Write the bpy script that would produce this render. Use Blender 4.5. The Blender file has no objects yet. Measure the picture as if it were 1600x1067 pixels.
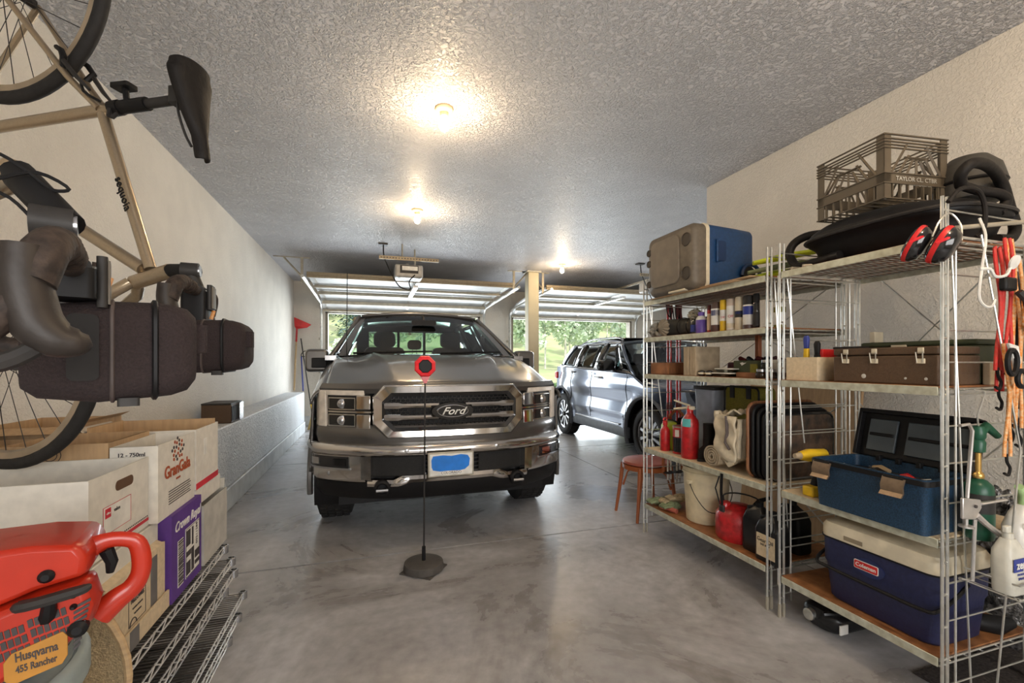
import bpy, math, random
from mathutils import Vector, Matrix, noise
random.seed(7)
R = math.radians; PI = math.pi
sc = bpy.context.scene
COL = sc.collection

# ------------------------------------------------------------ camera
cam = bpy.data.cameras.new('camera'); cam.lens = 15.64; cam.sensor_width = 36; cam.shift_y = 0.0203
cam.clip_start = 0.05; cam.clip_end = 400
co = bpy.data.objects.new('camera', cam); COL.objects.link(co)
co.location = (0, 0, 1.33); co.rotation_euler = (R(90), 0, -R(17.34)); sc.camera = co
# ------------------------------------------------------------ light and exposure
sc.view_settings.view_transform = 'Standard'; sc.view_settings.look = 'None'
sc.view_settings.exposure = 0.75; sc.view_settings.gamma = 1; sc.view_settings.use_curve_mapping = False
W = bpy.data.worlds.new('sky'); sc.world = W; W.use_nodes = True
nt = W.node_tree; nt.nodes.clear()
bg = nt.nodes.new('ShaderNodeBackground'); sk = nt.nodes.new('ShaderNodeTexSky'); out = nt.nodes.new('ShaderNodeOutputWorld')
sk.sky_type = 'NISHITA'; sk.sun_disc = False; sk.sun_elevation = R(48); sk.sun_rotation = R(200); sk.air_density = 1.2; sk.dust_density = 2
mixb = nt.nodes.new('ShaderNodeMix'); mixb.data_type = 'RGBA'; mixb.inputs[0].default_value = .55
nt.links.new(sk.outputs[0], mixb.inputs[6]); mixb.inputs[7].default_value = (8, 8.3, 8.6, 1)
nt.links.new(mixb.outputs[2], bg.inputs[0]); bg.inputs[1].default_value = 0.2
nt.links.new(bg.outputs[0], out.inputs[0])
sun = bpy.data.lights.new('sun', 'SUN'); sun.energy = 2.4; sun.angle = R(4); sun.color = (1, .96, .88)
so = bpy.data.objects.new('sun', sun); COL.objects.link(so); so.rotation_euler = (R(42), 0, R(35))
def area(name, loc, rot, sx, sy, power, color):
    l = bpy.data.lights.new(name, 'AREA'); l.shape = 'RECTANGLE'; l.size = sx; l.size_y = sy; l.energy = power; l.color = color
    o = bpy.data.objects.new(name, l); COL.objects.link(o); o.location = loc; o.rotation_euler = rot; return o
# daylight that comes in through the two open doors (outside them) and fill light added at a made-up rear window
area('daylight_front_door', (.72, 10.9, 1.35), (R(-90), 0, 0), 3.3, 2.3, 120, (.84, .92, 1))
area('daylight_second_door', (4.82, 10.9, 1.35), (R(-90), 0, 0), 3.3, 2.3, 120, (.84, .92, 1))
area('rear_fill_light', (.6, -2.55, 1.6), (R(90), 0, 0), 3.2, 1.5, 58, (1, .97, .95))
area('daylight_side_window', (7.9, 4.6, 1.75), (R(90), 0, R(90)), 2.2, 1.1, 60, (.9, .95, 1))
BULB_W = 11

# ------------------------------------------------------------ materials
MATS = {}
def mat(name, color, rough=.5, metal=0, noise_s=0, noise_a=.08, bump=0, bump_s=None, coat=0, emit=0, alpha=1, trans=0, spec=.5, stretch=None, color2=None, ior=1.45, sheen=0):
    if name in MATS: return MATS[name]
    m = bpy.data.materials.new(name); m.use_nodes = True; n = m.node_tree.nodes; l = m.node_tree.links
    b = n['Principled BSDF']; b.inputs['Roughness'].default_value = rough; b.inputs['Metallic'].default_value = metal
    c = tuple(color) + (1,); b.inputs['Base Color'].default_value = c
    b.inputs['Specular IOR Level'].default_value = spec; b.inputs['IOR'].default_value = ior
    if coat: b.inputs['Coat Weight'].default_value = coat; b.inputs['Coat Roughness'].default_value = .08
    if sheen: b.inputs['Sheen Weight'].default_value = sheen
    if emit: b.inputs['Emission Color'].default_value = c; b.inputs['Emission Strength'].default_value = emit
    if alpha < 1: b.inputs['Alpha'].default_value = alpha
    if trans: b.inputs['Transmission Weight'].default_value = trans
    if not noise_s: noise_s = 14
    tc = n.new('ShaderNodeTexCoord'); mp = n.new('ShaderNodeMapping'); l.new(tc.outputs['Object'], mp.inputs[0])
    if stretch: mp.inputs['Scale'].default_value = stretch
    nz = n.new('ShaderNodeTexNoise'); nz.inputs['Scale'].default_value = noise_s; nz.inputs['Detail'].default_value = 5
    l.new(mp.outputs[0], nz.inputs['Vector'])
    mx = n.new('ShaderNodeMix'); mx.data_type = 'RGBA'
    rp = n.new('ShaderNodeMapRange'); rp.inputs[1].default_value = .35; rp.inputs[2].default_value = .65; l.new(nz.outputs[0], rp.inputs[0])
    l.new(rp.outputs[0], mx.inputs[0])
    c2 = tuple(color2) if color2 else tuple(min(1, v * (1 - 2 * noise_a)) for v in color)
    mx.inputs[6].default_value = c2 + (1,); mx.inputs[7].default_value = tuple(min(1, v * (1 + noise_a)) for v in color) + (1,)
    l.new(mx.outputs[2], b.inputs['Base Color'])
    if bump:
        n2 = n.new('ShaderNodeTexNoise'); n2.inputs['Scale'].default_value = bump_s or 60; n2.inputs['Detail'].default_value = 3
        l.new(mp.outputs[0], n2.inputs['Vector'])
        bp = n.new('ShaderNodeBump'); bp.inputs['Strength'].default_value = bump; bp.inputs['Distance'].default_value = .01
        l.new(n2.outputs[0], bp.inputs['Height']); l.new(bp.outputs[0], b.inputs['Normal'])
    MATS[name] = m; return m
def M_(name): return MATS[name]

def stucco(name, color, strength, scale, dist, rough=.85, spec=.3):
    m = mat(name, color, rough, noise_s=3, noise_a=.03, spec=spec); n = m.node_tree.nodes; l = m.node_tree.links; b = n['Principled BSDF']
    tc = n.new('ShaderNodeTexCoord')
    v = n.new('ShaderNodeTexNoise'); v.inputs['Scale'].default_value = scale; v.inputs['Detail'].default_value = 3.5; v.inputs['Roughness'].default_value = .62; v.inputs['Distortion'].default_value = .6
    l.new(tc.outputs['Object'], v.inputs['Vector'])
    r = n.new('ShaderNodeValToRGB'); r.color_ramp.elements[0].position = .44; r.color_ramp.elements[1].position = .62
    l.new(v.outputs[0], r.inputs[0])
    bp = n.new('ShaderNodeBump'); bp.inputs['Strength'].default_value = strength; bp.inputs['Distance'].default_value = dist
    l.new(r.outputs[0], bp.inputs['Height']); l.new(bp.outputs[0], b.inputs['Normal']); return m
stucco('ceiling_plaster', (.74, .73, .75), 1.0, 46, .022, .45, .5)
stucco('wall_plaster', (.73, .685, .61), .5, 58, .008, .6, .35)
stucco('ledge_plaster', (.66, .68, .70), .7, 30, .012, .5, .5)
mat('curb_paint', (.66, .68, .68), .6, noise_s=6); mat('trim_paint', (.62, .60, .52), .55)
def concrete():
    m = mat('concrete', (.40, .39, .385), .34, spec=.5); n = m.node_tree.nodes; l = m.node_tree.links; b = n['Principled BSDF']
    tc = n.new('ShaderNodeTexCoord')
    a1 = n.new('ShaderNodeTexNoise'); a1.inputs['Scale'].default_value = .9; a1.inputs['Detail'].default_value = 8; a1.inputs['Roughness'].default_value = .65; a1.inputs['Distortion'].default_value = .8
    a2 = n.new('ShaderNodeTexNoise'); a2.inputs['Scale'].default_value = 16; a2.inputs['Detail'].default_value = 6
    for a in (a1, a2): l.new(tc.outputs['Object'], a.inputs['Vector'])
    r = n.new('ShaderNodeValToRGB'); e = r.color_ramp.elements; e[0].position = .34; e[0].color = (.21, .19, .175, 1); e[1].position = .66; e[1].color = (.53, .525, .53, 1)
    x = r.color_ramp.elements.new(.5); x.color = (.37, .36, .355, 1)
    l.new(a1.outputs[0], r.inputs[0])
    mx = n.new('ShaderNodeMix'); mx.data_type = 'RGBA'; mx.blend_type = 'OVERLAY'; mx.inputs[0].default_value = .35
    l.new(r.outputs[0], mx.inputs[6]); l.new(a2.outputs[0], mx.inputs[7]); l.new(mx.outputs[2], b.inputs['Base Color'])
    mr = n.new('ShaderNodeMapRange'); mr.inputs[1].default_value = .3; mr.inputs[2].default_value = .7; mr.inputs[3].default_value = .2; mr.inputs[4].default_value = .42
    l.new(a1.outputs[0], mr.inputs[0]); l.new(mr.outputs[0], b.inputs['Roughness'])
    bp = n.new('ShaderNodeBump'); bp.inputs['Strength'].default_value = .12; bp.inputs['Distance'].default_value = .004
    l.new(a2.outputs[0], bp.inputs['Height']); l.new(bp.outputs[0], b.inputs['Normal'])
concrete()
mat('joint', (.10, .085, .07), .9)
mat('galv', (.66, .66, .62), .32, .85, noise_s=20); mat('galv_cream', (.60, .61, .50), .45, .35, noise_s=30, color2=(.46, .45, .34))
mat('zinc', (.44, .40, .32), .45, .5); mat('brass_steel', (.33, .27, .18), .45, .3, noise_s=30)
mat('chrome', (.72, .70, .68), .12, 1, noise_a=.01); mat('chrome_dull', (.55, .55, .56), .25, .9)
mat('black_plastic', (.009, .0085, .009), .5, noise_s=40, spec=.3); mat('black_rubber', (.011, .009, .008), .6, noise_s=30, bump=.15, spec=.3)
mat('black_gloss', (.012, .012, .013), .12, coat=.6); mat('white_plastic', (.75, .74, .70), .4); mat('dark_grey', (.034, .031, .029), .5, noise_s=30, spec=.3)
mat('tire', (.022, .020, .019), .75, noise_s=40, bump=.2)
mat('truck_paint', (.150, .143, .135), .30, .75, noise_s=300, noise_a=.03, coat=.9)
mat('suv_paint', (.088, .105, .15), .26, .7, noise_s=300, noise_a=.03, coat=1)
mat('cardboard', (.50, .33, .18), .85, noise_s=60, noise_a=.06, stretch=(1, 1, .15)); mat('card_light', (.66, .53, .35), .85, noise_s=60, noise_a=.05)
mat('card_white', (.74, .70, .62), .7, noise_s=30, noise_a=.04); mat('card_grey', (.50, .48, .43), .8)
mat('card_purple', (.115, .045, .26), .6); mat('ink', (.06, .05, .05), .7); mat('ink_red', (.62, .03, .05), .6); mat('paper', (.82, .8, .74), .7)
mat('hardboard', (.33, .14, .05), .5, noise_s=18, color2=(.20, .075, .025)); mat('wood', (.50, .34, .18), .6, noise_s=8, stretch=(1, 1, 12)); mat('wood_dark', (.28, .12, .05), .5, noise_s=10, stretch=(8, 1, 1), noise_a=.2)
mat('wood_block', (.42, .33, .22), .7, noise_s=12, stretch=(1, 8, 1), noise_a=.15)
mat('red_plastic', (.62, .02, .02), .35, coat=.3); mat('red_metal', (.50, .015, .02), .38, coat=.3, noise_s=30, color2=(.30, .01, .01))
mat('orange_plastic', (.46, .026, .009), .33, coat=.3, noise_a=.05); mat('maroon', (.10, .012, .012), .55)
mat('navy_plastic', (.018, .022, .07), .5, noise_s=60, bump=.1); mat('blue_plastic', (.012, .055, .16), .42, noise_s=50, bump=.1)
mat('tool_blue', (.014, .045, .09), .5, noise_s=200, noise_a=.25); mat('cream_plastic', (.68, .60, .44), .5); mat('grey_lid', (.14, .115, .085), .5, noise_s=30)
mat('bucket_cream', (.66, .57, .38), .5, noise_s=12); mat('lime', (.42, .50, .02), .6, sheen=.2); mat('olive', (.19, .17, .02), .8, noise_s=90, bump=.3); mat('yellow', (.78, .50, .02), .4); mat('neon', (.62, .72, .03), .5)
mat('glove_green', (.20, .24, .13), .8, bump=.4); mat('glove_tan', (.42, .33, .20), .85, bump=.4)
mat('purple_plastic', (.14, .08, .38), .4); mat('white_gloss', (.80, .78, .72), .3); mat('brown_can', (.11, .06, .05), .35)
mat('tarp', (.60, .52, .38), .6, noise_s=20, bump=.5, bump_s=25); mat('mat_tan', (.34, .27, .18), .9, noise_s=80, bump=.4)
mat('brown_case', (.095, .055, .03), .5, noise_s=250, bump=.2); mat('green_case', (.045, .055, .025), .6)
mat('gold_paint', (.42, .33, .22), .28, .75, coat=.7, noise_s=200, noise_a=.03); mat('bar_tape', (.040, .026, .019), .7, noise_s=90, noise_a=.3, bump=.3)
mat('bag_fabric', (.027, .017, .017), .85, noise_s=300, noise_a=.12, bump=.35, bump_s=300); mat('tan_leather', (.35, .16, .05), .5)
mat('glass_blue', (.30, .40, .45), .1); mat('glow_bulb', (1, .78, .48), .5, emit=40); mat('porcelain', (.80, .62, .40), .35)
mat('door_white', (.72, .73, .72), .5, noise_s=4); mat('door_edge', (.26, .19, .11), .6)
mat('frame_dark', (.22, .19, .14), .6)
mat('leather', (.08, .06, .055), .6); mat('seat_red', (.36, .10, .07), .4); mat('chair_wood', (.36, .10, .03), .35, noise_s=8, stretch=(1, 1, .2), coat=.3)
mat('trash_green', (.30, .35, .34), .5); mat('wicker', (.42, .29, .14), .8, noise_s=120, noise_a=.35, bump=.5, bump_s=200)
mat('plate_blue', (.01, .20, .72), .5); mat('red_reflector', (.88, .02, .03), .25, coat=.6); mat('smoke_jug', (.012, .012, .013), .3)
mat('green_plastic', (.01, .075, .04), .35); mat('brass', (.60, .38, .12), .3, .9); mat('aluminium', (.7, .68, .66), .35, .9)
mat('red_cord', (.55, .02, .02), .7, noise_s=110, color2=(.52, .07, .05)); mat('orange_cord', (.66, .22, .03), .7, noise_s=110, color2=(.75, .50, .28))
mat('milky', (.66, .64, .55), .35, alpha=.95); mat('label_blue', (.03, .05, .28), .4)
def glass(name, tint, refl=.12, rough=.0):
    m = bpy.data.materials.new(name); m.use_nodes = True; n = m.node_tree.nodes; l = m.node_tree.links; n.clear()
    o = n.new('ShaderNodeOutputMaterial'); t = n.new('ShaderNodeBsdfTransparent'); g = n.new('ShaderNodeBsdfGlossy'); x = n.new('ShaderNodeMixShader')
    f = n.new('ShaderNodeFresnel'); f.inputs[0].default_value = 1.5
    nz = n.new('ShaderNodeTexNoise'); nz.inputs['Scale'].default_value = 3
    ma = n.new('ShaderNodeMath'); ma.operation = 'MULTIPLY_ADD'; ma.inputs[1].default_value = .04; l.new(nz.outputs[0], ma.inputs[0]); l.new(f.outputs[0], ma.inputs[2])
    t.inputs[0].default_value = tint + (1,); g.inputs['Roughness'].default_value = rough
    l.new(ma.outputs[0], x.inputs[0]); l.new(t.outputs[0], x.inputs[1]); l.new(g.outputs[0], x.inputs[2]); l.new(x.outputs[0], o.inputs[0]); MATS[name] = m
glass('windscreen', (.74, .84, .80)); glass('side_glass', (.22, .30, .29)); glass('clear_plastic', (.75, .78, .74), rough=.1); glass('lens', (.55, .55, .56), rough=.03)

# ------------------------------------------------------------ mesh building
class MB:
    def __init__(s): s.v = []; s.f = []; s.M = Matrix()
    def pt(s, p): s.v.append(s.M @ Vector(p)); return len(s.v) - 1
    def at(s, x, y, z, rz=0, rx=0, ry=0):
        s.M = Matrix.Translation((x, y, z)) @ Matrix.Rotation(rz, 4, 'Z') @ Matrix.Rotation(ry, 4, 'Y') @ Matrix.Rotation(rx, 4, 'X'); return s
    def box(s, x0, x1, y0, y1, z0, z1):
        i = [s.pt((x, y, z)) for z in (z0, z1) for x, y in ((x0, y0), (x1, y0), (x1, y1), (x0, y1))]
        for q in ((3, 2, 1, 0), (4, 5, 6, 7), (0, 1, 5, 4), (1, 2, 6, 5), (2, 3, 7, 6), (3, 0, 4, 7)): s.f.append([i[k] for k in q])
        return s
    def cbox(s, c, d): return s.box(c[0]-d[0]/2, c[0]+d[0]/2, c[1]-d[1]/2, c[1]+d[1]/2, c[2]-d[2]/2, c[2]+d[2]/2)
    def rings(s, rings, closed=True, cap=True, loop=False):
        idx = [[s.pt(p) for p in r] for r in rings]; n = len(idx[0]); m = len(idx)
        for a in range(m if loop else m - 1):
            A, B = idx[a], idx[(a + 1) % m]
            for k in range(n if closed else n - 1): s.f.append([A[k], A[(k + 1) % n], B[(k + 1) % n], B[k]])
        if cap and closed and not loop: s.f.append(idx[0][::-1]); s.f.append(idx[-1])
        return s
    def tube(s, pts, r, n=8, closed=False, flat=1):
        pts = [Vector(p) for p in pts]; m = len(pts); rr = list(r) if isinstance(r, (list, tuple)) else [r] * m
        if 5 <= m <= 16 and not closed:   # centripetal Catmull-Rom smoothing of hand-placed paths
            P = [pts[0] * 2 - pts[1]] + pts + [pts[-1] * 2 - pts[-2]]; o, q = [], []
            for i in range(m - 1):
                a, b, c, d = P[i:i+4]; t0 = 0; t1 = t0 + max(1e-4, (b-a).length) ** .5; t2 = t1 + max(1e-4, (c-b).length) ** .5; t3 = t2 + max(1e-4, (d-c).length) ** .5
                for k in range(4):
                    t = t1 + (t2 - t1) * k / 4
                    A1 = a*((t1-t)/(t1-t0)) + b*((t-t0)/(t1-t0)); A2 = b*((t2-t)/(t2-t1)) + c*((t-t1)/(t2-t1)); A3 = c*((t3-t)/(t3-t2)) + d*((t-t2)/(t3-t2))
                    B1 = A1*((t2-t)/(t2-t0)) + A2*((t-t0)/(t2-t0)); B2 = A2*((t3-t)/(t3-t1)) + A3*((t-t1)/(t3-t1))
                    o.append(B1*((t2-t)/(t2-t1)) + B2*((t-t1)/(t2-t1))); q.append(rr[i] + (rr[i+1]-rr[i])*k/4)
            pts = o + [pts[-1]]; rr = q + [rr[-1]]; m = len(pts)
        T = []
        for i in range(m):
            a = pts[(i - 1) % m] if (closed or i > 0) else pts[i]; b = pts[(i + 1) % m] if (closed or i < m - 1) else pts[i]
            t = (b - a); T.append(t.normalized() if t.length > 1e-9 else Vector((0, 0, 1)))
        u = T[0].cross(Vector((0, 0, 1)));
        if u.length < .05: u = T[0].cross(Vector((1, 0, 0)))
        u.normalize(); out = []
        for i in range(m):
            u = (u - T[i] * u.dot(T[i])); u = u.normalized() if u.length > 1e-6 else T[i].orthogonal().normalized()
            w = T[i].cross(u)
            out.append([pts[i] + (u * math.cos(2*PI*k/n) + w * (flat * math.sin(2*PI*k/n))) * rr[i] for k in range(n)])
        return s.rings(out, loop=closed)
    def rod(s, a, b, r, n=8, r2=None): return s.tube([a, b], [r, r if r2 is None else r2], n)
    def lathe(s, prof, n=24, axis='z', loop=False, cap=True):
        rings = []
        for r, z in prof:
            r = max(r, 1e-4); ring = []
            for k in range(n):
                c, d = r * math.cos(2*PI*k/n), r * math.sin(2*PI*k/n)
                ring.append((c, d, z) if axis == 'z' else ((z, c, d) if axis == 'x' else (d, z, c)))
            rings.append(ring)
        return s.rings(rings, loop=loop, cap=cap)
    def prism(s, poly, h0, h1, plane='xy'):
        def P(a, b, h): return (a, b, h) if plane == 'xy' else ((a, h, b) if plane == 'xz' else (h, a, b))
        return s.rings([[P(a, b, h0) for a, b in poly], [P(a, b, h1) for a, b in poly]])
    def grid(s, fn, nu, nv, cu=False):
        idx = [[s.pt(fn(i / nu, j / nv)) for j in range(nv + 1)] for i in range(nu if cu else nu + 1)]
        for i in range(nu):
            A = idx[i]; B = idx[(i + 1) % len(idx)]
            for j in range(nv): s.f.append([A[j], B[j], B[j + 1], A[j + 1]])
        return s
    def build(s, name, material, parent=None, smooth=True, bevel=0, solid=0, sub=0, angle=40, seg=2):
        me = bpy.data.meshes.new(name)
        off = Vector((0, 0, 0))
        if parent is not None:
            p = parent
            while p is not None: off = off + p.location; p = p.parent
        me.from_pydata([v - off for v in s.v], [], s.f); me.update()
        me.materials.append(material if not isinstance(material, str) else MATS[material])
        if smooth:
            for p in me.polygons: p.use_smooth = True
            try: me.set_sharp_from_angle(angle=R(angle))
            except Exception: pass
        o = bpy.data.objects.new(name, me); COL.objects.link(o); o.parent = parent
        if solid: q = o.modifiers.new('t', 'SOLIDIFY'); q.thickness = solid; q.offset = 0
        if bevel: q = o.modifiers.new('b', 'BEVEL'); q.width = bevel; q.segments = seg; q.limit_method = 'ANGLE'; q.angle_limit = R(30); q.harden_normals = False
        if sub: q = o.modifiers.new('s', 'SUBSURF'); q.levels = sub; q.render_levels = sub
        return o
def tag(o, label=None, cat=None, group=None, kind=None):
    if label: o['label'] = label
    if cat: o['category'] = cat
    if group: o['group'] = group
    if kind: o['kind'] = kind
    return o
def thing(name, label, cat, loc=(0, 0, 0), group=None):
    o = bpy.data.objects.new(name, None); COL.objects.link(o); o.location = loc; o.empty_display_size = .05
    bpy.context.view_layer.update(); return tag(o, label, cat, group)
def rootless(o, loc):  # move a single-mesh thing's origin to its base
    loc = Vector(loc); o.data.transform(Matrix.Translation(-loc)); o.location = loc; return o
def struct(name, mb, m, parent=None, **k):
    o = mb.build(name, m, parent, **k)
    if parent is None: o['kind'] = 'structure'
    return o
def dup(root, delta, label, rot=0):
    def cp(o, par):
        c = o.copy(); COL.objects.link(c); c.parent = par
        for ch in o.children: cp(ch, c)
        return c
    r = cp(root, None); r.location = root.location + Vector(delta); r.rotation_euler.z += rot; r['label'] = label; return r
def text(s, size, material, parent, loc, face='-y', name='lettering', ext=.0006, shear=0, align='CENTER', rot=0, sx=1, off=0, M=None):
    cu = bpy.data.curves.new('t', 'FONT'); cu.body = s; cu.size = size; cu.extrude = ext; cu.shear = shear; cu.align_x = align; cu.align_y = 'CENTER'; cu.offset = off; cu.resolution_u = 3
    t = bpy.data.objects.new('t', cu); COL.objects.link(t); bpy.context.view_layer.update()
    me = bpy.data.meshes.new_from_object(t.evaluated_get(bpy.context.evaluated_depsgraph_get())); bpy.data.objects.remove(t)
    m0 = Matrix.Diagonal((sx, 1, 1, 1))
    Fm = {'-y': Matrix(((1,0,0,0),(0,0,-1,0),(0,1,0,0),(0,0,0,1))), '-x': Matrix(((0,0,-1,0),(-1,0,0,0),(0,1,0,0),(0,0,0,1))), '+x': Matrix(((0,0,1,0),(1,0,0,0),(0,1,0,0),(0,0,0,1))), 'up': Matrix()}
    T = (M if M is not None else Matrix.Translation(loc) @ Fm[face]) @ Matrix.Rotation(rot, 4, 'Z') @ m0
    me.transform(T); off_ = Vector((0, 0, 0)); p = parent
    while p is not None: off_ = off_ + p.location; p = p.parent
    me.transform(Matrix.Translation(-off_)); me.materials.clear(); me.materials.append(MATS[material] if isinstance(material, str) else material)
    o = bpy.data.objects.new(name, me); COL.objects.link(o); o.parent = parent; return o
def arc(cx, cy, r, a0, a1, n): return [(cx + r * math.cos(R(a0 + (a1 - a0) * k / n)), cy + r * math.sin(R(a0 + (a1 - a0) * k / n))) for k in range(n + 1)]
def rrect(x0, x1, y0, y1, r, n=4):
    return arc(x1 - r, y0 + r, r, -90, 0, n) + arc(x1 - r, y1 - r, r, 0, 90, n) + arc(x0 + r, y1 - r, r, 90, 180, n) + arc(x0 + r, y0 + r, r, 180, 270, n)

# ============================================================ SETTING
CZ = 3.03; YD = 10.2
sb = struct('floor', MB().box(-1.75, 7.75, -2.25, 10.35, -.12, -.02), 'joint')
xs = [-1.75, 2.71, 7.75]; ys = [-2.25, -.02, 3.19, 6.39, 9.62, 10.35]
for i in range(2):
    for j in range(5):
        MB().box(xs[i] + .005, xs[i+1] - .005, ys[j] + .009, ys[j+1] - .009, -.10, 0).build('slab', 'concrete', sb)
struct('ceiling', MB().box(-1.75, 7.75, -2.25, 10.35, CZ, CZ + .15), 'ceiling_plaster')
struct('wall_left', MB().box(-1.75, -1.577, -2.25, 10.35, 0, CZ), 'wall_plaster')
lw = struct('wall_ledge', MB().box(-1.577, -1.25, -2.1, 9.27, .2, .763), 'ledge_plaster', bevel=.012)
struct('baseboard_left', MB().box(-1.577, -1.235, -2.1, 9.28, 0, .2), 'curb_paint', bevel=.008)
struct('wall_right', MB().box(3.10, 3.25, -2.25, 3.57, 0, CZ), 'wall_plaster', bevel=.004)
struct('wall_right_return', MB().box(3.25, 7.6, 3.42, 3.57, 0, CZ), 'wall_plaster')
# far right wall of the second bay with its window
wr = MB()
for b in ((3.57, 3.7, 0, CZ), (5.5, 10.35, 0, CZ), (3.7, 5.5, 0, 1.2), (3.7, 5.5, 2.3, CZ)): wr.box(7.55, 7.75, b[0], b[1], b[2], b[3])
struct('wall_second_bay', wr, 'wall_plaster')
wf = struct('window_2', MB().box(7.58, 7.66, 3.7, 5.5, 1.2, 1.25).box(7.58, 7.66, 3.7, 5.5, 2.25, 2.3).box(7.58, 7.66, 3.7, 3.75, 1.25, 2.25).box(7.58, 7.66, 5.45, 5.5, 1.25, 2.25).box(7.6, 7.64, 4.58, 4.62, 1.25, 2.25), 'trim_paint')
# unseen rear wall behind the camera, its window added for fill light
rw = MB()
for b in ((-1.75, -1.0, 0, CZ), (2.2, 3.25, 0, CZ), (-1.0, 2.2, 0, .85), (-1.0, 2.2, 2.35, CZ)): rw.box(b[0], b[1], -2.25, -2.1, b[2], b[3])
struct('wall_rear', rw, 'wall_plaster')
w1_ = struct('added_window_1', MB().box(-1, 2.2, -2.2, -2.14, .85, .9).box(-1, 2.2, -2.2, -2.14, 2.3, 2.35).box(-1, -.95, -2.2, -2.14, .9, 2.3).box(2.15, 2.2, -2.2, -2.14, .9, 2.3).box(.58, .62, -2.2, -2.14, .9, 2.3), 'trim_paint')
# door wall (two openings)
dw = MB()
for x0, x1, z0, z1 in ((-1.6, -.97, 0, CZ), (-.97, 2.40, 2.43, CZ), (2.40, 3.17, 0, CZ), (3.17, 6.48, 2.43, CZ), (6.48, 7.6, 0, CZ)):
    dw.box(x0, x1, YD, YD + .15, z0, z1)
struct('wall_front', dw, 'wall_plaster')
for k, (x0, x1) in enumerate(((-.97, 2.40), (3.17, 6.48))):
    t = struct('trim_%d' % (k + 1), MB().box(x0 - .01, x0 + .05, YD + .02, YD + .2, 0, 2.43).box(x1 - .05, x1 + .01, YD + .02, YD + .2, 0, 2.43).box(x0, x1, YD + .02, YD + .2, 2.38, 2.44), 'frame_dark')
for k, (x0, x1) in enumerate(((-1.56, -1.0), (2.42, 3.15), (6.5, 7.55))):
    struct('baseboard_front' if k == 0 else 'baseboard_front_%d' % (k+1), MB().box(x0, x1, YD - .03, YD, 0, .2), 'curb_paint', bevel=.005)
pst = thing('support_post', 'square cream painted post standing between the two parked cars', 'post', (2.86, 7.9, 0))
MB().box(2.755, 2.965, 7.8, 8.0, 0, CZ - .02).build('shaft', mat('post_paint', (.62, .56, .40), .6, noise_s=3, noise_a=.03), pst, bevel=.01)
MB().box(2.72, 3.0, 7.77, 8.03, CZ - .02, CZ).build('top_plate', 'trim_paint', pst)

# ------------------------------------------------------------ raised garage doors, tracks, openers
def garage_door(x0, x1, which):
    g = thing('garage_door', 'raised white sectional garage door folded under the ceiling above the %s' % which, 'garage door', ((x0+x1)/2, 9, 2.6))
    pts = [(7.86, 2.72), (8.50, 2.705), (9.10, 2.69), (9.72, 2.63), (10.13, 2.45)]
    xm = (x0 + x1) / 2
    for (ya, za), (yb, zb) in zip(pts, pts[1:]):
        d = Vector((0, yb - ya, zb - za)); n = Vector((0, -d.z, d.y)).normalized() * .02; e = d.normalized() * .004
        ring = lambda x: [Vector((x, ya, za)) + e, Vector((x, yb, zb)) - e, Vector((x, yb, zb)) - e + n * 2, Vector((x, ya, za)) + e + n * 2]
        MB().rings([ring(x0 - .04), ring(x1 + .04)]).build('panel', 'door_white', g, bevel=.004, smooth=False)
        for xx in (x0 + .02, x1 - .06, xm - .02):
            MB().rings([[Vector((xx + q, ya, za)) - n * .3, Vector((xx + q, yb, zb)) - n * .3, Vector((xx + q, yb, zb)) + n * .1, Vector((xx + q, ya, za)) + n * .1] for q in (0, .045)]).build('hinge_stile', 'galv', g, smooth=False)
    for (y, z, h, nm, m) in ((9.10, 2.66, .045, 'strut', 'zinc'), (8.52, 2.68, .03, 'strut', 'zinc'), (9.80, 2.57, .045, 'strut', 'zinc'), (10.12, 2.43, .03, 'strut', 'zinc')):
        MB().box(x0 - .02, x1 + .02, y - .035, y + .035, z - h, z - h + .012).box(x0 - .02, x1 + .02, y - .008, y + .008, z - h, z + .02).build(nm, m, g)
    MB().box(x0 - .05, x1 + .05, 7.80, 7.86, 2.70, 2.79).build('end_strut', 'brass_steel', g, bevel=.004)
    MB().box(x0 - .05, x1 + .05, 7.775, 7.80, 2.735, 2.745).build('strut_lip', 'brass_steel', g)
    MB().box(xm - .05, xm + .03, 7.86, 9.3, 2.62, 2.66).build('opener_bracket', 'aluminium', g)
    return g
garage_door(-.97, 2.40, 'pickup truck'); garage_door(3.17, 6.48, 'blue grey SUV')
def track(x, side, which):
    t = thing('door_track', 'roller track curving up %s' % which, 'track', (x, 9, 0))
    p = [(x, YD - .08, .05), (x, YD - .08, 2.32)] + [(x, YD - .08 - .25 * (1 - math.cos(R(a))), 2.32 + .25 * math.sin(R(a))) for a in (15, 30, 45, 60, 75, 90)] + [(x, 9.2, 2.60)] + [(x, 9.2 - .17*k, 2.60 + .006*k) for k in range(1, 11)]
    MB().tube(p, .028, 6).build('rail', 'galv', t)
    for z in (.4, 1.1, 1.8): MB().box(min(x, x+side*.05), max(x, x+side*.05), YD - .08, YD, z, z + .05).build('bracket', 'zinc', t)
    return t
track(-1.04, -1, 'beside the left plaster wall'); track(2.47, 1, 'between the truck opening and the cream post')
track(3.10, -1, 'on the near side of the opening behind the SUV'); track(6.55, 1, 'on the far side of the opening behind the SUV')
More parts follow.
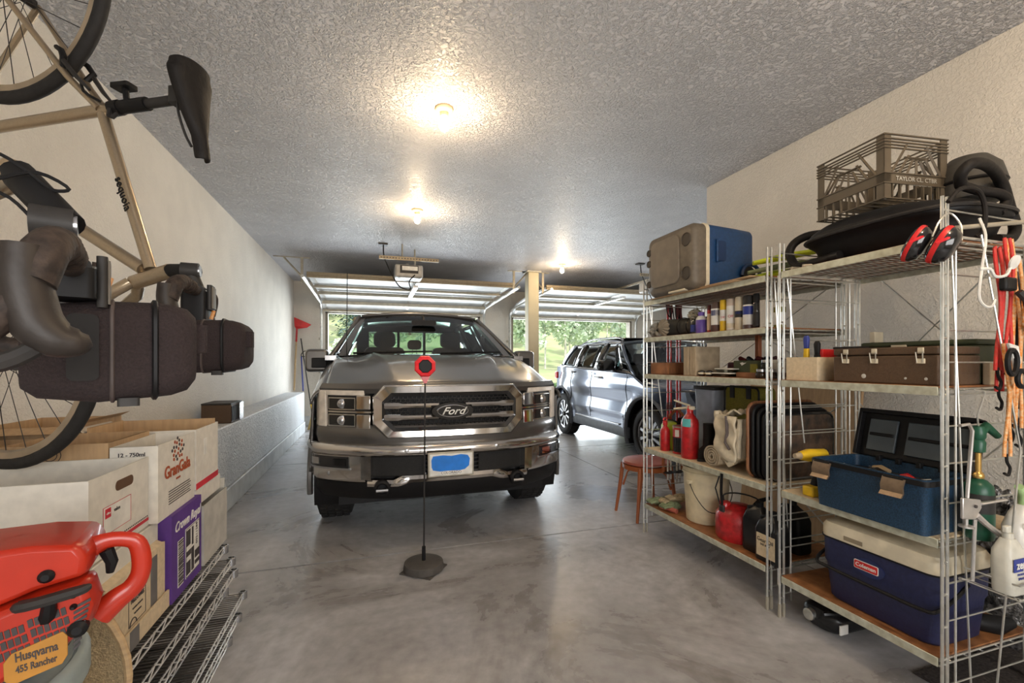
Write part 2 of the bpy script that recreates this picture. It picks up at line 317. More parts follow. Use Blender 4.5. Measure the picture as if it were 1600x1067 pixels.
def hanger(x, side, which):
    h = thing('track_hanger', 'perforated steel angle hanger fixed to the ceiling %s' % which, 'bracket', (x, 7.9, CZ))
    MB().box(x - .3 * (side < 0) - .12, x + .3 * (side > 0) + .12, 7.88, 7.91, CZ - .012, CZ).build('ceiling_angle', 'zinc', h)
    MB().box(x - .02, x + .02, 7.885, 7.905, 2.62, CZ - .01).build('drop_angle', 'zinc', h)
    MB().rod((x + side * .27, 7.895, CZ - .01), (x, 7.895, 2.72), .014, 4).build('diagonal_angle', 'zinc', h)
hanger(-1.1, -1, 'above the track by the left wall'); hanger(2.5, 1, 'above the track beside the cream post'); hanger(3.08, -1, 'just beyond the cream post'); hanger(6.5, 1, 'above the far end of the second door')
def opener(x, y, which, detail=True):
    o = thing('garage_door_opener', 'boxed door opener hanging %s' % which, 'door opener', (x, y, CZ))
    MB().box(x - .20, x + .20, y - .15, y + .2, 2.56, 2.75).build('housing', mat('opener_grey', (.42, .40, .37), .4), o, bevel=.03, seg=3)
    MB().box(x - .13, x + .13, y - .157, y - .15, 2.62, 2.735).build('end_panel', 'dark_grey', o)
    MB().box(x - .10, x + .12, y - .162, y - .157, 2.66, 2.72).build('label_plate', 'paper', o)
    MB().grid(lambda u, v: (x - .19 + .38 * u, y - .15 + .1 * math.sin(PI * v), 2.57 - .05 * math.sin(PI * u) - .0 * v), 12, 6).build('light_lens', 'white_plastic', o)
    b = MB().box(x - .42, x + .42, y - .19, y - .175, 2.795, 2.845).build('perforated_angle', 'brass_steel', o)
    for k in range(20): MB().cbox((x - .39 + k * .041, y - .1915, 2.82), (.018, .002, .016)).build('hole', 'ink', b)
    MB().rod((x - .1, y - .17, 2.8), (x - .1, y - .17, CZ), .012, 4).build('drop_rod', 'zinc', o); MB().rod((x + .1, y + .1, 2.75), (x + .1, y + .1, CZ), .012, 4).build('drop_rod', 'zinc', o)
    MB().box(x - .02, x + .02, y + .2, 9.9, 2.80, 2.835).build('rail', 'zinc', o)
    c = [(x - .36, y - .1, CZ - .01), (x - .35, y - .12, 2.85), (x - .22, y - .14, 2.55), (x - .12, y - .1, 2.42), (x + .02, y - .1, 2.40), (x + .0, y - .12, 2.5), (x + .08, y - .16, 2.6)]
    MB().tube(c, .009, 6).build('power_cord', 'black_plastic', o)
    MB().box(x - .43, x - .3, y - .15, y - .05, CZ - .02, CZ).build('outlet_plate', 'dark_grey', o)
opener(.50, 6.75, 'from the ceiling in front of the raised door above the truck')
opener(4.75, 6.75, 'from the ceiling above the SUV, half hidden by the cooler')

# ------------------------------------------------------------ bare bulbs
def bulb(x, y, which, w):
    b = thing('ceiling_lamp', which, 'lamp', (x, y, CZ))
    MB().at(x, y, CZ).lathe([(.062, 0), (.062, -.008), (.055, -.02), (.03, -.03), (.026, -.05), (.02, -.055)]).build('lampholder', 'porcelain', b)
    MB().at(x, y, CZ).lathe([(.014, -.048), (.018, -.06), (.03, -.09), (.034, -.115), (.028, -.14), (.012, -.152), (0, -.154)]).build('bulb', 'glow_bulb', b)
    l = bpy.data.lights.new('bulb_light', 'POINT'); l.energy = w; l.color = (1, .74, .46); l.shadow_soft_size = .04
    o = bpy.data.objects.new('bulb_light', l); COL.objects.link(o); o.location = (x, y, CZ - .23)
bulb(.455, 2.98, 'bare glowing bulb in a round holder on the ceiling nearest the camera', BULB_W)
bulb(.47, 5.05, 'bare glowing bulb on the ceiling over the truck cab', BULB_W)
bulb(3.13, 7.11, 'bare glowing bulb on the ceiling beside the cream post', BULB_W)
bulb(1.6, .2, 'added bare bulb on the ceiling out of view, warm fill', BULB_W * 2.2)  # unseen lamp added to keep the right wall warm
# ============================================================ OUTSIDE
def hz(x, y):
    t = max(0, y - 15)
    z = .045 * t if t < 26 else 1.17 + (t - 26) * .30
    return z + .35 * noise.noise(Vector((x * .09, y * .09, 0))) * min(1, t / 8) - .03
mat('grass_green', (.27, .34, .15), .95, noise_s=.7, noise_a=.2, color2=(.42, .43, .24), bump=.6, bump_s=8)
mat('gravel', (.50, .46, .42), .9, noise_s=25, noise_a=.15, bump=.3)
g = MB().grid(lambda u, v: (-45 + 130 * u, 14.0 + 90 * v * v, hz(-45 + 130 * u, 14.0 + 90 * v * v)), 70, 50)
o = g.build('grass_ground', 'grass_green', None); o['kind'] = 'structure'
struct('driveway', MB().box(-14, 22, 10.35, 14.3, -.1, -.01), 'gravel')
mat('leaf_light', (.27, .37, .22), .7, noise_s=.8, noise_a=.3, color2=(.50, .57, .42)); mat('leaf_dark', (.065, .11, .105), .8, noise_s=.8, noise_a=.4, color2=(.13, .19, .16))
mat('leaf_mid', (.10, .19, .06), .8, noise_s=.8, noise_a=.3); mat('bark_white', (.62, .60, .52), .8, noise_s=4, noise_a=.2); mat('bark_brown', (.16, .11, .07), .9)
def blobs(rng, centers, n, size):
    mb = MB()
    for _ in range(n):
        c, r = centers[rng.randrange(len(centers))]
        d = Vector((rng.gauss(0, 1), rng.gauss(0, 1), rng.gauss(0, 1))).normalized() * r * (.55 + .45 * rng.random()); d.z *= .8
        p = Vector(c) + d; a = Vector((rng.gauss(0, 1), rng.gauss(0, 1), rng.gauss(0, 1))).normalized() * size * (.6 + .8 * rng.random()); b = a.orthogonal().normalized() * a.length * .7
        i = len(mb.v); mb.v += [p - a, p + b, p + a, p - b]; mb.f.append([i, i+1, i+2, i+3])
    return mb
def aspen(label, loc, seed, mname='leaf_light', h=6.5, group='light green aspens on the slope'):
    rng = random.Random(seed); t = thing('aspen_tree', label, 'tree', (0, 0, 0), group)
    cs = [((rng.gauss(0, .55), rng.gauss(0, .55), h * (.38 + .55 * k / 9)), .75 - .03 * k) for k in range(10)]
    blobs(rng, cs, 1500, .13).build('foliage', mname, t, smooth=False)
    tr = MB().tube([(0, 0, -.4), (.05, 0, h * .3), (-.06, .05, h * .6), (0, 0, h * .9)], [.09, .07, .045, .015], 7)
    for k in range(4):
        z = h * (.35 + .12 * k); a = rng.random() * 6.28; tr.rod((0, 0, z), (.8 * math.cos(a), .8 * math.sin(a), z + .7), .03, 5, .01)
    tr.build('trunk', 'bark_white', t); t.location = loc; return t
def pine(label, loc, seed, h=9, group='dark conifers on the hillside'):
    rng = random.Random(seed); t = thing('pine_tree', label, 'tree', (0, 0, 0), group)
    mb = MB()
    for _ in range(1900):
        q = rng.random() ** .8; z = h * (.08 + .92 * q); r = (1 - q) * h * .2 * (.5 + .5 * rng.random()) * (1 + .25 * math.sin(z * 7)); a = rng.random() * 6.283
        p = Vector((r * math.cos(a), r * math.sin(a), z - r * .25)); d = Vector((math.cos(a), math.sin(a), -.45)) * (.12 + .16 * rng.random()); s_ = Vector((-math.sin(a), math.cos(a), rng.gauss(0, .3))) * .11
        i = len(mb.v); mb.v += [p - d, p + s_, p + d, p - s_]; mb.f.append([i, i+1, i+2, i+3])
    mb.build('foliage', 'leaf_dark', t, smooth=False)
    MB().tube([(0, 0, -.5), (0, 0, h * .6), (0, 0, h * .95)], [.16, .09, .02], 7).build('trunk', 'bark_brown', t); t.location = loc; return t
rng = random.Random(11)
protoA = [aspen('slender light green aspen with a white trunk on the slope beyond the garage doors', (30 + k, 30, hz(30+k, 30)), k, h=5.5 + k) for k in range(3)]
protoP = [pine('dark pointed conifer on the hillside beyond the garage doors', (-2 + 3 * k, 52, hz(-2 + 3*k, 52)), 50 + k, h=8 + 2 * k) for k in range(3)]
used = [(30 + k, 30, 1.6) for k in range(3)] + [(-2 + 3*k, 52, 2.0) for k in range(3)]
def spot(f, r):
    for _ in range(400):
        x, y = f()
        if all(math.hypot(x - a, y - b) > r + c for a, b, c in used): used.append((x, y, r)); return x, y
    return None
def fA(k):
    y = rng.uniform(25, 46); return (rng.uniform(.27, .72) if k < 20 else rng.uniform(-.02, .26)) * y, y
def fP():
    y = rng.uniform(46, 76); return rng.uniform(-.16, .75) * y, y
for k in range(26):
    p = protoA[k % 3]; q_ = spot(lambda: fA(k), 1.35)
    if not q_: continue
    x, y = q_
    dup(p, Vector((x, y, hz(x, y))) - p.location, p['label'], rng.random() * 6)
for k in range(40):
    p = protoP[k % 3]; q_ = spot(fP, 1.9)
    if not q_: continue
    x, y = q_
    dup(p, Vector((x, y, hz(x, y))) - p.location, p['label'], rng.random() * 6)
bt = thing('shrub', 'low bushy shrub on the grass just left of the SUV tail', 'shrub', (0, 0, 0))
blobs(random.Random(5), [((0, 0, .35), .38), ((.35, .1, .3), .3), ((-.3, 0, .28), .3)], 900, .05).build('foliage', 'leaf_mid', bt, smooth=False)
MB().rod((0, 0, -.1), (0, 0, .4), .03, 6).build('stem', 'bark_brown', bt); bt.location = (6.6, 15.2, hz(6.6, 15.2))
lb = thing('leafy_shrub', 'tall pale green shrub outside the opening beside the truck mirror', 'shrub', (0, 0, 0))
blobs(random.Random(6), [((0, 0, .7), .7), ((.5, .1, 1.2), .6), ((-.3, 0, 1.3), .55), ((.1, 0, 1.8), .4)], 1800, .07).build('foliage', 'leaf_light', lb, smooth=False)
MB().rod((0, 0, -.1), (0, 0, 1.4), .04, 6).build('stem', 'bark_brown', lb); lb.location = (-1.2, 18.5, hz(-1.2, 18.5))
# ============================================================ VEHICLES
def wheel(parent, x, y, r, w, side, rim_mat='chrome_dull', spokes=10, rimr=.64):
    """axis along x; side=-1 outer face towards -x"""
    t = MB().at(x, y, r).lathe([(r*rimr, -w/2+.012), (r*.80, -w/2), (r*.95, -w/2+.02), (r, -w/2+.05), (r, w/2-.05), (r*.95, w/2-.02), (r*.8, w/2), (r*rimr, w/2-.012)], 40, 'x', True).build('tyre', 'tire', parent)
    tr = MB()
    for k in range(44):
        for q in (-.3, -.1, .1, .3):
            a = 2*PI*(k + (.5 if abs(q) < .2 else 0))/44
            tr.M = Matrix.Translation((x + q*w, y, r)) @ Matrix.Rotation(a, 4, 'X'); tr.box(-.07*w, .07*w, -.018, .018, r-.004, r+.005)
    o = tr.build('tread', 'tire', t, smooth=False); o['kind'] = 'stuff'
    xo = x + side * (w/2 - .02)
    rm = MB().at(xo, y, r).lathe([(r*rimr, 0), (r*rimr, -side*.02), (r*rimr*.93, -side*.03), (r*rimr*.9, -side*.12), (.01, -side*.12)], 40, 'x', cap=False).build('rim', rim_mat, parent)
    for k in range(spokes):
        a = 2*PI*k/spokes; m = MB(); m.M = Matrix.Translation((xo - side*.02, y, r)) @ Matrix.Rotation(a, 4, 'X')
        m.rings([[(0, -.012, .04), (0, .012, .04), (-side*.03, .012, .04), (-side*.03, -.012, .04)], [(0, -.026, r*rimr*.94), (0, .026, r*rimr*.94), (-side*.02, .026, r*rimr*.94), (-side*.02, -.026, r*rimr*.94)]])
        m.build('spoke', rim_mat, rm, bevel=.004)
    MB().at(xo + side*.005, y, r).lathe([(.01, 0), (.035, 0), (.045, -side*.03)], 16, 'x').build('hub_cap', 'dark_grey', rm)
def side_skin(parent, name, m, xf, y0, y1, zlo, zhi, arches, ny=90, nz=22, side=-1, solid=.02):
    """body side as a curved skin: xf(y,z) -> x, zlo/zhi(y) bounds, arches [(yc, zc, r)] cut out and snapped"""
    V = {}; mb = MB(); F = []
    def P(i, j):
        y = y0 + (y1 - y0) * i / ny; a, b = zlo(y), zhi(y); return y, a + (b - a) * j / nz
    inside = lambda y, z: any((y-c)**2 + (z-d)**2 < r*r for c, d, r in arches)
    for i in range(ny):
        for j in range(nz):
            q = [(i, j), (i+1, j), (i+1, j+1), (i, j+1)]
            if all(inside(*P(*k)) for k in q): continue
            F.append(q)
    for q in F:
        f = []
        for k in q:
            if k not in V:
                y, z = P(*k)
                for c, d, r in arches:
                    h = math.hypot(y-c, z-d)
                    if h < r: y, z = c + (y-c)/max(h, 1e-5)*r, d + (z-d)/max(h, 1e-5)*r
                V[k] = mb.pt((xf(y, z), y, z))
            f.append(V[k])
        mb.f.append(f)
    return mb.build(name, m, parent, solid=solid, angle=60)

# ---------------- pickup truck
TX, TY = .56, 3.25
tk = thing('pickup_truck', 'large dark grey pickup truck with chrome grille facing the camera', 'truck', (TX, TY + 3, 0))
def fy(x): return .03 + .30 * min(1, abs(x) / .93) ** 3.0     # plan curve of the nose
def plan(x):
    ax = abs(x)
    if ax <= .93: return (x, fy(ax))
    t = (ax - .93) ; return (math.copysign(min(.93 + .075 * math.sin(min(PI/2, t * 6)), 1.005), x), .33 + 1.4 * t)
def T(x, y, z): return (TX + x, TY + y, z)
def band(name, m, prof, x0, x1, n=40, parent=tk, **k):
    """prof: closed list of (outward offset, z) swept along the nose plan curve"""
    rings = []
    for i in range(n + 1):
        x = x0 + (x1 - x0) * i / n; px, py = plan(x); e = .004; a, b = plan(x - e), plan(x + e)
        tx, ty = b[0] - a[0], b[1] - a[1]; L = math.hypot(tx, ty) or 1; nx, ny = ty / L, -tx / L
        rings.append([T(px + nx * o, py + ny * o, z) for o, z in prof])
    return MB().rings(rings).build(name, m, parent, **k)
X9 = 1.22
# painted apron between headlights and bumper
band('front_apron', 'truck_paint', [(-.08, .73), (.005, .735), (.02, .79), (.012, .85), (-.01, .875), (-.08, .875)], -X9, X9, 60)
# hood with raised centre and fender tops
def hood(u, v):
    x = -.90 + 1.80 * u; ax = abs(x) / .90
    yf = .07 + .26 * ax ** 3; yb = 1.36 - .05 * (1 - ax ** 2); y = yf + (yb - yf) * v
    z = 1.165 + .245 * (1 - (1 - v) ** 1.6) - .05 * ax ** 4
    z += .012 * math.exp(-((abs(x) - .40 - .16*v) / .05) ** 2) * min(1, v * 3 + .2) - .007 * (1 / (1 + math.exp((abs(x) - .30 - .12*v) / .02))) * min(1, v * 2.5) - .014 * math.exp(-((abs(x) - .60 - .12*v) / .08) ** 2) * min(1, v * 2)
    if v == 0: z -= .012
    return T(x, y, z)
MB().grid(hood, 96, 24).build('hood', 'truck_paint', tk, solid=.02)
band('hood_lip', 'truck_paint', [(-.05, 1.10), (.00, 1.105), (.012, 1.14), (-.01, 1.175), (-.05, 1.175)], -.93, .93, 50)
band('hood_gap', 'black_plastic', [(-.09, .86), (-.055, .86), (-.055, 1.12), (-.09, 1.12)], -.93, .93, 50)
for s in (-1, 1):
    fen = MB()
    def fen_f(u, v, s=s):
        y = .33 + 1.35 * u; w = 1 - abs(2*u - .8) ** 2 * .3
        x = .90 + .10 * math.sin(v * PI / 2) ; z = (1.12 + .24 * (1 - (1 - u) ** 1.5)) - .10 * (1 - math.cos(v * PI / 2)); return T(s * x, y, z)
    fen.grid(fen_f, 24, 8).build('fender_top', 'truck_paint', tk, solid=.015)
    def xf(y, z, s=s): return TX + s * (1.0 + .022 * math.exp(-(((y - TY - .95)**2 + (z - .41)**2) ** .5 - .5) ** 2 / .01) - .05 * max(0, (z - .9)) - .05 * max(0, .6 - z))
    side_skin(tk, 'body_side', 'truck_paint', xf, TY + .42, TY + 5.75, lambda y: .50 if y < TY + .6 else .42, lambda y: 1.02 + .12 * min(1, (y - TY) / 1.4) if y < TY + 1.5 else (1.38 if y < TY + 4.0 else 1.36), [(TY + .95, .41, .50), (TY + 4.62, .41, .50)], 100, 16, s)
    MB().tube([T(s * 1.02, .95 + .5 * math.cos(R(a)), .41 + .5 * math.sin(R(a))) for a in range(-10, 191, 10)], .022, 6).build('arch_trim', 'truck_paint', tk)
    liner = MB(); liner.rings([[T(s * xx, .95 + .52 * math.cos(R(a)), .41 + .52 * math.sin(R(a))) for a in range(-20, 201, 10)] for xx in (.62, .99)], closed=False, cap=False)
    liner.build('wheel_well', 'black_plastic', tk)
    for yy in (.95, 4.62): wheel(tk, TX + s * .86, TY + yy, .405, .29, s, spokes=6)
    # headlight cluster
    x0, x1 = (.60, .93)
    hl = band('headlight', 'dark_grey', [(-.05, .86), (-.012, .86), (-.012, 1.10), (-.05, 1.10)], s * x0, s * x1, 12)
    band('light_strip', mat('drl', (.78, .70, .60), .25, coat=.5), [(-.012, .855), (.014, .86), (.014, 1.12), (-.012, 1.125)], s * .885, s * .985, 8, hl, bevel=.006)
    band('light_strip', 'drl', [(-.012, 1.088), (.012, 1.09), (.010, 1.128), (-.012, 1.128)], s * .62, s * .95, 12, hl, bevel=.006)
    for za, zb in ((.865, .955), (.985, 1.075)):
        f = band('lamp_frame', 'chrome', [(-.012, za), (.006, za), (.006, zb), (-.012, zb)], s * .68, s * .87, 10, hl)
        band('lamp_bowl', 'black_gloss', [(.002, za + .008), (.009, za + .008), (.009, zb - .008), (.002, zb - .008)], s * .687, s * .863, 10, f)
        cx = .775; py = fy(cx)
        MB().at(*T(s * cx, py - .012, (za + zb) / 2)).lathe([(.034, 0), (.033, -.006), (.022, -.008), (.015, -.014), (0, -.016)], 20, 'y').build('projector', 'chrome_dull', f)
    band('cluster_divider', 'chrome', [(-.012, .965), (.008, .965), (.008, .977), (-.012, .977)], s * .57, s * .87, 10, hl)
    band('chrome_block', 'chrome', [(-.03, .99), (.015, .99), (.012, 1.09), (-.03, 1.09)], s * .575, s * .672, 8, hl, bevel=.006)
    band('chrome_block', 'chrome', [(-.03, .85), (.015, .85), (.012, .955), (-.03, .955)], s * .575, s * .672, 8, hl, bevel=.006)
# grille
def ring_oct(hw, z0, z1, c): return [(-hw + c, z0), (hw - c, z0), (hw, z0 + c), (hw, z1 - c * .8), (hw - c * .8, z1), (-hw + c * .8, z1), (-hw, z1 - c * .8), (-hw, z0 + c)]
def resamp(poly, n=12):
    out = []
    for i in range(len(poly)):
        a, b = poly[i], poly[(i + 1) % len(poly)]
        for k in range(n): out.append((a[0] + (b[0]-a[0]) * k / n, a[1] + (b[1]-a[1]) * k / n))
    return out
gr = thing('grille', None, None, T(0, 0, 0)); gr.parent = tk; gr.location = Vector(T(0, 0, 0)) - tk.location
del_ = gr.location
def gring(polys, name, m, **k):
    rr = [[T(x, fy(x) - o, z) for x, z in resamp(p)] for p, o in polys]
    return MB().rings(rr, loop=True, cap=False).build(name, m, gr, **k)
gring([(ring_oct(.565, .785, 1.165, .10), -.03), (ring_oct(.565, .785, 1.165, .10), .02), (ring_oct(.555, .795, 1.155, .10), .035), (ring_oct(.50, .835, 1.112, .08), .03), (ring_oct(.49, .845, 1.10, .08), -.02)], 'chrome_frame', 'chrome')
gring([(ring_oct(.51, .825, 1.12, .08), -.005), (ring_oct(.50, .835, 1.11, .08), .022), (ring_oct(.475, .86, 1.085, .07), .01), (ring_oct(.475, .86, 1.085, .07), -.03)], 'black_surround', 'black_gloss')
MB().rings([[T(x, fy(x) + .035, z) for x, z in resamp(ring_oct(.52, .81, 1.13, .08))], [T(x, fy(x) + .05, z) for x, z in resamp(ring_oct(.52, .81, 1.13, .08))]]).build('backing', 'black_plastic', gr)
hm = MB()
for r in range(11):
    for c_ in range(-15, 16):
        x = c_ * .032 + (.016 if r % 2 else 0); z = .862 + r * .0225
        if abs(x) > .47 or (r in (5, 6) and abs(x) < .14): continue
        hm.cbox(T(x, fy(x) + .016, z), (.026, .02, .004)).cbox(T(x + .0145, fy(x) + .016, z + .009), (.004, .02, .017))
o = hm.build('honeycomb_mesh', 'black_gloss', gr, smooth=False); o['kind'] = 'stuff'
for zc in (.932, 1.017):
    for s in (-1, 1):
        pr_ = []
        for k in range(13):
            x = s * (.10 + .385 * k / 12); h = .021 if k > 8 else .014
            pr_.append([T(x, fy(x) - o_, zc + z_) for o_, z_ in ((-.02, -h), (.012, -h), (.022, 0), (.012, h), (-.02, h))])
        MB().rings(pr_).build('chrome_bar', 'chrome', gr, angle=30)
em = MB(); E_ = [(.118 * math.cos(R(a)), .046 * math.sin(R(a))) for a in range(0, 360, 10)]
MB().rings([[T(x * 1.32, fy(0) - .01, .973 + z * 1.4) for x, z in E_], [T(x * 1.3, fy(0) - .03, .973 + z * 1.35) for x, z in E_]]).build('emblem_pad', 'black_gloss', gr)
eb = MB().rings([[T(x, fy(0) - .03, .973 + z) for x, z in E_], [T(x, fy(0) - .037, .973 + z) for x, z in E_]]).build('emblem', 'black_gloss', gr)
MB().tube([T(x * .95, fy(0) - .038, .973 + z * .93) for x, z in E_], .0028, 6, closed=True).build('emblem_rim', 'chrome_dull', eb)
text('Ford', .075, 'white_gloss', eb, T(0, fy(0) - .039, .972), shear=.45, sx=1.15, off=.0008)
# bumper
bpz = band('bumper', 'chrome', [(-.06, .655), (.045, .66), (.062, .69), (.055, .715), (.03, .742), (-.06, .742)], -X9, X9, 70, angle=60)
for s in (-1, 1):
    a, b = (.60, X9)
    band('bumper_corner', 'chrome', [(-.04, .455), (.02, .46), (.045, .50), (.048, .66), (-.04, .66)], s * a, s * b, 30, angle=60)
    fo = band('fog_light', 'black_gloss', [(.035, .575), (.052, .575), (.052, .655), (.035, .655)], s * .70, s * .985, 14)
    band('fog_bezel', 'chrome_dull', [(.035, .562), (.056, .562), (.056, .575), (.035, .575)], s * .69, s * .99, 12, fo)
    band('fog_lamp', 'lens', [(.05, .592), (.058, .592), (.058, .640), (.05, .640)], s * .72, s * .80, 8, fo)
    band('fog_chrome', 'chrome', [(.05, .592), (.057, .592), (.057, .640), (.05, .640)], s * .90, s * .955, 8, fo)
    band('bumper_slash', 'chrome', [(-.02, .49), (.045, .495), (.050, .66), (-.02, .66)], s * .56, s * .625, 8)
    MB().at(*T(s * .50, -.01, .445)).lathe([(.055, .05), (.055, 0), (.04, -.01), (.03, 0), (.03, .04)], 20, 'y').build('tow_hook', 'black_plastic', tk)
    MB().rod(T(s * .50 - .04, -.02, .435), T(s * .50 + .04, -.02, .435), .012, 8).build('tow_ring', 'chrome_dull', tk)
    for xx, zz, oo in ((.33, .70, .055), (.86, .53, .05)):
        p = plan(s * xx); MB().at(*T(p[0], p[1] - oo, zz)).lathe([(.018, .01), (.018, -.004), (.012, -.007), (0, -.007)], 16, 'y').build('parking_sensor', 'chrome_dull', tk)
band('air_intake', 'black_plastic', [(-.08, .49), (-.05, .49), (-.05, .665), (-.08, .665)], -.60, .60, 30)
for k in range(5): band('intake_slat', 'black_gloss', [(-.05, .515 + k*.03), (-.01, .517 + k*.03), (-.01, .525 + k*.03), (-.05, .527 + k*.03)], -.58, .58, 30)
for s in (-1, 1): band('intake_panel', mat('intake_tex', (.013, .012, .011), .7, noise_s=300, noise_a=.4), [(-.05, .505), (-.004, .505), (-.004, .655), (-.05, .655)], s * .20, s * .575, 16, bevel=.01)
lip = []
for i in range(41):
    x = -.60 + 1.2 * i / 40; ax = abs(x); z1 = .515 if ax < .36 else (.515 + (.497 - .515) * 0 if ax > .40 else .515); z0 = .47 if ax < .30 else .47 - .025 * min(1, (ax - .30) / .08); z1 = .49 if ax > .42 else .49 + .028 * min(1, (.42 - ax) / .06)
    lip.append([T(x, fy(x) + .06, z0), T(x, fy(x) - .035, z0), T(x, fy(x) - .045, (z0 + z1) / 2), T(x, fy(x) - .03, z1), T(x, fy(x) + .06, z1)])
MB().rings(lip).build('lower_chrome_lip', 'chrome', tk, angle=50)
band('valance', 'black_plastic', [(-.12, .34), (-.02, .345), (.02, .40), (.03, .47), (-.12, .47)], -.96, .96, 50)
MB().box(TX - .8, TX + .8, TY + .25, TY + 5.5, .28, .52).build('underbody', 'black_plastic', tk)
MB().box(TX - .80, TX + .80, TY + .35, TY + 1.3, .52, 1.0).build('engine_bay', 'black_plastic', tk)
# number plate
pl = thing('number_plate', None, None, T(-.02, -.07, .60)); pl.parent = tk; pl.location = Vector(T(-.02, -.07, .60)) - tk.location
MB().cbox(T(-.025, -.065, .60), (.33, .02, .175)).build('plate_frame', 'zinc', pl, bevel=.004)
MB().cbox(T(-.025, -.076, .60), (.305, .004, .152)).build('plate', 'white_gloss', pl, bevel=.003)
bl = [(-.14, -.02), (-.142, .03), (-.13, .058), (-.06, .062), (.0, .055), (.07, .064), (.12, .055), (.135, .03), (.13, -.02), (.10, -.045), (.06, -.052), (-.02, -.05), (-.08, -.052), (-.13, -.042)]
MB().prism([(TX - .025 + x, .605 + z) for x, z in bl], TY - .0785, TY - .0775, 'xz').build('blue_patch', 'plate_blue', pl, smooth=False)
text('COLORADO', .026, 'ink', pl, T(-.025, -.0785, .541))
# cab
def cabp(x, t): # windscreen surface t 0 base..1 top ; x -1..1
    ax = abs(x); hw = .86 + (.68 - .86) * t
    y = 1.34 + .10 * ax ** 2 + (.98 - .04 * ax ** 2) * t; z = 1.395 + (.53 - .045 * ax ** 2) * (t ** .93); return T(x * hw, y, z)
MB().grid(lambda u, v: cabp(-.94 + 1.88 * u, .03 + .90 * v), 24, 12).build('windscreen', 'windscreen', tk)
for s in (-1, 1):
    MB().rings([[cabp(s * .94, t), cabp(s * 1.03, t), tuple(Vector(cabp(s * 1.03, t)) + Vector((0, .07, -.01))), tuple(Vector(cabp(s * .94, t)) + Vector((0, .05, -.03)))] for t in [k / 12 for k in range(13)]]).build('windscreen_pillar', 'truck_paint', tk)
MB().rings([[cabp(x, .92), cabp(x, 1.0), tuple(Vector(cabp(x, 1.0)) + Vector((0, .05, -.02))), tuple(Vector(cabp(x, .92)) + Vector((0, .05, -.05)))] for x in [-1 + k / 10 for k in range(21)]]).build('header_rail', 'black_plastic', tk)
def roof(u, v):
    x = -1 + 2 * u; y = 2.30 + 1.65 * v; return T(x * (.69 + .02 * math.sin(PI * v)), y - .0 + .04 * (1 - v) * (1 - 0) * abs(x) ** 2, 1.925 - .045 * abs(x) ** 2 + .02 * math.sin(PI * v) - .02 * v)
MB().grid(roof, 20, 16).build('roof', 'truck_paint', tk, solid=.03)
for s in (-1, 1):
    def q(y, t, s=s): # side glass plane
        return T(s * (.965 - .255 * t), y, 1.38 + .50 * t)
    def pan(name, m, ya0, ya1, yb0, yb1, t0=0, t1=1, solid=.004):
        return MB().grid(lambda u, v: q((ya0 + (ya1-ya0)*u) * (1 - (t0 + (t1-t0)*v)) + (yb0 + (yb1-yb0)*u) * (t0 + (t1-t0)*v), t0 + (t1-t0)*v), 4, 6).build(name, m, tk, solid=solid)
    pan('side_window', 'side_glass', 1.72, 2.62, 2.42, 2.68, .04, .93); pan('side_window', 'side_glass', 2.75, 3.60, 2.80, 3.5, .04, .93)
    pan('door_pillar', 'black_gloss', 2.62, 2.75, 2.68, 2.80, 0, 1, .03); pan('rear_pillar', 'truck_paint', 3.60, 4.05, 3.50, 3.95, 0, 1, .05); pan('front_pillar', 'truck_paint', 1.46, 1.72, 2.33, 2.42, 0, 1, .04)
    MB().box(TX + min(s*.90, s*1.0), TX + max(s*.90, s*1.0), TY + 1.35, TY + 4.0, 1.35, 1.395).build('belt_moulding', 'chrome_dull', tk)
    # mirror
    mi = MB().rings([[T(s * 1.02, 1.60, 1.37), T(s * 1.02, 1.66, 1.37), T(s * 1.02, 1.66, 1.31), T(s * 1.02, 1.60, 1.31)], [T(s * .97, 1.60, 1.37), T(s * .97, 1.66, 1.37), T(s * .97, 1.66, 1.31), T(s * .97, 1.60, 1.31)]]).build('mirror_mount', 'black_plastic', tk)
    poly = rrect(.99, 1.205, 1.235, 1.462, .045)
    MB().rings([[T(s * x, 1.56 + .0, z) for x, z in poly], [T(s * (1.10 + (x - 1.10) * .9), 1.53, 1.355 + (z - 1.355) * .88) for x, z in poly]][::-1] + [[T(s * x, 1.70, z) for x, z in poly]]).build('mirror', 'truck_paint', tk, bevel=.012, seg=3)
    MB().box(*sorted((TX + s * 1.0, TX + s * 1.14)), TY + 1.518, TY + 1.56, 1.275, 1.375).build('mirror_lower_shell', 'black_plastic', tk, bevel=.008)
MB().box(TX - .85, TX + .85, TY + 3.98, TY + 4.03, .9, 1.45).build('cab_back', 'truck_paint', tk)
bw = MB()
for a, b, c_, d in ((-.80, -.62, 1.44, 1.86), (.62, .80, 1.44, 1.86), (-.62, .62, 1.80, 1.89), (-.20, -.16, 1.44, 1.82), (.20, .24, 1.44, 1.82)): bw.box(TX + a, TX + b, TY + 3.95, TY + 3.99, c_, d)
bw.build('rear_window_frame', 'black_plastic', tk)
MB().box(TX - .62, TX + .62, TY + 3.965, TY + 3.97, 1.44, 1.82).build('rear_window', 'windscreen', tk)
MB().box(TX - .80, TX + .80, TY + 4.1, TY + 5.6, .6, .75).build('cargo_bed', 'black_plastic', tk)
MB().box(TX - .96, TX + .96, TY + 5.68, TY + 5.76, .6, 1.36).build('tailgate', 'truck_paint', tk)
MB().grid(lambda u, v: T((-.88 + 1.76*u), 1.50 + .55*v, 1.37 + .04*math.sin(PI*v) - .06 * v), 16, 6).build('dashboard', 'black_plastic', tk, solid=.03)
MB().box(TX - .9, TX + .9, TY + 1.4, TY + 4.0, .5, .56).build('cab_floor', 'black_plastic', tk)
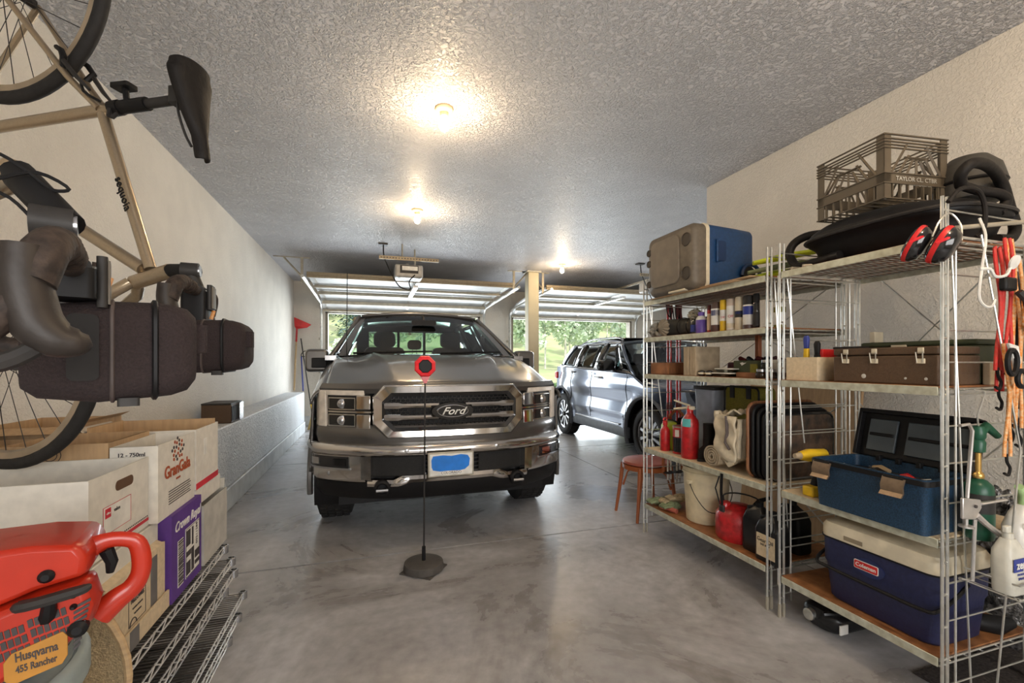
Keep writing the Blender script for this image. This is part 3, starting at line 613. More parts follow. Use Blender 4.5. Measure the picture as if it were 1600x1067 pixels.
for s in (-1, 1):
    st = MB().rings([[T(s*.42 + x, 2.55 + yo, z) for x, z in rrect(-.25*w, .25*w, .8, 1.52, .07)] for yo, w in ((0, .94), (.06, 1), (.14, .92))]).build('seat', 'leather', tk)
    MB().rings([[T(s*.42 + x, 2.6 + yo, z) for x, z in rrect(-.135*w, .135*w, 1.52, 1.72, .06)] for yo, w in ((0, .9), (.05, 1), (.10, .9))]).build('headrest', 'leather', st)
    MB().rings([[T(s*.45 + x, 3.55 + yo, z) for x, z in rrect(-.22, .22, .8, 1.44, .07)] for yo in (0, .14)]).build('rear_seat', 'leather', tk)
MB().rings([[T(.03 + x, 3.5 + yo, z) for x, z in rrect(-.10, .10, 1.52, 1.66, .05)] for yo in (0, .08)]).build('centre_headrest', 'leather', tk)
for xx in (0, .06): MB().rod(T(xx, 3.54, 1.4), T(xx, 3.54, 1.54), .008, 6).build('headrest_post', 'chrome_dull', tk)
MB().tube([T(.42 + .19 * math.cos(R(a)), 2.02 + .06 * math.sin(R(a)), 1.28 + .16 * math.sin(R(a))) for a in range(0, 360, 20)], .016, 6, closed=True).build('steering_wheel', 'black_plastic', tk)
MB().rings([[T(x, 1.95, z) for x, z in rrect(-.14, .14, 1.755, 1.815, .025)], [T(x, 1.99, z) for x, z in rrect(-.13, .13, 1.76, 1.81, .025)]]).build('rear_view_mirror', 'black_plastic', tk)
MB().rod(T(0, 1.99, 1.8), T(0, 2.05, 1.87), .012, 6).build('mirror_stem', 'black_plastic', tk)
for s, x0, x1 in ((0, -.75, .02), (1, .10, .78)):
    a = Vector(cabp(x0 / .86, .02)); b = Vector(cabp(x1 / .86, .055)); MB().tube([a + Vector((0, -.03, .012)), (a + b) / 2 + Vector((0, -.05, .014)), b + Vector((0, -.03, .012))], [.012, .012, .008], 6).build('wiper', 'black_plastic', tk)
MB().grid(lambda u, v: T(-.84 + 1.68*u, 1.28 + .09*v + .08*(2*u-1)**2, 1.385 + .015*v), 16, 2).build('cowl_panel', 'black_plastic', tk, solid=.01)
MB().rod(T(-.80, 1.25, 1.36), T(-.795, 1.27, 2.18), .004, 6).build('radio_antenna', 'black_plastic', tk)

# ---------------- SUV
SX, SY = 3.36, 0.0
sv = thing('suv', 'blue grey sport utility vehicle parked behind the wire shelving, seen from its side', 'car', (4.3, 6.3, 0))
WID = 1.86
def sxf(y, z, s=0):
    b = .03 * max(0, .85 - z) * 1.6 + .02 * max(0, z - 1.0) * 2 + .012 * math.cos((z - .78) * 16) * (1 if .55 < z < 1.15 else 0)
    e = .22 * max(0, (y - 7.35) / .85) ** 2.2 + .22 * max(0, (4.9 - y) / .9) ** 2.2
    for c_ in (4.97, 7.66): b -= .02 * math.exp(-((math.hypot(y - c_, z - .40) - .47) / .09) ** 2)
    return (SX + b + e) if s == 0 else (SX + WID - b - e)
def belt(y): return 1.02 + .0 * y if y < 4.95 else (1.02 + .17 * min(1, (y - 4.95) / .42) if y < 5.4 else 1.19 + .085 * (y - 5.4) / 2.6)
def sill(y): return .30 if 5.3 < y < 7.3 else .42
for s in (0, 1):
    side_skin(sv, 'body_side', 'suv_paint', lambda y, z, s=s: sxf(y, z, s), 4.05, 8.17, sill, belt, [(4.97, .41, .475), (7.66, .41, .475)], 110, 26, -1, .015)
    xs_ = SX - .005 if s == 0 else SX + WID + .005; d_ = -1 if s == 0 else 1
    for c_ in (4.97, 7.66):
        MB().tube([(xs_ - d_ * .0, c_ + .47 * math.cos(R(a)), .41 + .47 * math.sin(R(a))) for a in range(-25, 206, 8)], .028, 6).build('arch_trim', mat('arch_plastic', (.10, .11, .13), .5), sv)
        MB().rings([[(xs_ - d_ * q, c_ + .49 * math.cos(R(a)), .41 + .49 * math.sin(R(a))) for a in range(-25, 206, 10)] for q in (.01, .45)], closed=False, cap=False).build('wheel_well', 'black_plastic', sv)
        wheel(sv, xs_ - d_ * .14, c_, .375, .235, d_, 'chrome_dull', 10, .70)
    MB().rings([[(xs_ - d_ * o_, y, z) for o_, z in ((.06, .27), (.01, .28), (.0, .36), (.02, .42), (.06, .42))] for y in (5.42, 6.3, 7.2)]).build('sill_cladding', 'arch_plastic', sv, bevel=.004)
    MB().box(*sorted((xs_ + d_ * .004, xs_ - d_ * .02)), 5.62, 7.05, .43, .455).build('sill_chrome', 'chrome_dull', sv, bevel=.006)
    # glasshouse between slanted lines (belt y, roof y)
    L = [(5.22, 5.80), (5.30, 5.86), (5.55, 5.92), (6.26, 6.18), (6.40, 6.30), (6.98, 6.92), (7.12, 7.02), (7.76, 7.26), (7.98, 7.46)]
    K = ['front_pillar', 'quarter_glass', 'side_window', 'door_pillar', 'side_window', 'door_pillar', 'side_window', 'rear_pillar']
    def gp(i, t, s=s):
        y = L[i][0] + (L[i][1] - L[i][0]) * t; z = belt(L[i][0]) + (1.63 - belt(L[i][0])) * t; x = .02 + .15 * t + .02 * math.sin(PI * t) * -1
        e = .16 * max(0, (y - 7.2) / .8) ** 2; return ((SX + x + e) if s == 0 else (SX + WID - x - e), y, z)
    for i in range(8):
        nm = K[i]; m = 'side_glass' if 'window' in nm or 'glass' in nm else ('black_gloss' if 'door' in nm else 'suv_paint')
        a0, a1 = (.04, .93) if m == 'side_glass' else (0, 1)
        MB().grid(lambda u, v: tuple(Vector(gp(i, a0 + (a1-a0)*v)).lerp(Vector(gp(i+1, a0 + (a1-a0)*v)), u)), 4, 8).build(nm, m, sv, solid=.004 if m == 'side_glass' else .03)
    MB().tube([gp(1, .99), gp(2, .985), gp(4, .985), gp(6, .985), gp(7, .95)], .012, 6).build('window_trim', 'chrome_dull', sv)
    MB().tube([(gp(i, 0)[0] - (0 if s else .0), gp(i, 0)[1], gp(i, 0)[2]) for i in (1, 2, 4, 6, 7, 8)], .012, 6).build('window_trim', 'chrome_dull', sv)
    xr = SX + .27 if s == 0 else SX + WID - .27
    MB().tube([(xr, 5.95, 1.655), (xr, 6.02, 1.70), (xr, 6.5, 1.72), (xr, 7.0, 1.71), (xr, 7.30, 1.66)], .016, 8).build('roof_rail', 'chrome_dull', sv)
    if s == 0:
        for yy, zz in ((6.22, 1.10), (7.20, 1.16)):
            h = MB().tube([(SX - .0, yy - .10, zz), (SX - .035, yy - .07, zz), (SX - .035, yy + .07, zz + .005), (SX - .0, yy + .10, zz)], .013, 8).build('door_handle', 'chrome', sv)
        for yy, yt in ((6.52, 6.33), (5.42, 5.40), (7.26, 7.1)):
            MB().tube([(sxf(yy, z) - .001 - .008, yy + (yt - yy) * max(0, (z - .45)) / .8 * .4, z) for z in [.46 + .06 * k for k in range(13)]], .0045, 4).build('door_seam', 'black_plastic', sv)
    mx_ = SX - .13 if s == 0 else SX + WID + .13
    MB().rings([[(mx_ + xx * d_ * -1, 5.78 + yy, z) for xx, z in rrect(-.13 * w, .13 * w, 1.205 + .02*(1-w), 1.36 - .01*(1-w), .04*w)] for yy, w in ((-.09, .6), (-.05, .95), (.0, 1), (.06, .97))]).build('mirror', 'black_gloss', sv)
    MB().box(*sorted((SX + .02, mx_)) if s == 0 else sorted((SX + WID - .02, mx_)), 5.74, 5.80, 1.205, 1.24).build('mirror_mount', 'black_plastic', sv, bevel=.008)
    MB().box(*sorted((xs_ - d_*.05, xs_ - d_ * .20)), 7.98, 8.10, 1.02, 1.15).build('tail_light', 'red_plastic', sv, bevel=.02)
def sroof(u, v):
    x = -1 + 2*u; y = 5.72 + 2.0 * v; w = WID / 2 - .175 + .01 * math.sin(PI * v) - .05 * v ** 3
    return (SX + WID/2 + x * w, y + .12 * abs(x)**2 * (1 - v) * 1, 1.675 + .03 * math.sin(PI * v) - .045 * abs(x) ** 3 - .06 * v ** 3 - .04 * (1-v)**6)
MB().grid(sroof, 16, 16).build('roof', 'suv_paint', sv, solid=.03)
MB().box(SX + .35, SX + WID - .35, 6.0, 6.9, 1.690, 1.708).build('sunroof', 'black_gloss', sv, bevel=.008)
MB().grid(lambda u, v: (SX + WID/2 + (-1 + 2*u) * (.86 - .15 * v), 5.05 + .12 * abs(2*u-1)**2 + .69 * v, 1.15 + .515 * v - .03 * abs(2*u-1)**2 * v), 14, 8).build('windscreen', 'windscreen', sv)
MB().grid(lambda u, v: (SX + WID/2 + (-1+2*u) * (.89 - .02*(1-v)), 4.12 + .18*abs(2*u-1)**3 * (1-v) + .98 * v, .99 + .13 * (v ** .6) - .06*abs(2*u-1)**4 + .012*math.cos((2*u-1)*9)), 24, 12).build('hood', 'suv_paint', sv, solid=.02)
MB().rings([[(SX + WID/2 + (-1+2*k/16) * .88, 4.05 + .16 * abs(-1+2*k/16) ** 3 + o_, z) for o_, z in ((.02, .25), (0, .45), (.0, .8), (.06, .99), (.3, .99), (.3, .25))] for k in range(17)]).build('front_bumper', 'suv_paint', sv)
MB().box(SX + .5, SX + WID - .5, 4.0, 4.06, .60, .88).build('front_grille', 'black_plastic', sv, bevel=.02)
MB().rings([[(SX + WID/2 + (-1+2*k/16) * .86, 8.20 - .16 * abs(-1+2*k/16) ** 3 + o_, z) for o_, z in ((.0, .34), (.03, .45), (.02, .7), (-.02, 1.25), (-.3, 1.25), (-.3, .34))] for k in range(17)]).build('rear_bumper', 'suv_paint', sv)
MB().grid(lambda u, v: (SX + WID/2 + (-1+2*u)*(.80 - .12*v), 8.12 - .42*v - .1*abs(2*u-1)**3, 1.24 + .38*v), 10, 6).build('rear_window', 'side_glass', sv, solid=.01)
MB().box(SX + .12, SX + WID - .12, 4.2, 8.0, .26, .36).build('underbody', 'black_plastic', sv)
MB().box(SX + .1, SX + WID - .1, 5.2, 5.6, .9, 1.14).build('dashboard', 'black_plastic', sv, bevel=.04)
for s in (-1, 1):
    for yy in (6.25, 7.1):
        st = MB().box(SX + WID/2 + s*.42 - .24, SX + WID/2 + s*.42 + .24, yy, yy + .14, .6, 1.28).build('seat', 'leather', sv, bevel=.05)
        MB().box(SX + WID/2 + s*.42 - .12, SX + WID/2 + s*.42 + .12, yy + .03, yy + .12, 1.31, 1.49).build('headrest', 'leather', st, bevel=.035)
MB().box(SX + .1, SX + WID - .1, 5.3, 7.9, .36, .60).build('cabin_floor', 'black_plastic', sv)
# ============================================================ WIRE SHELVING (right)
XF, XB = 2.025, 2.60
def zig(mb, a, b, n, h, r):
    a, b = Vector(a), Vector(b); pts = [a.lerp(b, k / n) + Vector((0, 0, h if k % 2 else 0)) for k in range(n + 1)]
    for p, q in zip(pts, pts[1:]): mb.rod(p, q, r, 4)
def shelf_unit(Y0, Y1, levels, label, loc):
    u = thing('wire_shelving_unit', label, 'shelving', loc, 'wire shelving units')
    for (x, sx) in ((XF, 1), (XB, -1)):
        for y, sy in ((Y0, 1), (Y1, -1)):
            up = MB().rod((x, y, .012), (x, y, 1.95), .0058, 8).rod((x + sx*.028, y, .012), (x + sx*.028, y, 1.95), .0058, 8).build('upright', 'galv', u)
            lk = MB()
            for k in range(16): lk.rod((x, y, .1 + k*.12), (x + sx*.028, y, .1 + k*.12), .0045, 6)
            lk.build('upright_links', 'galv', up)
            MB().rod((x, y, 0), (x, y, .07), .0085, 8).rod((x + sx*.028, y, 0), (x + sx*.028, y, .07), .0085, 8).build('foot', 'zinc', up)
            MB().rod((x + sx*.075, y, .12), (x + sx*.075, y, 1.80), .0042, 6).build('side_rod', 'galv', u)
    for y in (Y0, Y1):
        for z in (.12, .36, .50, .80, .95, 1.09, 1.33, 1.45, 1.66, 1.90): MB().rod((XF + .028, y, z), (XB - .028, y, z), .0035, 6).build('end_rung', 'galv', u)
        MB().rod((XF + .05, y, 1.78), (XF + .17, y, .02 if y == Y0 else .9), .004, 6).build('end_brace', 'galv', u)
    for a, b in ((Y0, Y1), (Y1, Y0)): MB().rod((XB + .005, a, .25), (XB + .005, b, 1.1), .0035, 6).build('back_brace', 'galv', u)
    for a, b in ((Y0 + .1, Y1 - .1), (Y1 - .1, Y0 + .1)): MB().rod((XB + .009, a, 1.24), (XB + .009, b, 1.78), .0035, 6).build('back_brace', 'galv', u)
    for z in levels:
        s = MB().box(XF - .004, XF + .002, Y0 + .012, Y1 - .012, z - .034, z).build('shelf_front_lip', 'galv_cream', u, bevel=.0015, seg=1)
        s.name = 'shelf'
        MB().box(XB - .002, XB + .004, Y0 + .01, Y1 - .01, z - .034, z).build('back_lip', 'galv_cream', s)
        for y in (Y0 + .012, Y1 - .012): MB().rod((XF + .002, y, z - .010), (XB, y, z - .010), .004, 6).rod((XF + .002, y, z - .03), (XB, y, z - .03), .004, 6).build('end_rail', 'galv', s)
        wr_ = MB()
        n = int((Y1 - Y0) / .028)
        for k in range(1, n): wr_.rod((XF, Y0 + (Y1-Y0)*k/n, z - .009), (XB, Y0 + (Y1-Y0)*k/n, z - .009), .0022, 4)
        for k in range(6): wr_.rod((XF + .05 + k*.095, Y0, z - .0135), (XF + .05 + k*.095, Y1, z - .0135), .003, 4)
        o = wr_.build('wire_deck', 'galv', s); o['kind'] = 'stuff'
    return u
Z = [1.80, 1.52, 1.238, .665, .23]
shelf_unit(1.876, 3.02, Z, 'five tier wire shelving unit farther from the camera, holding the spray cans', (2.3, 2.45, 0))
shelf_unit(1.105, 1.80, [1.80, 1.238, .665, .22], 'four tier wire shelving unit nearest the camera, holding the toolboxes and chest', (2.3, 1.45, 0))
def liner(y0, y1, z, label, m='hardboard', x0=2.028, x1=2.59):
    rootless(tag(MB().box(x0, x1, y0, y1, z - .006, z + .001).build('shelf_board', m), label, 'board', 'brown hardboard sheets lining the shelves'), ((x0+x1)/2, (y0+y1)/2, z))
liner(1.89, 3.0, 1.801, 'hardboard sheet under the blue and brown cooler'); liner(1.89, 3.0, 1.521, 'hardboard sheet under the row of spray cans'); liner(1.89, 3.0, 1.239, 'hardboard sheet under the two grey wooden blocks')
liner(1.89, 3.0, .666, 'hardboard sheet under the red extinguisher bottle', 'card_light'); liner(1.89, 3.0, .231, 'hardboard sheet under the cream bucket', 'hardboard')
liner(1.12, 1.79, 1.801, 'hardboard sheet under the black moulded tub'); liner(1.12, 1.79, 1.239, 'hardboard sheet under the brown latched case'); liner(1.12, 1.79, .666, 'hardboard sheet under the open blue toolbox', 'card_light'); liner(1.12, 1.79, .221, 'orange brown hardboard sheet under the navy cooler')

# ---------- cooler on its side, top of far unit
c = thing('cooler', 'large blue cooler with brown lid lying on its side on the top shelf', 'cooler', (2.2, 2.6, 1.803))
sec = lambda x, r, g=0: [(x, y, z) for y, z in rrect(2.36 + g, 2.86 - g, 1.803 + g, 2.235 - g, r, 6)]
MB().rings([sec(2.07, .05), sec(2.30, .05, .008), sec(2.43, .045, .016), sec(2.45, .03, .03)]).build('body', 'blue_plastic', c)
MB().rings([sec(2.045, .05, -.004), sec(2.072, .05, -.004)]).build('rim_band', 'cream_plastic', c, bevel=.004)
ld = MB().rings([sec(1.945, .03, .03), sec(1.955, .05, .012), sec(1.985, .055, 0), sec(2.045, .055, 0)]).build('lid', 'grey_lid', c)
MB().rings([[(x, y, z) for y, z in rrect(2.49, 2.80, 1.86, 2.19, .05, 5)] for x in (1.950, 1.933)]).build('raised_panel', mat('lid_panel', (.165, .135, .10), .5), ld, bevel=.006, seg=3)
for y, z in ((2.425, 2.13), (2.425, 1.91), (2.83, 2.13), (2.83, 2.05), (2.83, 1.90)):
    MB().at(1.943, y, z).lathe([(.044 if y < 2.5 else .026, 0), (.042 if y < 2.5 else .024, -.005), (.038 if y < 2.5 else .02, .002), (0, .004)], 24, 'x').build('cup_holder', mat('lid_dark', (.055, .042, .03), .6), ld)
MB().box(1.95, 2.06, 2.45, 2.62, 1.803, 1.818).build('latch', 'cream_plastic', c, bevel=.005)
MB().rings([[(x, 2.355, z) for x, z in rrect(2.13, 2.20, 1.99, 2.12, .015)], [(x, 2.372, z) for x, z in rrect(2.14, 2.19, 2.0, 2.11, .012)]]).build('handle_recess', mat('blue_dark', (.006, .03, .10), .5), c)
MB().box(2.12, 2.135, 2.347, 2.36, 1.98, 2.13).build('side_handle', 'blue_plastic', c, bevel=.004)
MB().at(2.39, 2.367, 1.915).lathe([(.052, -.012), (.055, 0), (.055, .03), (.02, .035), (0, .035)], 24, 'y').build('wheel', 'black_rubber', c)
MB().tube([(2.40 + .075*math.cos(R(a)), 2.352, 1.905 + .075*math.sin(R(a))) for a in range(0, 181, 15)], .012, 6).build('wheel_arch', 'blue_dark', c)
nb = thing('folded_tarp', 'lime and dark folded tarp bundle behind the cooler, topmost shelf', 'tarp', (2.45, 2.1, 1.803))
for k, (m, y, z, t) in enumerate((('neon', 2.12, 1.84, .04), ('glove_green', 2.06, 1.88, .03), ('neon', 2.02, 1.93, .035))):
    MB().tube([(2.20, y + .12, z), (2.35, y + .02, z + .03), (2.52, y - .06, z + .06)], [t*.6, t, t*.7], 10, flat=.6).build('fold', m, nb)
MB().rod((2.26, 2.22, 1.83), (2.50, 1.96, 1.92), .012).build('pole', 'dark_grey', nb)
for k, (y0, y1, zz) in enumerate(((2.05, 2.9, 1.8035), (1.95, 2.35, 1.8095))):
    rootless(tag(MB().grid(lambda u, v: (1.985 + .5*u, y0 + (y1-y0)*v, zz - .001 + .006*math.sin(u*5+k)*(1-v) * .0), 8, 8).build('cardboard_sheet', 'cardboard', solid=.003), ('flattened brown cardboard lying under the big cooler', 'small flattened cardboard piece beside the cooler wheel')[k], 'cardboard'), (2.2, (y0+y1)/2, zz))

# ---------- shelf 1.52 : cans and bottles
def lab(mb_parent, x, y, z0, z1, r, m, a0=150, a1=300, name='label'):
    return MB().grid(lambda u, v: (x + r*math.cos(R(a0+(a1-a0)*u)), y + r*math.sin(R(a0+(a1-a0)*u)), z0 + (z1-z0)*v), 16, 1).build(name, m, mb_parent)
def can(x, y, z, r, h, body, cap, caph, label, bands=(), word=None, wcol='ink_red', group='spray cans and bottles on the second shelf'):
    t = thing('spray_can', label, 'can', (x, y, z), group)
    MB().at(x, y, z).lathe([(r*.9, 0), (r, .005), (r, h-caph-.012), (r*.93, h-caph-.004), (r*.8, h-caph)], 24).build('body', body, t)
    MB().at(x, y, z).lathe([(r*.96, h-caph-.006), (r*.97, h-.012), (r*.86, h-.002), (0, h)], 24).build('cap', cap, t)
    for z0, z1, m in bands: lab(t, x, y, z + z0, z + z1, r*1.012, m, 120, 330)
    if word:
        M = Matrix.Translation((x - r*1.02*.77, y - r*1.02*.64, z + h*.45)) @ Matrix.Rotation(R(-50), 4, 'Z') @ Matrix.Rotation(R(90), 4, 'X')
        text(word, r*.85, wcol, t, None, M=M)
    return t
Z2 = 1.522
can(2.14, 2.435, Z2, .017, .19, 'red_metal', 'maroon', .03, 'thin red and cream can, leftmost of the upright spray cans', ((.02, .13, mat('cream_lbl', (.7, .52, .34), .5)),), None)
can(2.13, 2.368, Z2, .030, .20, 'brown_can', mat('cap_brown', (.10, .06, .045), .5), .05, 'brown capped spray can with white and blue label', ((.05, .155, 'white_gloss'), (.11, .145, 'label_blue')), None)
can(2.125, 2.300, Z2, .020, .205, mat('yel', (.75, .48, .02), .4), 'yellow', .05, 'slim all yellow spray can', ((.07, .14, 'white_gloss'),), 'Off')
can(2.13, 2.240, Z2, .027, .205, 'white_gloss', mat('cap_pink', (.62, .50, .40), .4), .04, 'white spray can with red lettering between the yellow and cream cans', ((.02, .05, 'cream_plastic'),), 'Off')
can(2.13, 2.174, Z2, .025, .207, 'cream_plastic', 'cream_plastic', .045, 'cream spray can with dark blue panel', ((.08, .12, 'dark_grey'), (.10, .115, 'label_blue')))
can(2.13, 2.105, Z2, .031, .205, 'white_gloss', 'dark_grey', .05, 'white spray can with charcoal cap and blue label', ((0.0, .03, 'brown_can'), (.09, .14, 'label_blue')))
can(2.13, 2.048, Z2, .018, .21, 'black_gloss', 'black_plastic', .05, 'slim black can, rightmost before the shelf upright', ((.02, .1, 'dark_grey'),))
can(2.20, 1.955, Z2, .030, .20, 'olive', 'cream_plastic', .04, 'olive and white can just behind the shelf upright', ((.02, .09, 'white_gloss'), (.12, .15, 'white_gloss')))
p = thing('bottle', 'purple bottle with cream neck beside the rolled sleeping bag', 'bottle', (2.14, 2.515, Z2))
MB().at(2.14, 2.515, Z2).lathe([(.034, 0), (.036, .01), (.036, .095), (.030, .105)], 24).build('body', 'purple_plastic', p)
MB().at(2.14, 2.515, Z2).lathe([(.0355, .09), (.035, .105), (.022, .122), (.02, .125)], 24).build('neck', 'white_gloss', p)
MB().at(2.14, 2.515, Z2).lathe([(.021, .12), (.021, .15), (0, .152)], 20).build('cap', 'purple_plastic', p)
p = thing('jar', 'black jar with a crumpled grey bag over its top', 'jar', (2.16, 2.60, Z2))
MB().at(2.16, 2.60, Z2).lathe([(.03, 0), (.032, .01), (.032, .1), (.025, .11)], 20).build('body', 'black_gloss', p)
def crumple(cx, cy, cz, rx, ry, rz, amp, fr, seed, n=16):
    return MB().grid(lambda u, v: (lambda d: (cx + rx*d.x*(1+amp*noise.noise(d*fr+Vector((seed,0,0)))), cy + ry*d.y*(1+amp*noise.noise(d*fr+Vector((seed,9,0)))), cz + rz*d.z*(1+amp*noise.noise(d*fr+Vector((0,seed,0))))))(Vector((math.cos(2*PI*u)*math.sin(PI*v), math.sin(2*PI*u)*math.sin(PI*v), -math.cos(PI*v)))), n*2, n, cu=True)
crumple(2.16, 2.60, Z2 + .14, .042, .042, .04, .9, 3, 3).build('bag_top', mat('bag_grey', (.30, .27, .20), .6), p, angle=20)
lab(p, 2.16, 2.60, Z2 + .02, Z2 + .07, .0325, 'label_blue')
p = thing('sleeping_bag', 'dark grey rolled sleeping bag with gathered pleated end', 'sleeping bag', (2.2, 2.75, Z2))
gr_ = MB(); RR = .067
def roll(u, v):
    a = 2*PI*u; y = 2.92 - .34*v; x = 2.16 + .12 * v; r = RR * (1 + .04*math.sin(a*5+v*4)); return (x + r*math.cos(a), y, Z2 + RR + r*math.sin(a))
gr_.grid(roll, 30, 10, cu=True).build('roll', mat('sleep_grey', (.06, .055, .045), .7), p)
MB().grid(lambda u, v: (2.16 + RR*v*math.cos(2*PI*u), 2.92 + .03*(1-v)*1 + .006*math.sin(2*PI*u*16)*v, Z2 + RR + RR*v*math.sin(2*PI*u)), 64, 5, cu=True).build('far_end', 'glove_tan', p)
MB().grid(lambda u, v: (2.09 - .05*(1-v) + .006*math.sin(2*PI*u*14)*v, 2.86 + RR*v*math.cos(2*PI*u), Z2 + RR + RR*v*math.sin(2*PI*u)), 56, 5, cu=True).build('pleated_end', mat('pleat', (.26, .22, .16), .7), p)
for y in (2.66, 2.76): MB().tube([(2.2 + (RR+.003)*math.cos(R(a)), y, Z2 + RR + (RR+.003)*math.sin(R(a))) for a in range(0, 360, 20)], .007, 4, closed=True, flat=.4).build('strap', 'black_plastic', p)
g_ = thing('work_gloves', 'grey and yellow crumpled work gloves at the far end beside the sleeping bag', 'gloves', (2.12, 2.97, Z2))
crumple(2.10, 2.96, Z2 + .05, .05, .04, .05, .9, 3, 1).build('glove', mat('glove_grey', (.28, .26, .22), .8), g_, angle=20)
crumple(2.15, 2.95, Z2 + .075, .03, .03, .045, .6, 3, 2).build('cuff', 'yellow', g_, angle=20)
for k in range(4): MB().tube([(2.08 + k*.02, 2.94, Z2 + .04), (2.06 + k*.02, 2.90, Z2 + .03), (2.055 + k*.02, 2.88, Z2 + .011)], .011, 8).build('finger', 'glove_grey', g_)

# ---------- shelf 1.238
Z3 = 1.240
def woodb(x0, x1, y0, y1, z0, z1, name, label, m, cat='box', bev=.003, grp=None):
    return rootless(tag(MB().box(x0, x1, y0, y1, z0, z1).build(name, m, bevel=bev), label, cat, grp), ((x0+x1)/2, (y0+y1)/2, z0))
w = thing('wooden_box', 'terracotta brown wooden box, leftmost on the middle shelf', 'box', (2.18, 2.88, Z3))
for (a, b, c_, d_) in ((2.06, 2.30, 2.78, 2.79), (2.06, 2.30, 2.97, 2.98), (2.06, 2.07, 2.79, 2.97), (2.29, 2.30, 2.79, 2.97)): MB().box(a, b, c_, d_, Z3 + .002, Z3 + .085).build('side_board', 'wood_dark', w, bevel=.002, seg=1)
MB().box(2.07, 2.29, 2.79, 2.97, Z3 + .002, Z3 + .01).build('bottom_board', 'wood_dark', w)
woodb(2.05, 2.25, 2.53, 2.585, Z3, Z3 + .195, 'wooden_block', 'grey brown wooden block standing upright, the farther of two', 'wood_block', 'block', .003, 'grey wooden blocks')
woodb(2.05, 2.25, 2.465, 2.525, Z3, Z3 + .195, 'wooden_block', 'grey brown wooden block standing upright, the nearer of two', 'wood_block', 'block', .003, 'grey wooden blocks')
for k, (y, l_) in enumerate(((2.44, 'small black spool with cream stripe in front of the wooden blocks'), (2.37, 'small black spool with pale ring beside the plastic tub lids'))):
    b_ = thing('black_spool', l_, 'spool', (2.08, y, Z3))
    MB().at(2.08, y, Z3).lathe([(.02, 0), (.024, .01), (.024, .03), (.012, .038), (0, .04)], 16).build('body', 'black_gloss', b_); MB().at(2.08, y, Z3 + .012).lathe([(.0245, 0), (.025, .006), (.0245, .012)], 16).build('ring', 'cream_plastic', b_)
def tub(x, y, z, w, d, h, label, name='plastic_tub'):
    t = thing(name, label, 'container', (x, y, z))
    MB().rings([[(a, b, z + zz) for a, b in rrect(x-w/2+g, x+w/2-g, y-d/2+g, y+d/2-g, .02)] for zz, g in ((0, .008), (h, 0))]).build('tub', 'clear_plastic', t)
    MB().rings([[(a, b, z + zz) for a, b in rrect(x-w/2-.004, x+w/2+.004, y-d/2-.004, y+d/2+.004, .022)] for zz in (h, h+.008)]).build('lid', 'milky', t, bevel=.002); return t
tub(2.11, 2.26, Z3, .10, .15, .018, 'flat clear plastic tub with milky lid, lower of two'); tub(2.12, 2.25, Z3 + .027, .10, .14, .018, 'flat clear plastic tub with milky lid, upper of two')
b_ = thing('small_box', 'dark olive box with a white bird emblem beyond the plastic tubs', 'box', (2.2, 2.12, Z3 + .04))
MB().box(2.13, 2.28, 2.04, 2.22, Z3 + .03, Z3 + .10).build('carton', 'green_case', b_, bevel=.002); MB().box(2.126, 2.131, 2.04, 2.09, Z3 + .03, Z3 + .08).build('band', 'olive', b_)
MB().prism([(-2.17, .085), (-2.15, .092), (-2.14, .086), (-2.12, .088), (-2.14, .076), (-2.155, .068), (-2.16, .078)], 2.1285, 2.1295, 'yz').build('x', 'white_gloss', b_); 
bpy.data.objects.remove(bpy.data.objects['x'])
MB().prism([(2.17, Z3+.085), (2.15, Z3+.09), (2.14, Z3+.086), (2.12, Z3+.088), (2.14, Z3+.077), (2.155, Z3+.07), (2.16, Z3+.078)], 2.1275, 2.1295, 'yz').build('bird_emblem', 'white_gloss', b_)
woodb(2.10, 2.29, 2.0, 2.17, Z3, Z3 + .03, 'wooden_tray', 'dark brown flat wooden tray beneath the olive box', 'wood_dark', 'tray')
woodb(2.18, 2.30, 1.955, 2.035, Z3 + .031, Z3 + .105, 'grey_box', 'small plain grey carton beside the olive box', 'card_grey')
t = thing('toolbox_tray', 'maroon metal tray heaped with dark red tools behind the cartons', 'tray', (2.42, 2.25, Z3))
MB().box(2.34, 2.52, 2.05, 2.50, Z3, Z3 + .09).build('tray', 'maroon', t, bevel=.01)
for k in range(5): MB().tube([(2.38 + .03*(k%3), 2.08 + .08*k, Z3 + .10), (2.40, 2.16 + .07*k, Z3 + .115), (2.43, 2.24 + .05*k, Z3 + .105)], [.012, .016, .012], 8).build('tool', ('maroon', 'black_plastic')[k % 2], t)
woodb(2.44, 2.47, 2.33, 2.36, Z3 + .1, Z3 + .27, 'red_post', 'upright red brown wooden stake behind the wooden blocks', 'chair_wood', 'stake')
for k, (x, y, z, r) in enumerate(((2.10, 1.985, Z3, .03), (2.11, 1.925, Z3, .028), (2.10, 1.955, Z3 + .052, .026))):
    j = thing('glass_jar', ('small glass jar on the shelf beside the upright, farther one', 'small glass jar on the shelf beside the upright, nearer one', 'small glass jar balanced on top of the two others')[k], 'jar', (x, y, z))
    MB().at(x, y, z).lathe([(r*.9, 0), (r, .006), (r, .03), (r*.8, .038)], 20).build('glass', 'lens', j); MB().at(x, y, z).lathe([(r*.86, .037), (r*.86, .051), (0, .052)], 20).build('lid', 'chrome_dull', j)

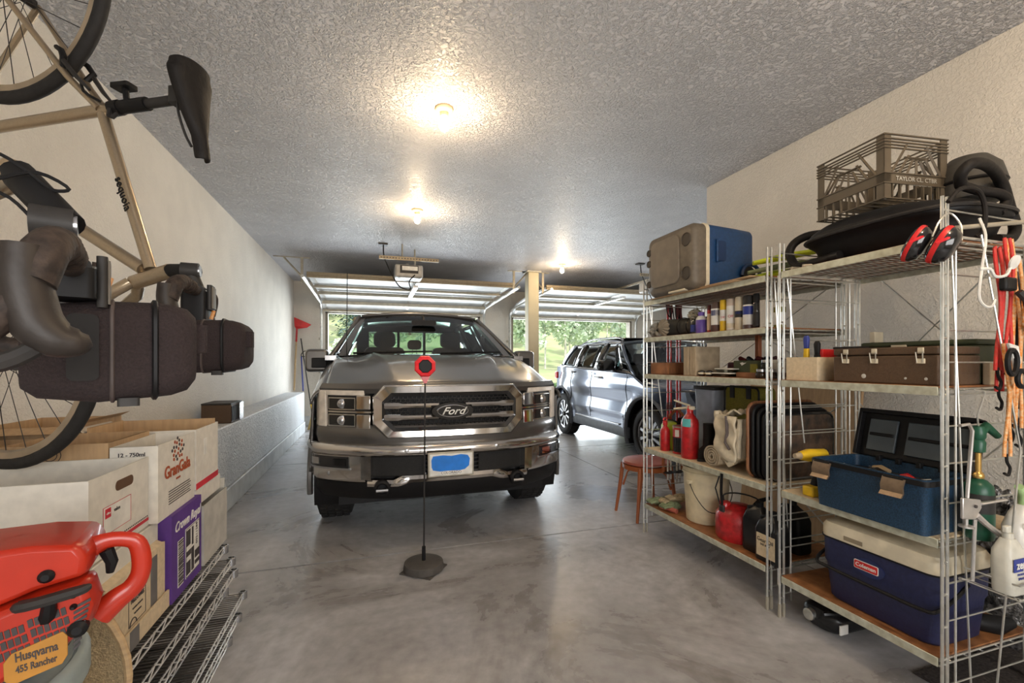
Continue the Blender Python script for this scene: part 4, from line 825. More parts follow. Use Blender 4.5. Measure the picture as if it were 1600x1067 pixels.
# ---------- ski poles hanging behind the far end
for k in range(4):
    x, y = 2.32 + .045*k, 3.12 + .02*(k % 2); z1 = 1.90 - .03*k
    s_ = thing('ski_pole', 'maroon gripped ski pole, %s in the row behind the shelving' % ('first', 'second', 'third', 'last')[k], 'ski pole', (x, y, .32), 'ski poles behind the shelving')
    MB().tube([(x, y, z1-.14), (x, y, z1-.11), (x, y, z1-.04), (x, y, z1)], [.012, .017, .015, .019], 10).build('grip', 'maroon', s_)
    MB().rod((x, y, .78), (x, y, z1-.13), .0085).build('upper_shaft', 'red_metal', s_); MB().tube([(x, y, 1.0), (x, y, .97), (x, y, .93)], [.009, .014, .009], 8).build('clamp', 'maroon', s_)
    MB().rod((x, y, .36), (x, y, .95), .0075, 8, .006).build('lower_shaft', 'white_gloss', s_)
    MB().at(x, y, .42).lathe([(.006, .01), (.03, 0), (.04, -.003), (.03, -.004), (.006, -.006)], 16).build('basket', 'black_plastic', s_); MB().rod((x, y, .32), (x, y, .37), .002, 6, .005).build('tip', 'chrome_dull', s_)
    MB().tube([(x, y, z1-.01), (x-.03, y-.02, z1-.06), (x-.02, y-.03, z1-.18), (x+.015, y-.02, z1-.2), (x+.01, y, z1-.05)], .005, 5, flat=.4).build('strap', 'black_plastic', s_)
sk_rod = MB().rod((2.28, 3.12, 1.905), (2.50, 3.12, 1.905), .004, 6).rod((2.28, 3.02, 1.80), (2.28, 3.12, 1.905), .004, 6).rod((2.50, 3.02, 1.80), (2.50, 3.12, 1.905), .004, 6).build('hanging_rod', 'galv')
rootless(tag(sk_rod, 'thin wire rod carrying the ski poles off the shelving end', 'rod'), (2.39, 3.1, 1.9))

# ---------- shelf .665
Z4 = .667
l_ = thing('dry_bag', 'lime green roll top bag, leftmost on the fourth shelf', 'bag', (2.2, 2.9, Z4))
MB().rings([[(2.20 + .09*wx*math.cos(2*PI*k/24)*(1+.12*math.sin(5*k+zz*30)), 2.90 + .095*wy*math.sin(2*PI*k/24), Z4 + zz) for k in range(24)] for zz, wx, wy in ((0, .8, .85), (.02, 1, 1), (.10, 1.02, .98), (.17, .85, 1.02), (.20, .4, 1.06), (.215, .2, 1.0))]).build('body', 'lime', l_)
MB().tube([(2.2, 2.80, Z4+.205), (2.17, 2.86, Z4+.225), (2.16, 2.95, Z4+.22), (2.2, 3.0, Z4+.20)], .012, 6, flat=.5).build('closure_strap', 'black_plastic', l_)
MB().tube([(2.18, 2.80, Z4+.20), (2.14, 2.74, Z4+.25), (2.2, 2.68, Z4+.28)], .016, 6, flat=.4).build('strap_end', 'black_plastic', l_)
def fuel(x, y, r, h, label, m='red_metal', name='fuel_bottle'):
    t = thing(name, label, 'bottle', (x, y, Z4))
    MB().at(x, y, Z4).lathe([(r*.92, 0), (r, .006), (r, h*.66), (r*.93, h*.73), (r*.6, h*.81), (r*.38, h*.86), (r*.38, h*.90)], 28).build('body', m, t)
    return t
f_ = fuel(2.10, 2.855, .036, .215, 'small red metal fuel bottle in front of the lime bag'); MB().at(2.10, 2.855, Z4).lathe([(.018, .19), (.019, .215), (.012, .222), (0, .222)], 16).build('cap', 'red_plastic', f_); MB().tube([(2.10 + .014*math.cos(R(a)), 2.855, Z4 + .232 + .014*math.sin(R(a))) for a in range(0, 360, 30)], .005, 6, closed=True).build('cap_ring', 'red_plastic', f_)
t = thing('paint_tin', 'squat red and black tin between the two red bottles', 'tin', (2.15, 2.73, Z4))
MB().at(2.15, 2.73, Z4).lathe([(.062, 0), (.062, .19), (.058, .196)], 32).build('body', 'red_metal', t); MB().at(2.15, 2.73, Z4).lathe([(.064, .19), (.064, .20), (.055, .20), (.053, .195), (0, .195)], 32).build('lid', 'zinc', t)
lab(t, 2.15, 2.73, Z4 + .015, Z4 + .12, .0627, 'black_gloss', 110, 330); lab(t, 2.15, 2.73, Z4 + .125, Z4 + .175, .0627, 'white_gloss', 185, 215)
f_ = fuel(2.10, 2.58, .058, .36, 'tall red extinguisher bottle with teal sticker on the fourth shelf', name='fire_extinguisher')
MB().at(2.10, 2.58, Z4).lathe([(.022, .315), (.022, .335), (.016, .345), (.016, .36)], 16).build('neck', 'red_plastic', f_)
MB().box(2.085, 2.115, 2.545, 2.60, Z4 + .335, Z4 + .36).build('valve', 'cream_plastic', f_, bevel=.004)
MB().rod((2.10, 2.58, Z4+.35), (2.06, 2.70, Z4+.33), .009, 8, .006).rod((2.10, 2.58, Z4+.36), (2.07, 2.71, Z4+.39), .009, 8, .006).build('lever', 'cream_plastic', f_)
lab(f_, 2.10, 2.58, Z4 + .22, Z4 + .275, .0588, mat('teal', (.10, .42, .42), .5), 175, 235)
t = thing('lunch_bag', 'olive green soft bag with two black straps standing at the back', 'bag', (2.40, 2.42, Z4 + .25))
MB().rings([[(2.36 + xx, y, z) for y, z in rrect(2.24 + g, 2.54 - g, Z4 + .245 + g, Z4 + .50 - g, .03)] for xx, g in ((-.0, .01), (.02, 0), (.12, 0), (.14, .01))]).build('body', 'olive', t)
for y in (2.31, 2.45): MB().box(2.352, 2.36, y, y + .035, Z4 + .42, Z4 + .505).build('strap', 'black_plastic', t)
MB().tube([(2.355, y, z) for y, z in rrect(2.245, 2.535, Z4 + .25, Z4 + .495, .03)], .006, 5, closed=True).build('piping', 'black_plastic', t)
t = thing('storage_bin', 'pale blue grey plastic bin with a black lid at the back', 'bin', (2.42, 2.72, Z4))
MB().rings([[(a, b, Z4 + zz) for a, b in rrect(2.34+g, 2.55-g, 2.63+g, 2.83-g, .02)] for zz, g in ((0, .015), (.46, 0))]).build('body', mat('bin_blue', (.36, .40, .48), .4), t)
MB().rings([[(a, b, Z4 + zz) for a, b in rrect(2.33, 2.56, 2.62, 2.84, .02)] for zz in (.46, .485)]).build('lid', 'dark_grey', t, bevel=.004)
woodb(2.36, 2.58, 2.25, 2.53, Z4, Z4 + .244, 'dark_crate', 'black plastic crate carrying the olive soft bag', 'black_plastic', 'crate', .01)
for k, (y, x) in enumerate(((2.47, 2.13), (2.39, 2.17))):
    t = thing('rubber_boot', 'dark rubber boot %s' % ('beside the tall red extinguisher bottle', 'tucked behind the rolled tan mat')[k], 'boot', (x, y, Z4), 'pair of dark rubber boots')
    MB().rings([[(x + xo + .036*math.cos(2*PI*q/16)*s1, y + .034*math.sin(2*PI*q/16), Z4 + zz) for q in range(16)] for zz, xo, s1 in ((.012, .02, 2.0), (.04, .02, 2.0), (.075, .01, 1.6), (.10, .03, 1.05), (.18, .035, 1.1), (.25, .035, 1.15))]).build('shaft', 'black_rubber', t)
    MB().rings([[(x + .02 + .078*math.cos(2*PI*q/16), y + .038*math.sin(2*PI*q/16), Z4 + zz) for q in range(16)] for zz in (0, .014)]).build('sole', 'dark_grey', t)
t = thing('canvas_tarp', 'cream folded canvas standing on edge with a dark strap', 'tarp', (2.16, 2.2, Z4))
for k in range(4):
    pts = [(2.06 + .035*k, 2.28 - .012*k + .008*math.sin(k*3), Z4 + .36 - .02*k), (2.065 + .035*k, 2.27 - .01*k, Z4 + .22), (2.06 + .035*k, 2.25 - .01*k, Z4 + .10), (2.07 + .035*k, 2.19, Z4 + .045 + .01*k), (2.075 + .035*k, 2.13, Z4 + .10), (2.07 + .035*k, 2.115, Z4 + .24), (2.075 + .035*k, 2.11 + .01*(k%2), Z4 + .345)]
    sm = []
    for a, b in zip(pts, pts[1:]): sm += [Vector(a).lerp(Vector(b), q/5) for q in range(5)]
    MB().tube(sm, [.019 + .004*math.sin(i*1.3 + k) for i in range(len(sm))], 8).build('fold', 'tarp', t)
MB().grid(lambda u, v: (2.055 + .14*u + .006*math.sin(v*20+u*5), 2.275 - .17*v, Z4 + .17 + .185*(1 - .10*math.sin(v*6)) + .006*math.sin(u*17+v*9)), 16, 16).build('top_sheet', 'tarp', t, solid=.01)
MB().grid(lambda u, v: (2.04 + .008*math.sin(v*14+u*6), 2.275 - .165*u, Z4 + .07 + .27*v), 14, 14).build('front_sheet', 'tarp', t, solid=.012)
MB().tube([(2.028, 2.17, Z4+.34), (2.02, 2.155, Z4+.24), (2.03, 2.18, Z4+.18), (2.035, 2.15, Z4+.14)], .010, 6, flat=.4).build('strap', 'leather', t)
t = thing('rolled_mat', 'rolled tan mat showing its spiral end on the shelf front', 'mat', (2.05, 2.3, Z4))
def spiral(turns, r0, r1, n=90): return [(r0 + (r1-r0)*k/n, 2*PI*turns*k/n) for k in range(n + 1)]
sp = [(2.30 + r*math.cos(a), Z4 + .072 + r*math.sin(a)) for r, a in spiral(3.6, .012, .068)]
MB().rings([[(x, y, z), (x, y + (y-2.30)*.0 + (.0), z)] if False else [(2.03, y, z), (2.40, y, z)] for y, z in sp], closed=False, cap=False).build('roll', 'mat_tan', t, solid=.010)
# stack of black trays standing on edge
for k in range(5):
    y = 2.03 - .030*k; lb_ = ('outermost dark tray standing on edge beside the canvas', 'second dark tray standing on edge behind the uprights', 'third dark tray standing on edge behind the uprights', 'fourth dark tray standing on edge', 'mottled brown tray nearest the open blue toolbox')[k]
    t = thing('serving_tray', lb_, 'tray', (2.30, y, Z4), 'dark trays standing on edge')
    zt = Z4 + .44 - .015*k; X0_ = 2.045 + .006*k
    MB().rings([[(x, y, z) for x, z in rrect(X0_, 2.56, Z4, zt, .06, 5)], [(x, y + .006, z) for x, z in rrect(X0_+.01, 2.55, Z4 + .01, zt-.01, .055, 5)]]).build('panel', ('brown_can', 'black_plastic', 'black_plastic', 'black_plastic', mat('mottle', (.13, .075, .045), .35, noise_s=14, color2=(.02, .014, .012), bump=.6, bump_s=20))[k], t)
    MB().tube([(x, y + .004, z) for x, z in rrect(X0_+.008, 2.552, Z4 + .008, zt-.008, .055, 5)], .009, 6, closed=True).build('rim', ('wood_dark', 'black_plastic', 'black_plastic', 'black_plastic', 'black_gloss')[k], t)

# ---------- shelf .23
Z5 = .233
t = thing('bucket', 'large cream plastic bucket with wire bail on the lowest shelf', 'bucket', (2.24, 2.56, Z5))
MB().at(2.22, 2.56, Z5).lathe([(.125, 0), (.13, .005), (.15, .33), (.158, .332), (.158, .345), (.152, .347), (.154, .365), (.16, .367), (.16, .378), (.150, .378), (.148, .335), (.13, .02), (0, .015)], 40).build('body', 'bucket_cream', t)
MB().tube([(2.22 - .157 + .0, 2.545, Z5+.28), (2.05, 2.46, Z5+.20), (2.07, 2.37, Z5+.13), (2.19, 2.37, Z5+.12), (2.32, 2.43, Z5+.2), (2.36, 2.50, Z5+.28)], .003, 6).build('bail', 'dark_grey', t)
MB().at(2.06, 2.545, Z5 + .28).lathe([(.018, .02), (.018, -.008), (.008, -.012), (0, -.012)], 14, 'x').build('bail_ear', 'bucket_cream', t)
t = thing('gas_can', 'worn round red metal gas can on the lowest shelf', 'gas can', (2.20, 2.25, Z5))
MB().at(2.19, 2.24, Z5).lathe([(.128, 0), (.134, .012), (.136, .11), (.132, .15), (.105, .185), (.06, .205), (.03, .21)], 36).build('body', 'red_metal', t)
MB().at(2.12, 2.28, Z5 + .175).lathe([(.034, 0), (.034, .04), (.03, .045), (0, .045)], 20).build('filler_cap', 'red_plastic', t)
MB().tube([(2.13, 2.30, Z5+.22), (2.13, 2.30, Z5+.255), (2.19, 2.24, Z5+.275), (2.27, 2.16, Z5+.245), (2.28, 2.15, Z5+.18)], .008, 8, flat=.6).build('carry_handle', 'dark_grey', t)
MB().tube([(2.26, 2.2, Z5+.18), (2.28, 2.17, Z5+.24), (2.31, 2.12, Z5+.27)], [.02, .014, .01], 10).build('spout', 'black_plastic', t)
def jug(x, y, z, label, lb_=False, m='smoke_jug', s=1.0):
    t = thing('jug', label, 'jug', (x, y, z), 'black fluid jugs on the lowest shelves')
    MB().rings([[(x + xx*s*w, y + yy*s*w, z + zz*s) for xx, yy in rrect(-.055, .055, -.085, .085, .025, 5)] for zz, w in ((0, .94), (.01, 1), (.18, 1), (.225, .8), (.25, .42), (.262, .28))]).build('body', m, t)
    MB().at(x, y, z + .26*s).lathe([(.021*s, 0), (.021*s, .028*s), (0, .03*s)], 18).build('cap', 'black_plastic', t)
    MB().tube([(x, y + .03*s, z+.25*s), (x, y + .075*s, z+.24*s), (x, y + .082*s, z+.16*s)], .011*s, 8).build('handle', m, t)
    if lb_: MB().box(x-.0575*s, x-.0555*s, y-.065*s, y+.06*s, z+.03*s, z+.16*s).build('label', 'card_light', t); text('Gear Oil', .03, 'ink', t, (x-.0585*s, y, z+.125*s), '-x'); text('SAE 80W', .016, 'ink', t, (x-.0585*s, y, z+.10*s), '-x')
    return t
jug(2.14, 2.035, Z5, 'plain black jug directly beside the red gas can'); 
jug(2.35, 2.0, Z5, 'black jug standing behind the one beside the gas can', m='black_plastic')
Z6 = .224
jug(2.10, 1.88 + .03, Z5, 'black jug with a pale printed label behind the shelf uprights', True, s=.95) 
jug(2.45, 1.70, Z6, 'dark green jug at the back behind the navy cooler', m='green_plastic')
t = thing('garden_gloves', 'green and tan garden gloves piled at the far end of the lowest shelf', 'gloves', (2.2, 2.9, Z5))
for k, (x, y, z, m, a) in enumerate(((2.11, 2.93, .03, 'glove_green', .3), (2.17, 2.87, .045, 'glove_tan', -.4), (2.13, 2.80, .03, 'glove_green', .1), (2.22, 2.84, .07, 'glove_tan', .8))):
    crumple(x, y, Z5 + z, .06, .045, .028, .5, 2.5, k).build('palm', m, t)
    for q in range(4): MB().tube([(x - .03, y - .03 + .02*q, Z5+z), (x - .07, y - .035 + .022*q, Z5+z+.012), (x - .10, y - .03 + .018*q + a*.02, Z5+z)], [.012, .012, .009], 8).build('finger', m, t)
MB().tube([(2.07, 2.86, Z5+.012), (2.08, 2.78, Z5+.02), (2.10, 2.72, Z5+.015)], .018, 8).build('red_handle', mat('salmon', (.45, .12, .08), .5), t)
t = thing('hanging_strap', 'black buckled strap hanging below the rolled tan mat', 'strap', (2.02, 2.2, .4))
MB().tube([(2.012, 2.19, Z4-.01), (2.008, 2.19, .55), (2.01, 2.18, .43)], .012, 6, flat=.3).build('webbing', 'black_plastic', t); MB().tube([(2.012, 2.21, Z4-.03), (2.006, 2.235, .56), (2.008, 2.20, .47)], .004, 6).build('cord', 'black_plastic', t); MB().box(2.0, 2.015, 2.165, 2.20, .43, .47).build('buckle', 'dark_grey', t, bevel=.004)
# cardboard panels leaning on the right wall behind the shelving
for k, (y0, y1, z1, lb_, m) in enumerate(((2.1, 3.0, 1.16, 'large brown cardboard panel leaning on the right wall behind the trays', 'cardboard'), (1.25, 1.95, .62, 'low grey cardboard panel leaning behind the nearest unit', 'card_grey'))):
    o = MB(); o.rings([[(2.93, y0, 0), (2.95, y0, 0), (3.08, y0, z1), (3.06, y0, z1)], [(2.93, y1, 0), (2.95, y1, 0), (3.08, y1, z1), (3.06, y1, z1)]])
    rootless(tag(o.build('cardboard_sheet', m, smooth=False), lb_, 'cardboard'), (2.95, (y0+y1)/2, 0))

# ---------- near unit : top
ZT = 1.803
t = thing('plastic_tub', 'big black moulded plastic tub on the nearest top shelf', 'tub', (2.3, 1.45, ZT))
def tb(u, v):
    a = 2*PI*u; ca, sa = math.cos(a), math.sin(a); e = lambda q, w: math.copysign(abs(q) ** w, q)
    zz, kx, ky = [(0, .55, .72), (.02, .72, .85), (.07, .80, .92), (.11, .86, .93), (.125, 1.0, 1.04), (.15, 1.0, 1.05), (.19, .86, .92), (.215, .6, .66), (.22, .05, .05)][min(8, int(v*8+.5))]
    return (2.33 + .26*kx*e(ca, .6) * 1.0, 1.44 + .335*ky*e(sa, .6), ZT + zz*1.0 + .012*math.sin(sa*3+1)*(zz > .01))
MB().grid(tb, 48, 8, cu=True).build('shell', 'black_plastic', t, sub=1, angle=80)
MB().tube([(2.33 + .262*math.copysign(abs(math.cos(R(a)))**.6, math.cos(R(a))), 1.44 + .352*math.copysign(abs(math.sin(R(a)))**.6, math.sin(R(a))), ZT + .137) for a in range(0, 360, 8)], .008, 6, closed=True).build('rim', 'dark_grey', t)
t = thing('foam_tube', 'bent black foam covered tube beside the black tub', 'tube', (2.2, 1.8, ZT))
hp = [(2.10, 1.58, .03), (2.11, 1.68, .025), (2.13, 1.78, .03), (2.14, 1.82, .06), (2.145, 1.845, .12), (2.16, 1.83, .165), (2.18, 1.78, .19), (2.20, 1.70, .185), (2.22, 1.62, .17)]
MB().tube([(x, y, ZT + z) for x, y, z in hp], .021, 10).build('foam', 'black_rubber', t); MB().tube([(2.10, 1.58, ZT+.03), (2.1, 1.54, ZT+.03)], .024, 10).build('end_socket', 'black_plastic', t)
for k, (a, b) in enumerate((((2.06, 1.76, ZT+.012), (2.4, 1.70, ZT+.012)), ((2.06, 1.70, ZT+.012), (2.35, 1.50, ZT+.012)))):
    rootless(tag(MB().rod(a, b, .008).build('metal_rod', 'zinc'), ('thin metal rod under the foam tube on the top shelf', 'second thin metal rod slanting towards the black tub')[k], 'rod'), a)
# milk crate
cr = thing('milk_crate', 'open grey brown plastic milk crate sitting on the black tub', 'crate', (2.28, 1.46, ZT + .225))
mat('crate_brown', (.10, .078, .052), .5, noise_s=8)
Cc = Vector((2.255, 1.475, ZT + .224)); ang = R(-7)
def crb(name, boxes, parent=None, **k):
    m = MB(); m.M = Matrix.Translation(Cc) @ Matrix.Rotation(ang, 4, 'Z')
    for b in boxes:
        if len(b) == 6: m.box(*b)
        else: m.rod(b[0], b[1], b[2], 4)
    return m.build(name, 'crate_brown', parent or cr, **k)
hw, hd, hh = .165, .165, .275
for sx, sy in ((-1, -1), (1, -1), (1, 1), (-1, 1)):
    crb('corner_post', [(min(sx*hw, sx*(hw-.035)), max(sx*hw, sx*(hw-.035)), min(sy*hd, sy*(hd-.004)), max(sy*hd, sy*(hd-.004)), 0, hh), (min(sx*hw, sx*(hw-.004)), max(sx*hw, sx*(hw-.004)), min(sy*hd, sy*(hd-.035)), max(sy*hd, sy*(hd-.035)), 0, hh)])
for z in (0, .065, .108, .215, .228, .241, .254, .272):
    e = .004
    crb('band', [(-hw-e, hw+e, -hd-e, -hd+.003, z, z+.005), (-hw-e, hw+e, hd-.003, hd+e, z, z+.005), (-hw-e, -hw+.003, -hd, hd, z, z+.005), (hw-.003, hw+e, -hd, hd, z, z+.005)])
for s in (-1, 1):
    crb('side_panel', [(-hw, hw, min(s*hd, s*(hd-.004)), max(s*hd, s*(hd-.004)), .068, .108)]); crb('side_panel', [(min(s*hw, s*(hw-.004)), max(s*hw, s*(hw-.004)), -hd, hd, .068, .108)])
    for k in range(7):
        q = -.12 + .04*k
        crb('slat', [(q-.003, q+.003, min(s*hd, s*(hd-.01)), max(s*hd, s*(hd-.01)), .005, .068)]); crb('slat', [(min(s*hw, s*(hw-.01)), max(s*hw, s*(hw-.01)), q-.003, q+.003, .005, .068)])
    for a, b in (((-.13, .11), (-.05, .235)), ((.13, .11), (.05, .235)), ((-.05, .11), (-.02, .17)), ((.05, .11), (.02, .17)), ((0, .11), (0, .17)), ((-.09, .11), (-.04, .19)), ((.09, .11), (.04, .19))):
        crb('strut', [((a[0], s*hd, a[1]), (b[0], s*hd, b[1]), .006)]); crb('strut', [((s*hw, a[0], a[1]), (s*hw, b[0], b[1]), .006)])
    crb('strut', [((-.06, s*hd, .18), (.06, s*hd, .18), .006)]); crb('strut', [((s*hw, -.06, .18), (s*hw, .06, .18), .006)])
for k in range(8): crb('base_slat', [(-hw, hw, -hd + .02 + k*.04, -hd + .028 + k*.04, 0, .006)])
Mt = Matrix.Translation(Cc) @ Matrix.Rotation(ang, 4, 'Z') @ Matrix.Translation((0, -hd - .002, .088)) @ Matrix.Rotation(R(90), 4, 'X')
text('TAYLOR CL. CTBR', .026, 'card_grey', cr, None, M=Mt); text('UNAUTHORIZED USE', .012, 'card_grey', cr, None, M=Mt @ Matrix.Translation((.02, -.022, 0)))
# hose, dark bag
t = thing('foam_hose', 'thick curled black hose hanging over the near shelf corner', 'hose', (2.35, 1.2, ZT))
MB().tube([(2.20, 1.14, ZT+.22), (2.16, 1.12, ZT+.25), (2.17, 1.10, ZT+.28), (2.24, 1.10, ZT+.295), (2.36, 1.12, ZT+.29), (2.46, 1.14, ZT+.25), (2.50, 1.14, ZT+.17), (2.52, 1.13, ZT+.08), (2.47, 1.12, ZT+.03), (2.38, 1.12, ZT+.02)], .020, 10).build('hose', 'black_rubber', t)
MB().tube([(2.20, 1.14, ZT+.22), (2.28, 1.12, ZT+.20), (2.36, 1.10, ZT+.19), (2.40, 1.10, ZT+.17), (2.37, 1.11, ZT+.12)], .018, 10).build('hose_end', 'black_rubber', t)
t = thing('domed_case', 'rounded dark grey domed case behind the curled hose', 'case', (2.50, 1.24, ZT))
MB().at(2.50, 1.27, ZT + .215).lathe([(.09, 0), (.115, .015), (.12, .10), (.105, .16), (.065, .205), (0, .22)], 28).build('dome', mat('dome', (.05, .046, .04), .6, bump=.2), t)
MB().at(2.50, 1.27, ZT + .215).lathe([(.120, .08), (.124, .087), (.120, .095)], 28).build('seam', 'black_plastic', t)
t = thing('cable_loop', 'thin black cable looped around the near upright top', 'cable', (2.08, 1.1, ZT))
MB().tube([(2.03, 1.09, ZT+.12), (2.08, 1.08, ZT+.17), (2.16, 1.07, ZT+.17), (2.20, 1.07, ZT+.12), (2.19, 1.07, ZT+.02), (2.17, 1.08, ZT-.0)], .008, 8).build('cable', 'black_rubber', t)
t = thing('metal_pole', 'long thin metal pole lying across the near unit towards the right', 'pole', (2.3, 1.05, ZT+.05))
MB().rod((2.06, 1.085, ZT+.025), (2.75, 1.02, ZT+.115), .0085).build('shaft', 'zinc', t); MB().rod((2.75, 1.02, ZT+.115), (2.79, 1.017, ZT+.12), .011).build('tip', 'dark_grey', t)
# ear muffs
t = thing('ear_muffs', 'red and black ear muffs hung on the near upright', 'ear muffs', (1.99, 1.07, 1.73))
for k, (x, y, z) in enumerate(((1.945, 1.145, 1.775), (1.965, 1.075, 1.755))):
    e = MB(); e.M = Matrix.Translation((x, y, z)) @ Matrix.Rotation(R(20), 4, 'Z') @ Matrix.Rotation(R(28), 4, 'X') @ Matrix.Diagonal((.88, 1.2 if k else 1, .98, 1))
    e.rings([[(.052*w*math.cos(R(a)), yy, .068*w*math.sin(R(a))) for a in range(0, 360, 15)] for yy, w in ((-.036, .45), (-.030, .75), (-.012, .98), (.006, 1), (.016, .92), (.02, .8))]).build('ear_cup', 'black_gloss', t)
    e = MB(); e.M = Matrix.Translation((x, y, z)) @ Matrix.Rotation(R(20), 4, 'Z') @ Matrix.Rotation(R(28), 4, 'X') @ Matrix.Diagonal((.88, 1.2 if k else 1, .98, 1))
    e.rings([[(.054*w*math.cos(R(a)), yy, .070*w*math.sin(R(a))) for a in range(0, 360, 15)] for yy, w in ((-.004, 1), (.004, 1.03), (.010, 1))]).build('red_band', 'red_plastic', t)
    MB().tube([(x - .045, y - .01, z + .0), (x - .035, y - .034, z + .01), (x + .01, y - .042, z + .03), (x + .045, y - .02, z + .04)], .0055, 6).build('red_stripe', 'red_reflector', t)
MB().tube([(1.96, 1.10, 1.79), (1.985, 1.09, 1.85), (2.03, 1.085, 1.88), (2.06, 1.07, 1.84), (2.03, 1.05, 1.77)], .0035, 6).build('headband', 'galv', t)
# white wire hooks and hanging lines near the right edge
t = thing('wire_hook', 'white coated wire hook with a round end hanging off the near unit', 'hook', (2.18, 1.05, 1.7))
MB().tube([(2.17, 1.07, 1.87), (2.165, 1.05, 1.80), (2.12, 1.04, 1.66), (2.10, 1.035, 1.56), (2.12, 1.03, 1.535), (2.16, 1.03, 1.535), (2.18, 1.03, 1.56)], .0045, 6).build('hook_wire', 'white_plastic', t)
MB().tube([(2.11, 1.04, 1.67), (2.15, 1.03, 1.67), (2.18, 1.03, 1.645), (2.22, 1.02, 1.65), (2.25, 1.02, 1.685)], .0055, 6).build('hook_arm', 'white_plastic', t)
MB().at(2.255, 1.015, 1.70, rx=R(20)).lathe([(.026, 0), (.026, -.006), (.008, -.008), (0, -.008)], 20, 'y').build('round_end', 'white_plastic', t)
t = thing('tension_wire', 'long taut wire slanting down beside the near upright', 'wire', (2.1, 1.04, 0))
MB().rod((2.14, 1.05, 1.80), (2.33, 1.03, 1.0), .0035, 6).rod((2.33, 1.03, 1.0), (2.10, 1.0, 0.02), .0035, 6).build('wire', 'galv', t)
# bungee cords
def bungee(x, y, z0, z1, m, label, hooks=True, bow=.02):
    t = thing('bungee_cord', label, 'bungee cord', (x, y, z1), 'bungee cords hanging by the right edge')
    n = 8
    for sx, ph in ((-.010, 0), (.010, 1)):
        MB().tube([(x + sx*(1 + .6*math.sin(k*.9+ph)) + bow*math.sin(PI*k/n), y + .004*math.cos(k + ph), z1 + (z0-z1)*k/n) for k in range(n+1)], .0055, 8).build('cord', m, t)
    if hooks:
        MB().tube([(x, y, z0+.01), (x + .004, y, z0-.02), (x + .022, y, z0-.045), (x + .012, y, z0-.07), (x-.012, y, z0-.062)], .005, 8).build('hook', 'black_plastic', t)
    return t
cord_list = [(2.235, 1.05, 1.30, 1.76, 'red_cord', 'red bungee cord with white flecks, leftmost in the hanging bundle'), (2.262, 1.06, 1.22, 1.77, 'red_cord', 'second red flecked bungee cord in the hanging bundle'), (2.285, 1.045, 1.35, 1.80, 'red_cord', 'red bungee cord behind the white topped clip'), (2.245, 1.03, .98, 1.40, 'orange_cord', 'orange bungee cord ending above the green torch head'), (2.31, 1.05, 1.10, 1.80, 'orange_cord', 'orange bungee cord right of the red bundle'), (2.335, 1.04, 1.08, 1.72, 'orange_cord', 'orange bungee cord nearest the right picture edge'), (2.36, 1.06, 1.15, 1.68, 'black_rubber', 'black bungee cord beside the orange ones')]
for a in cord_list: bungee(*a)
t = thing('strap_clip', 'black and white plastic clip halfway down the red cords', 'clip', (2.25, 1.02, 1.36))
MB().prism([(2.20, 1.40), (2.255, 1.39), (2.27, 1.33), (2.25, 1.29), (2.23, 1.34)], 1.0, 1.012, 'xz').build('white_plate', 'white_plastic', t, bevel=.003)
MB().tube([(2.21 + .028*math.cos(R(a)), .998, 1.33 + .045*math.sin(R(a))) for a in range(0, 360, 24)], .009, 6, closed=True).build('black_loop', 'black_plastic', t)
MB().tube([(2.27 + .03*math.cos(R(a)), .998, 1.27 + .03*math.sin(R(a))) for a in range(0, 300, 24)], .009, 6).build('black_hook', 'black_plastic', t)
t = thing('strap_clip', 'black plastic clip gathering the red cords near the shelf edge', 'clip', (2.24, 1.02, 1.63))
MB().box(2.215, 2.285, 1.015, 1.04, 1.595, 1.645).build('body', 'black_plastic', t, bevel=.008); MB().tube([(2.275, 1.01, 1.59), (2.30, 1.0, 1.56), (2.325, 1.0, 1.50), (2.33, 1.0, 1.45)], .012, 8).build('lever', 'dark_grey', t)
t = thing('black_hooks', 'cluster of black rubber hooks hanging at the right picture edge', 'hooks', (2.36, 1.02, 1.6))
for k in range(4): MB().tube([(2.33 + .012*k + .02*math.cos(R(a)), 1.0 + .004*k, 1.62 - .06*k + .03*math.sin(R(a))) for a in range(-20, 220, 24)], .007, 6).build('hook', 'black_plastic', t)
hang_bar = MB().rod((2.04, 1.06, 1.785), (2.60, 1.06, 1.785), .005, 6).build('hanging_bar', 'galv'); rootless(tag(hang_bar, 'thin wire bar carrying the cords along the near shelf end', 'rod'), (2.3, 1.06, 1.785))

# ---------- near unit : z 1.238
t = thing('cardboard_box', 'small open cardboard box with brush handles on the nearest unit', 'box', (2.15, 1.69, Z3))
for a in ((2.05, 2.30, 1.615, 1.619), (2.05, 2.30, 1.778, 1.782), (2.05, 2.054, 1.619, 1.778), (2.296, 2.30, 1.619, 1.778)): MB().box(a[0], a[1], a[2], a[3], Z3, Z3 + .115).build('side', 'card_light', t)
MB().box(2.054, 2.296, 1.619, 1.778, Z3, Z3 + .004).build('bottom', 'card_light', t)
def scr(x, y, m1, m2, label, lean=.01, h=.16):
    q = thing('putty_knife', label, 'scraper', (x, y, Z3 + .01)); MB().box(x - .001, x + .001, y - .018, y + .018, Z3 + .01, Z3 + .09).build('blade', 'chrome_dull', q)
    MB().rings([[(x + a*w, y + lean + b*w, Z3 + zz) for a, b in rrect(-.010, .010, -.014, .014, .006)] for zz, w in ((.08, .8), (.11, 1), (h, .85))]).build('grip', m1, q, bevel=.002)
    MB().rings([[(x + a*w, y + lean + b*w, Z3 + zz) for a, b in rrect(-.010, .010, -.014, .014, .006)] for zz, w in ((h, .8), (h + .05, 1), (h + .065, .6))]).build('grip_end', m2, q, bevel=.002)
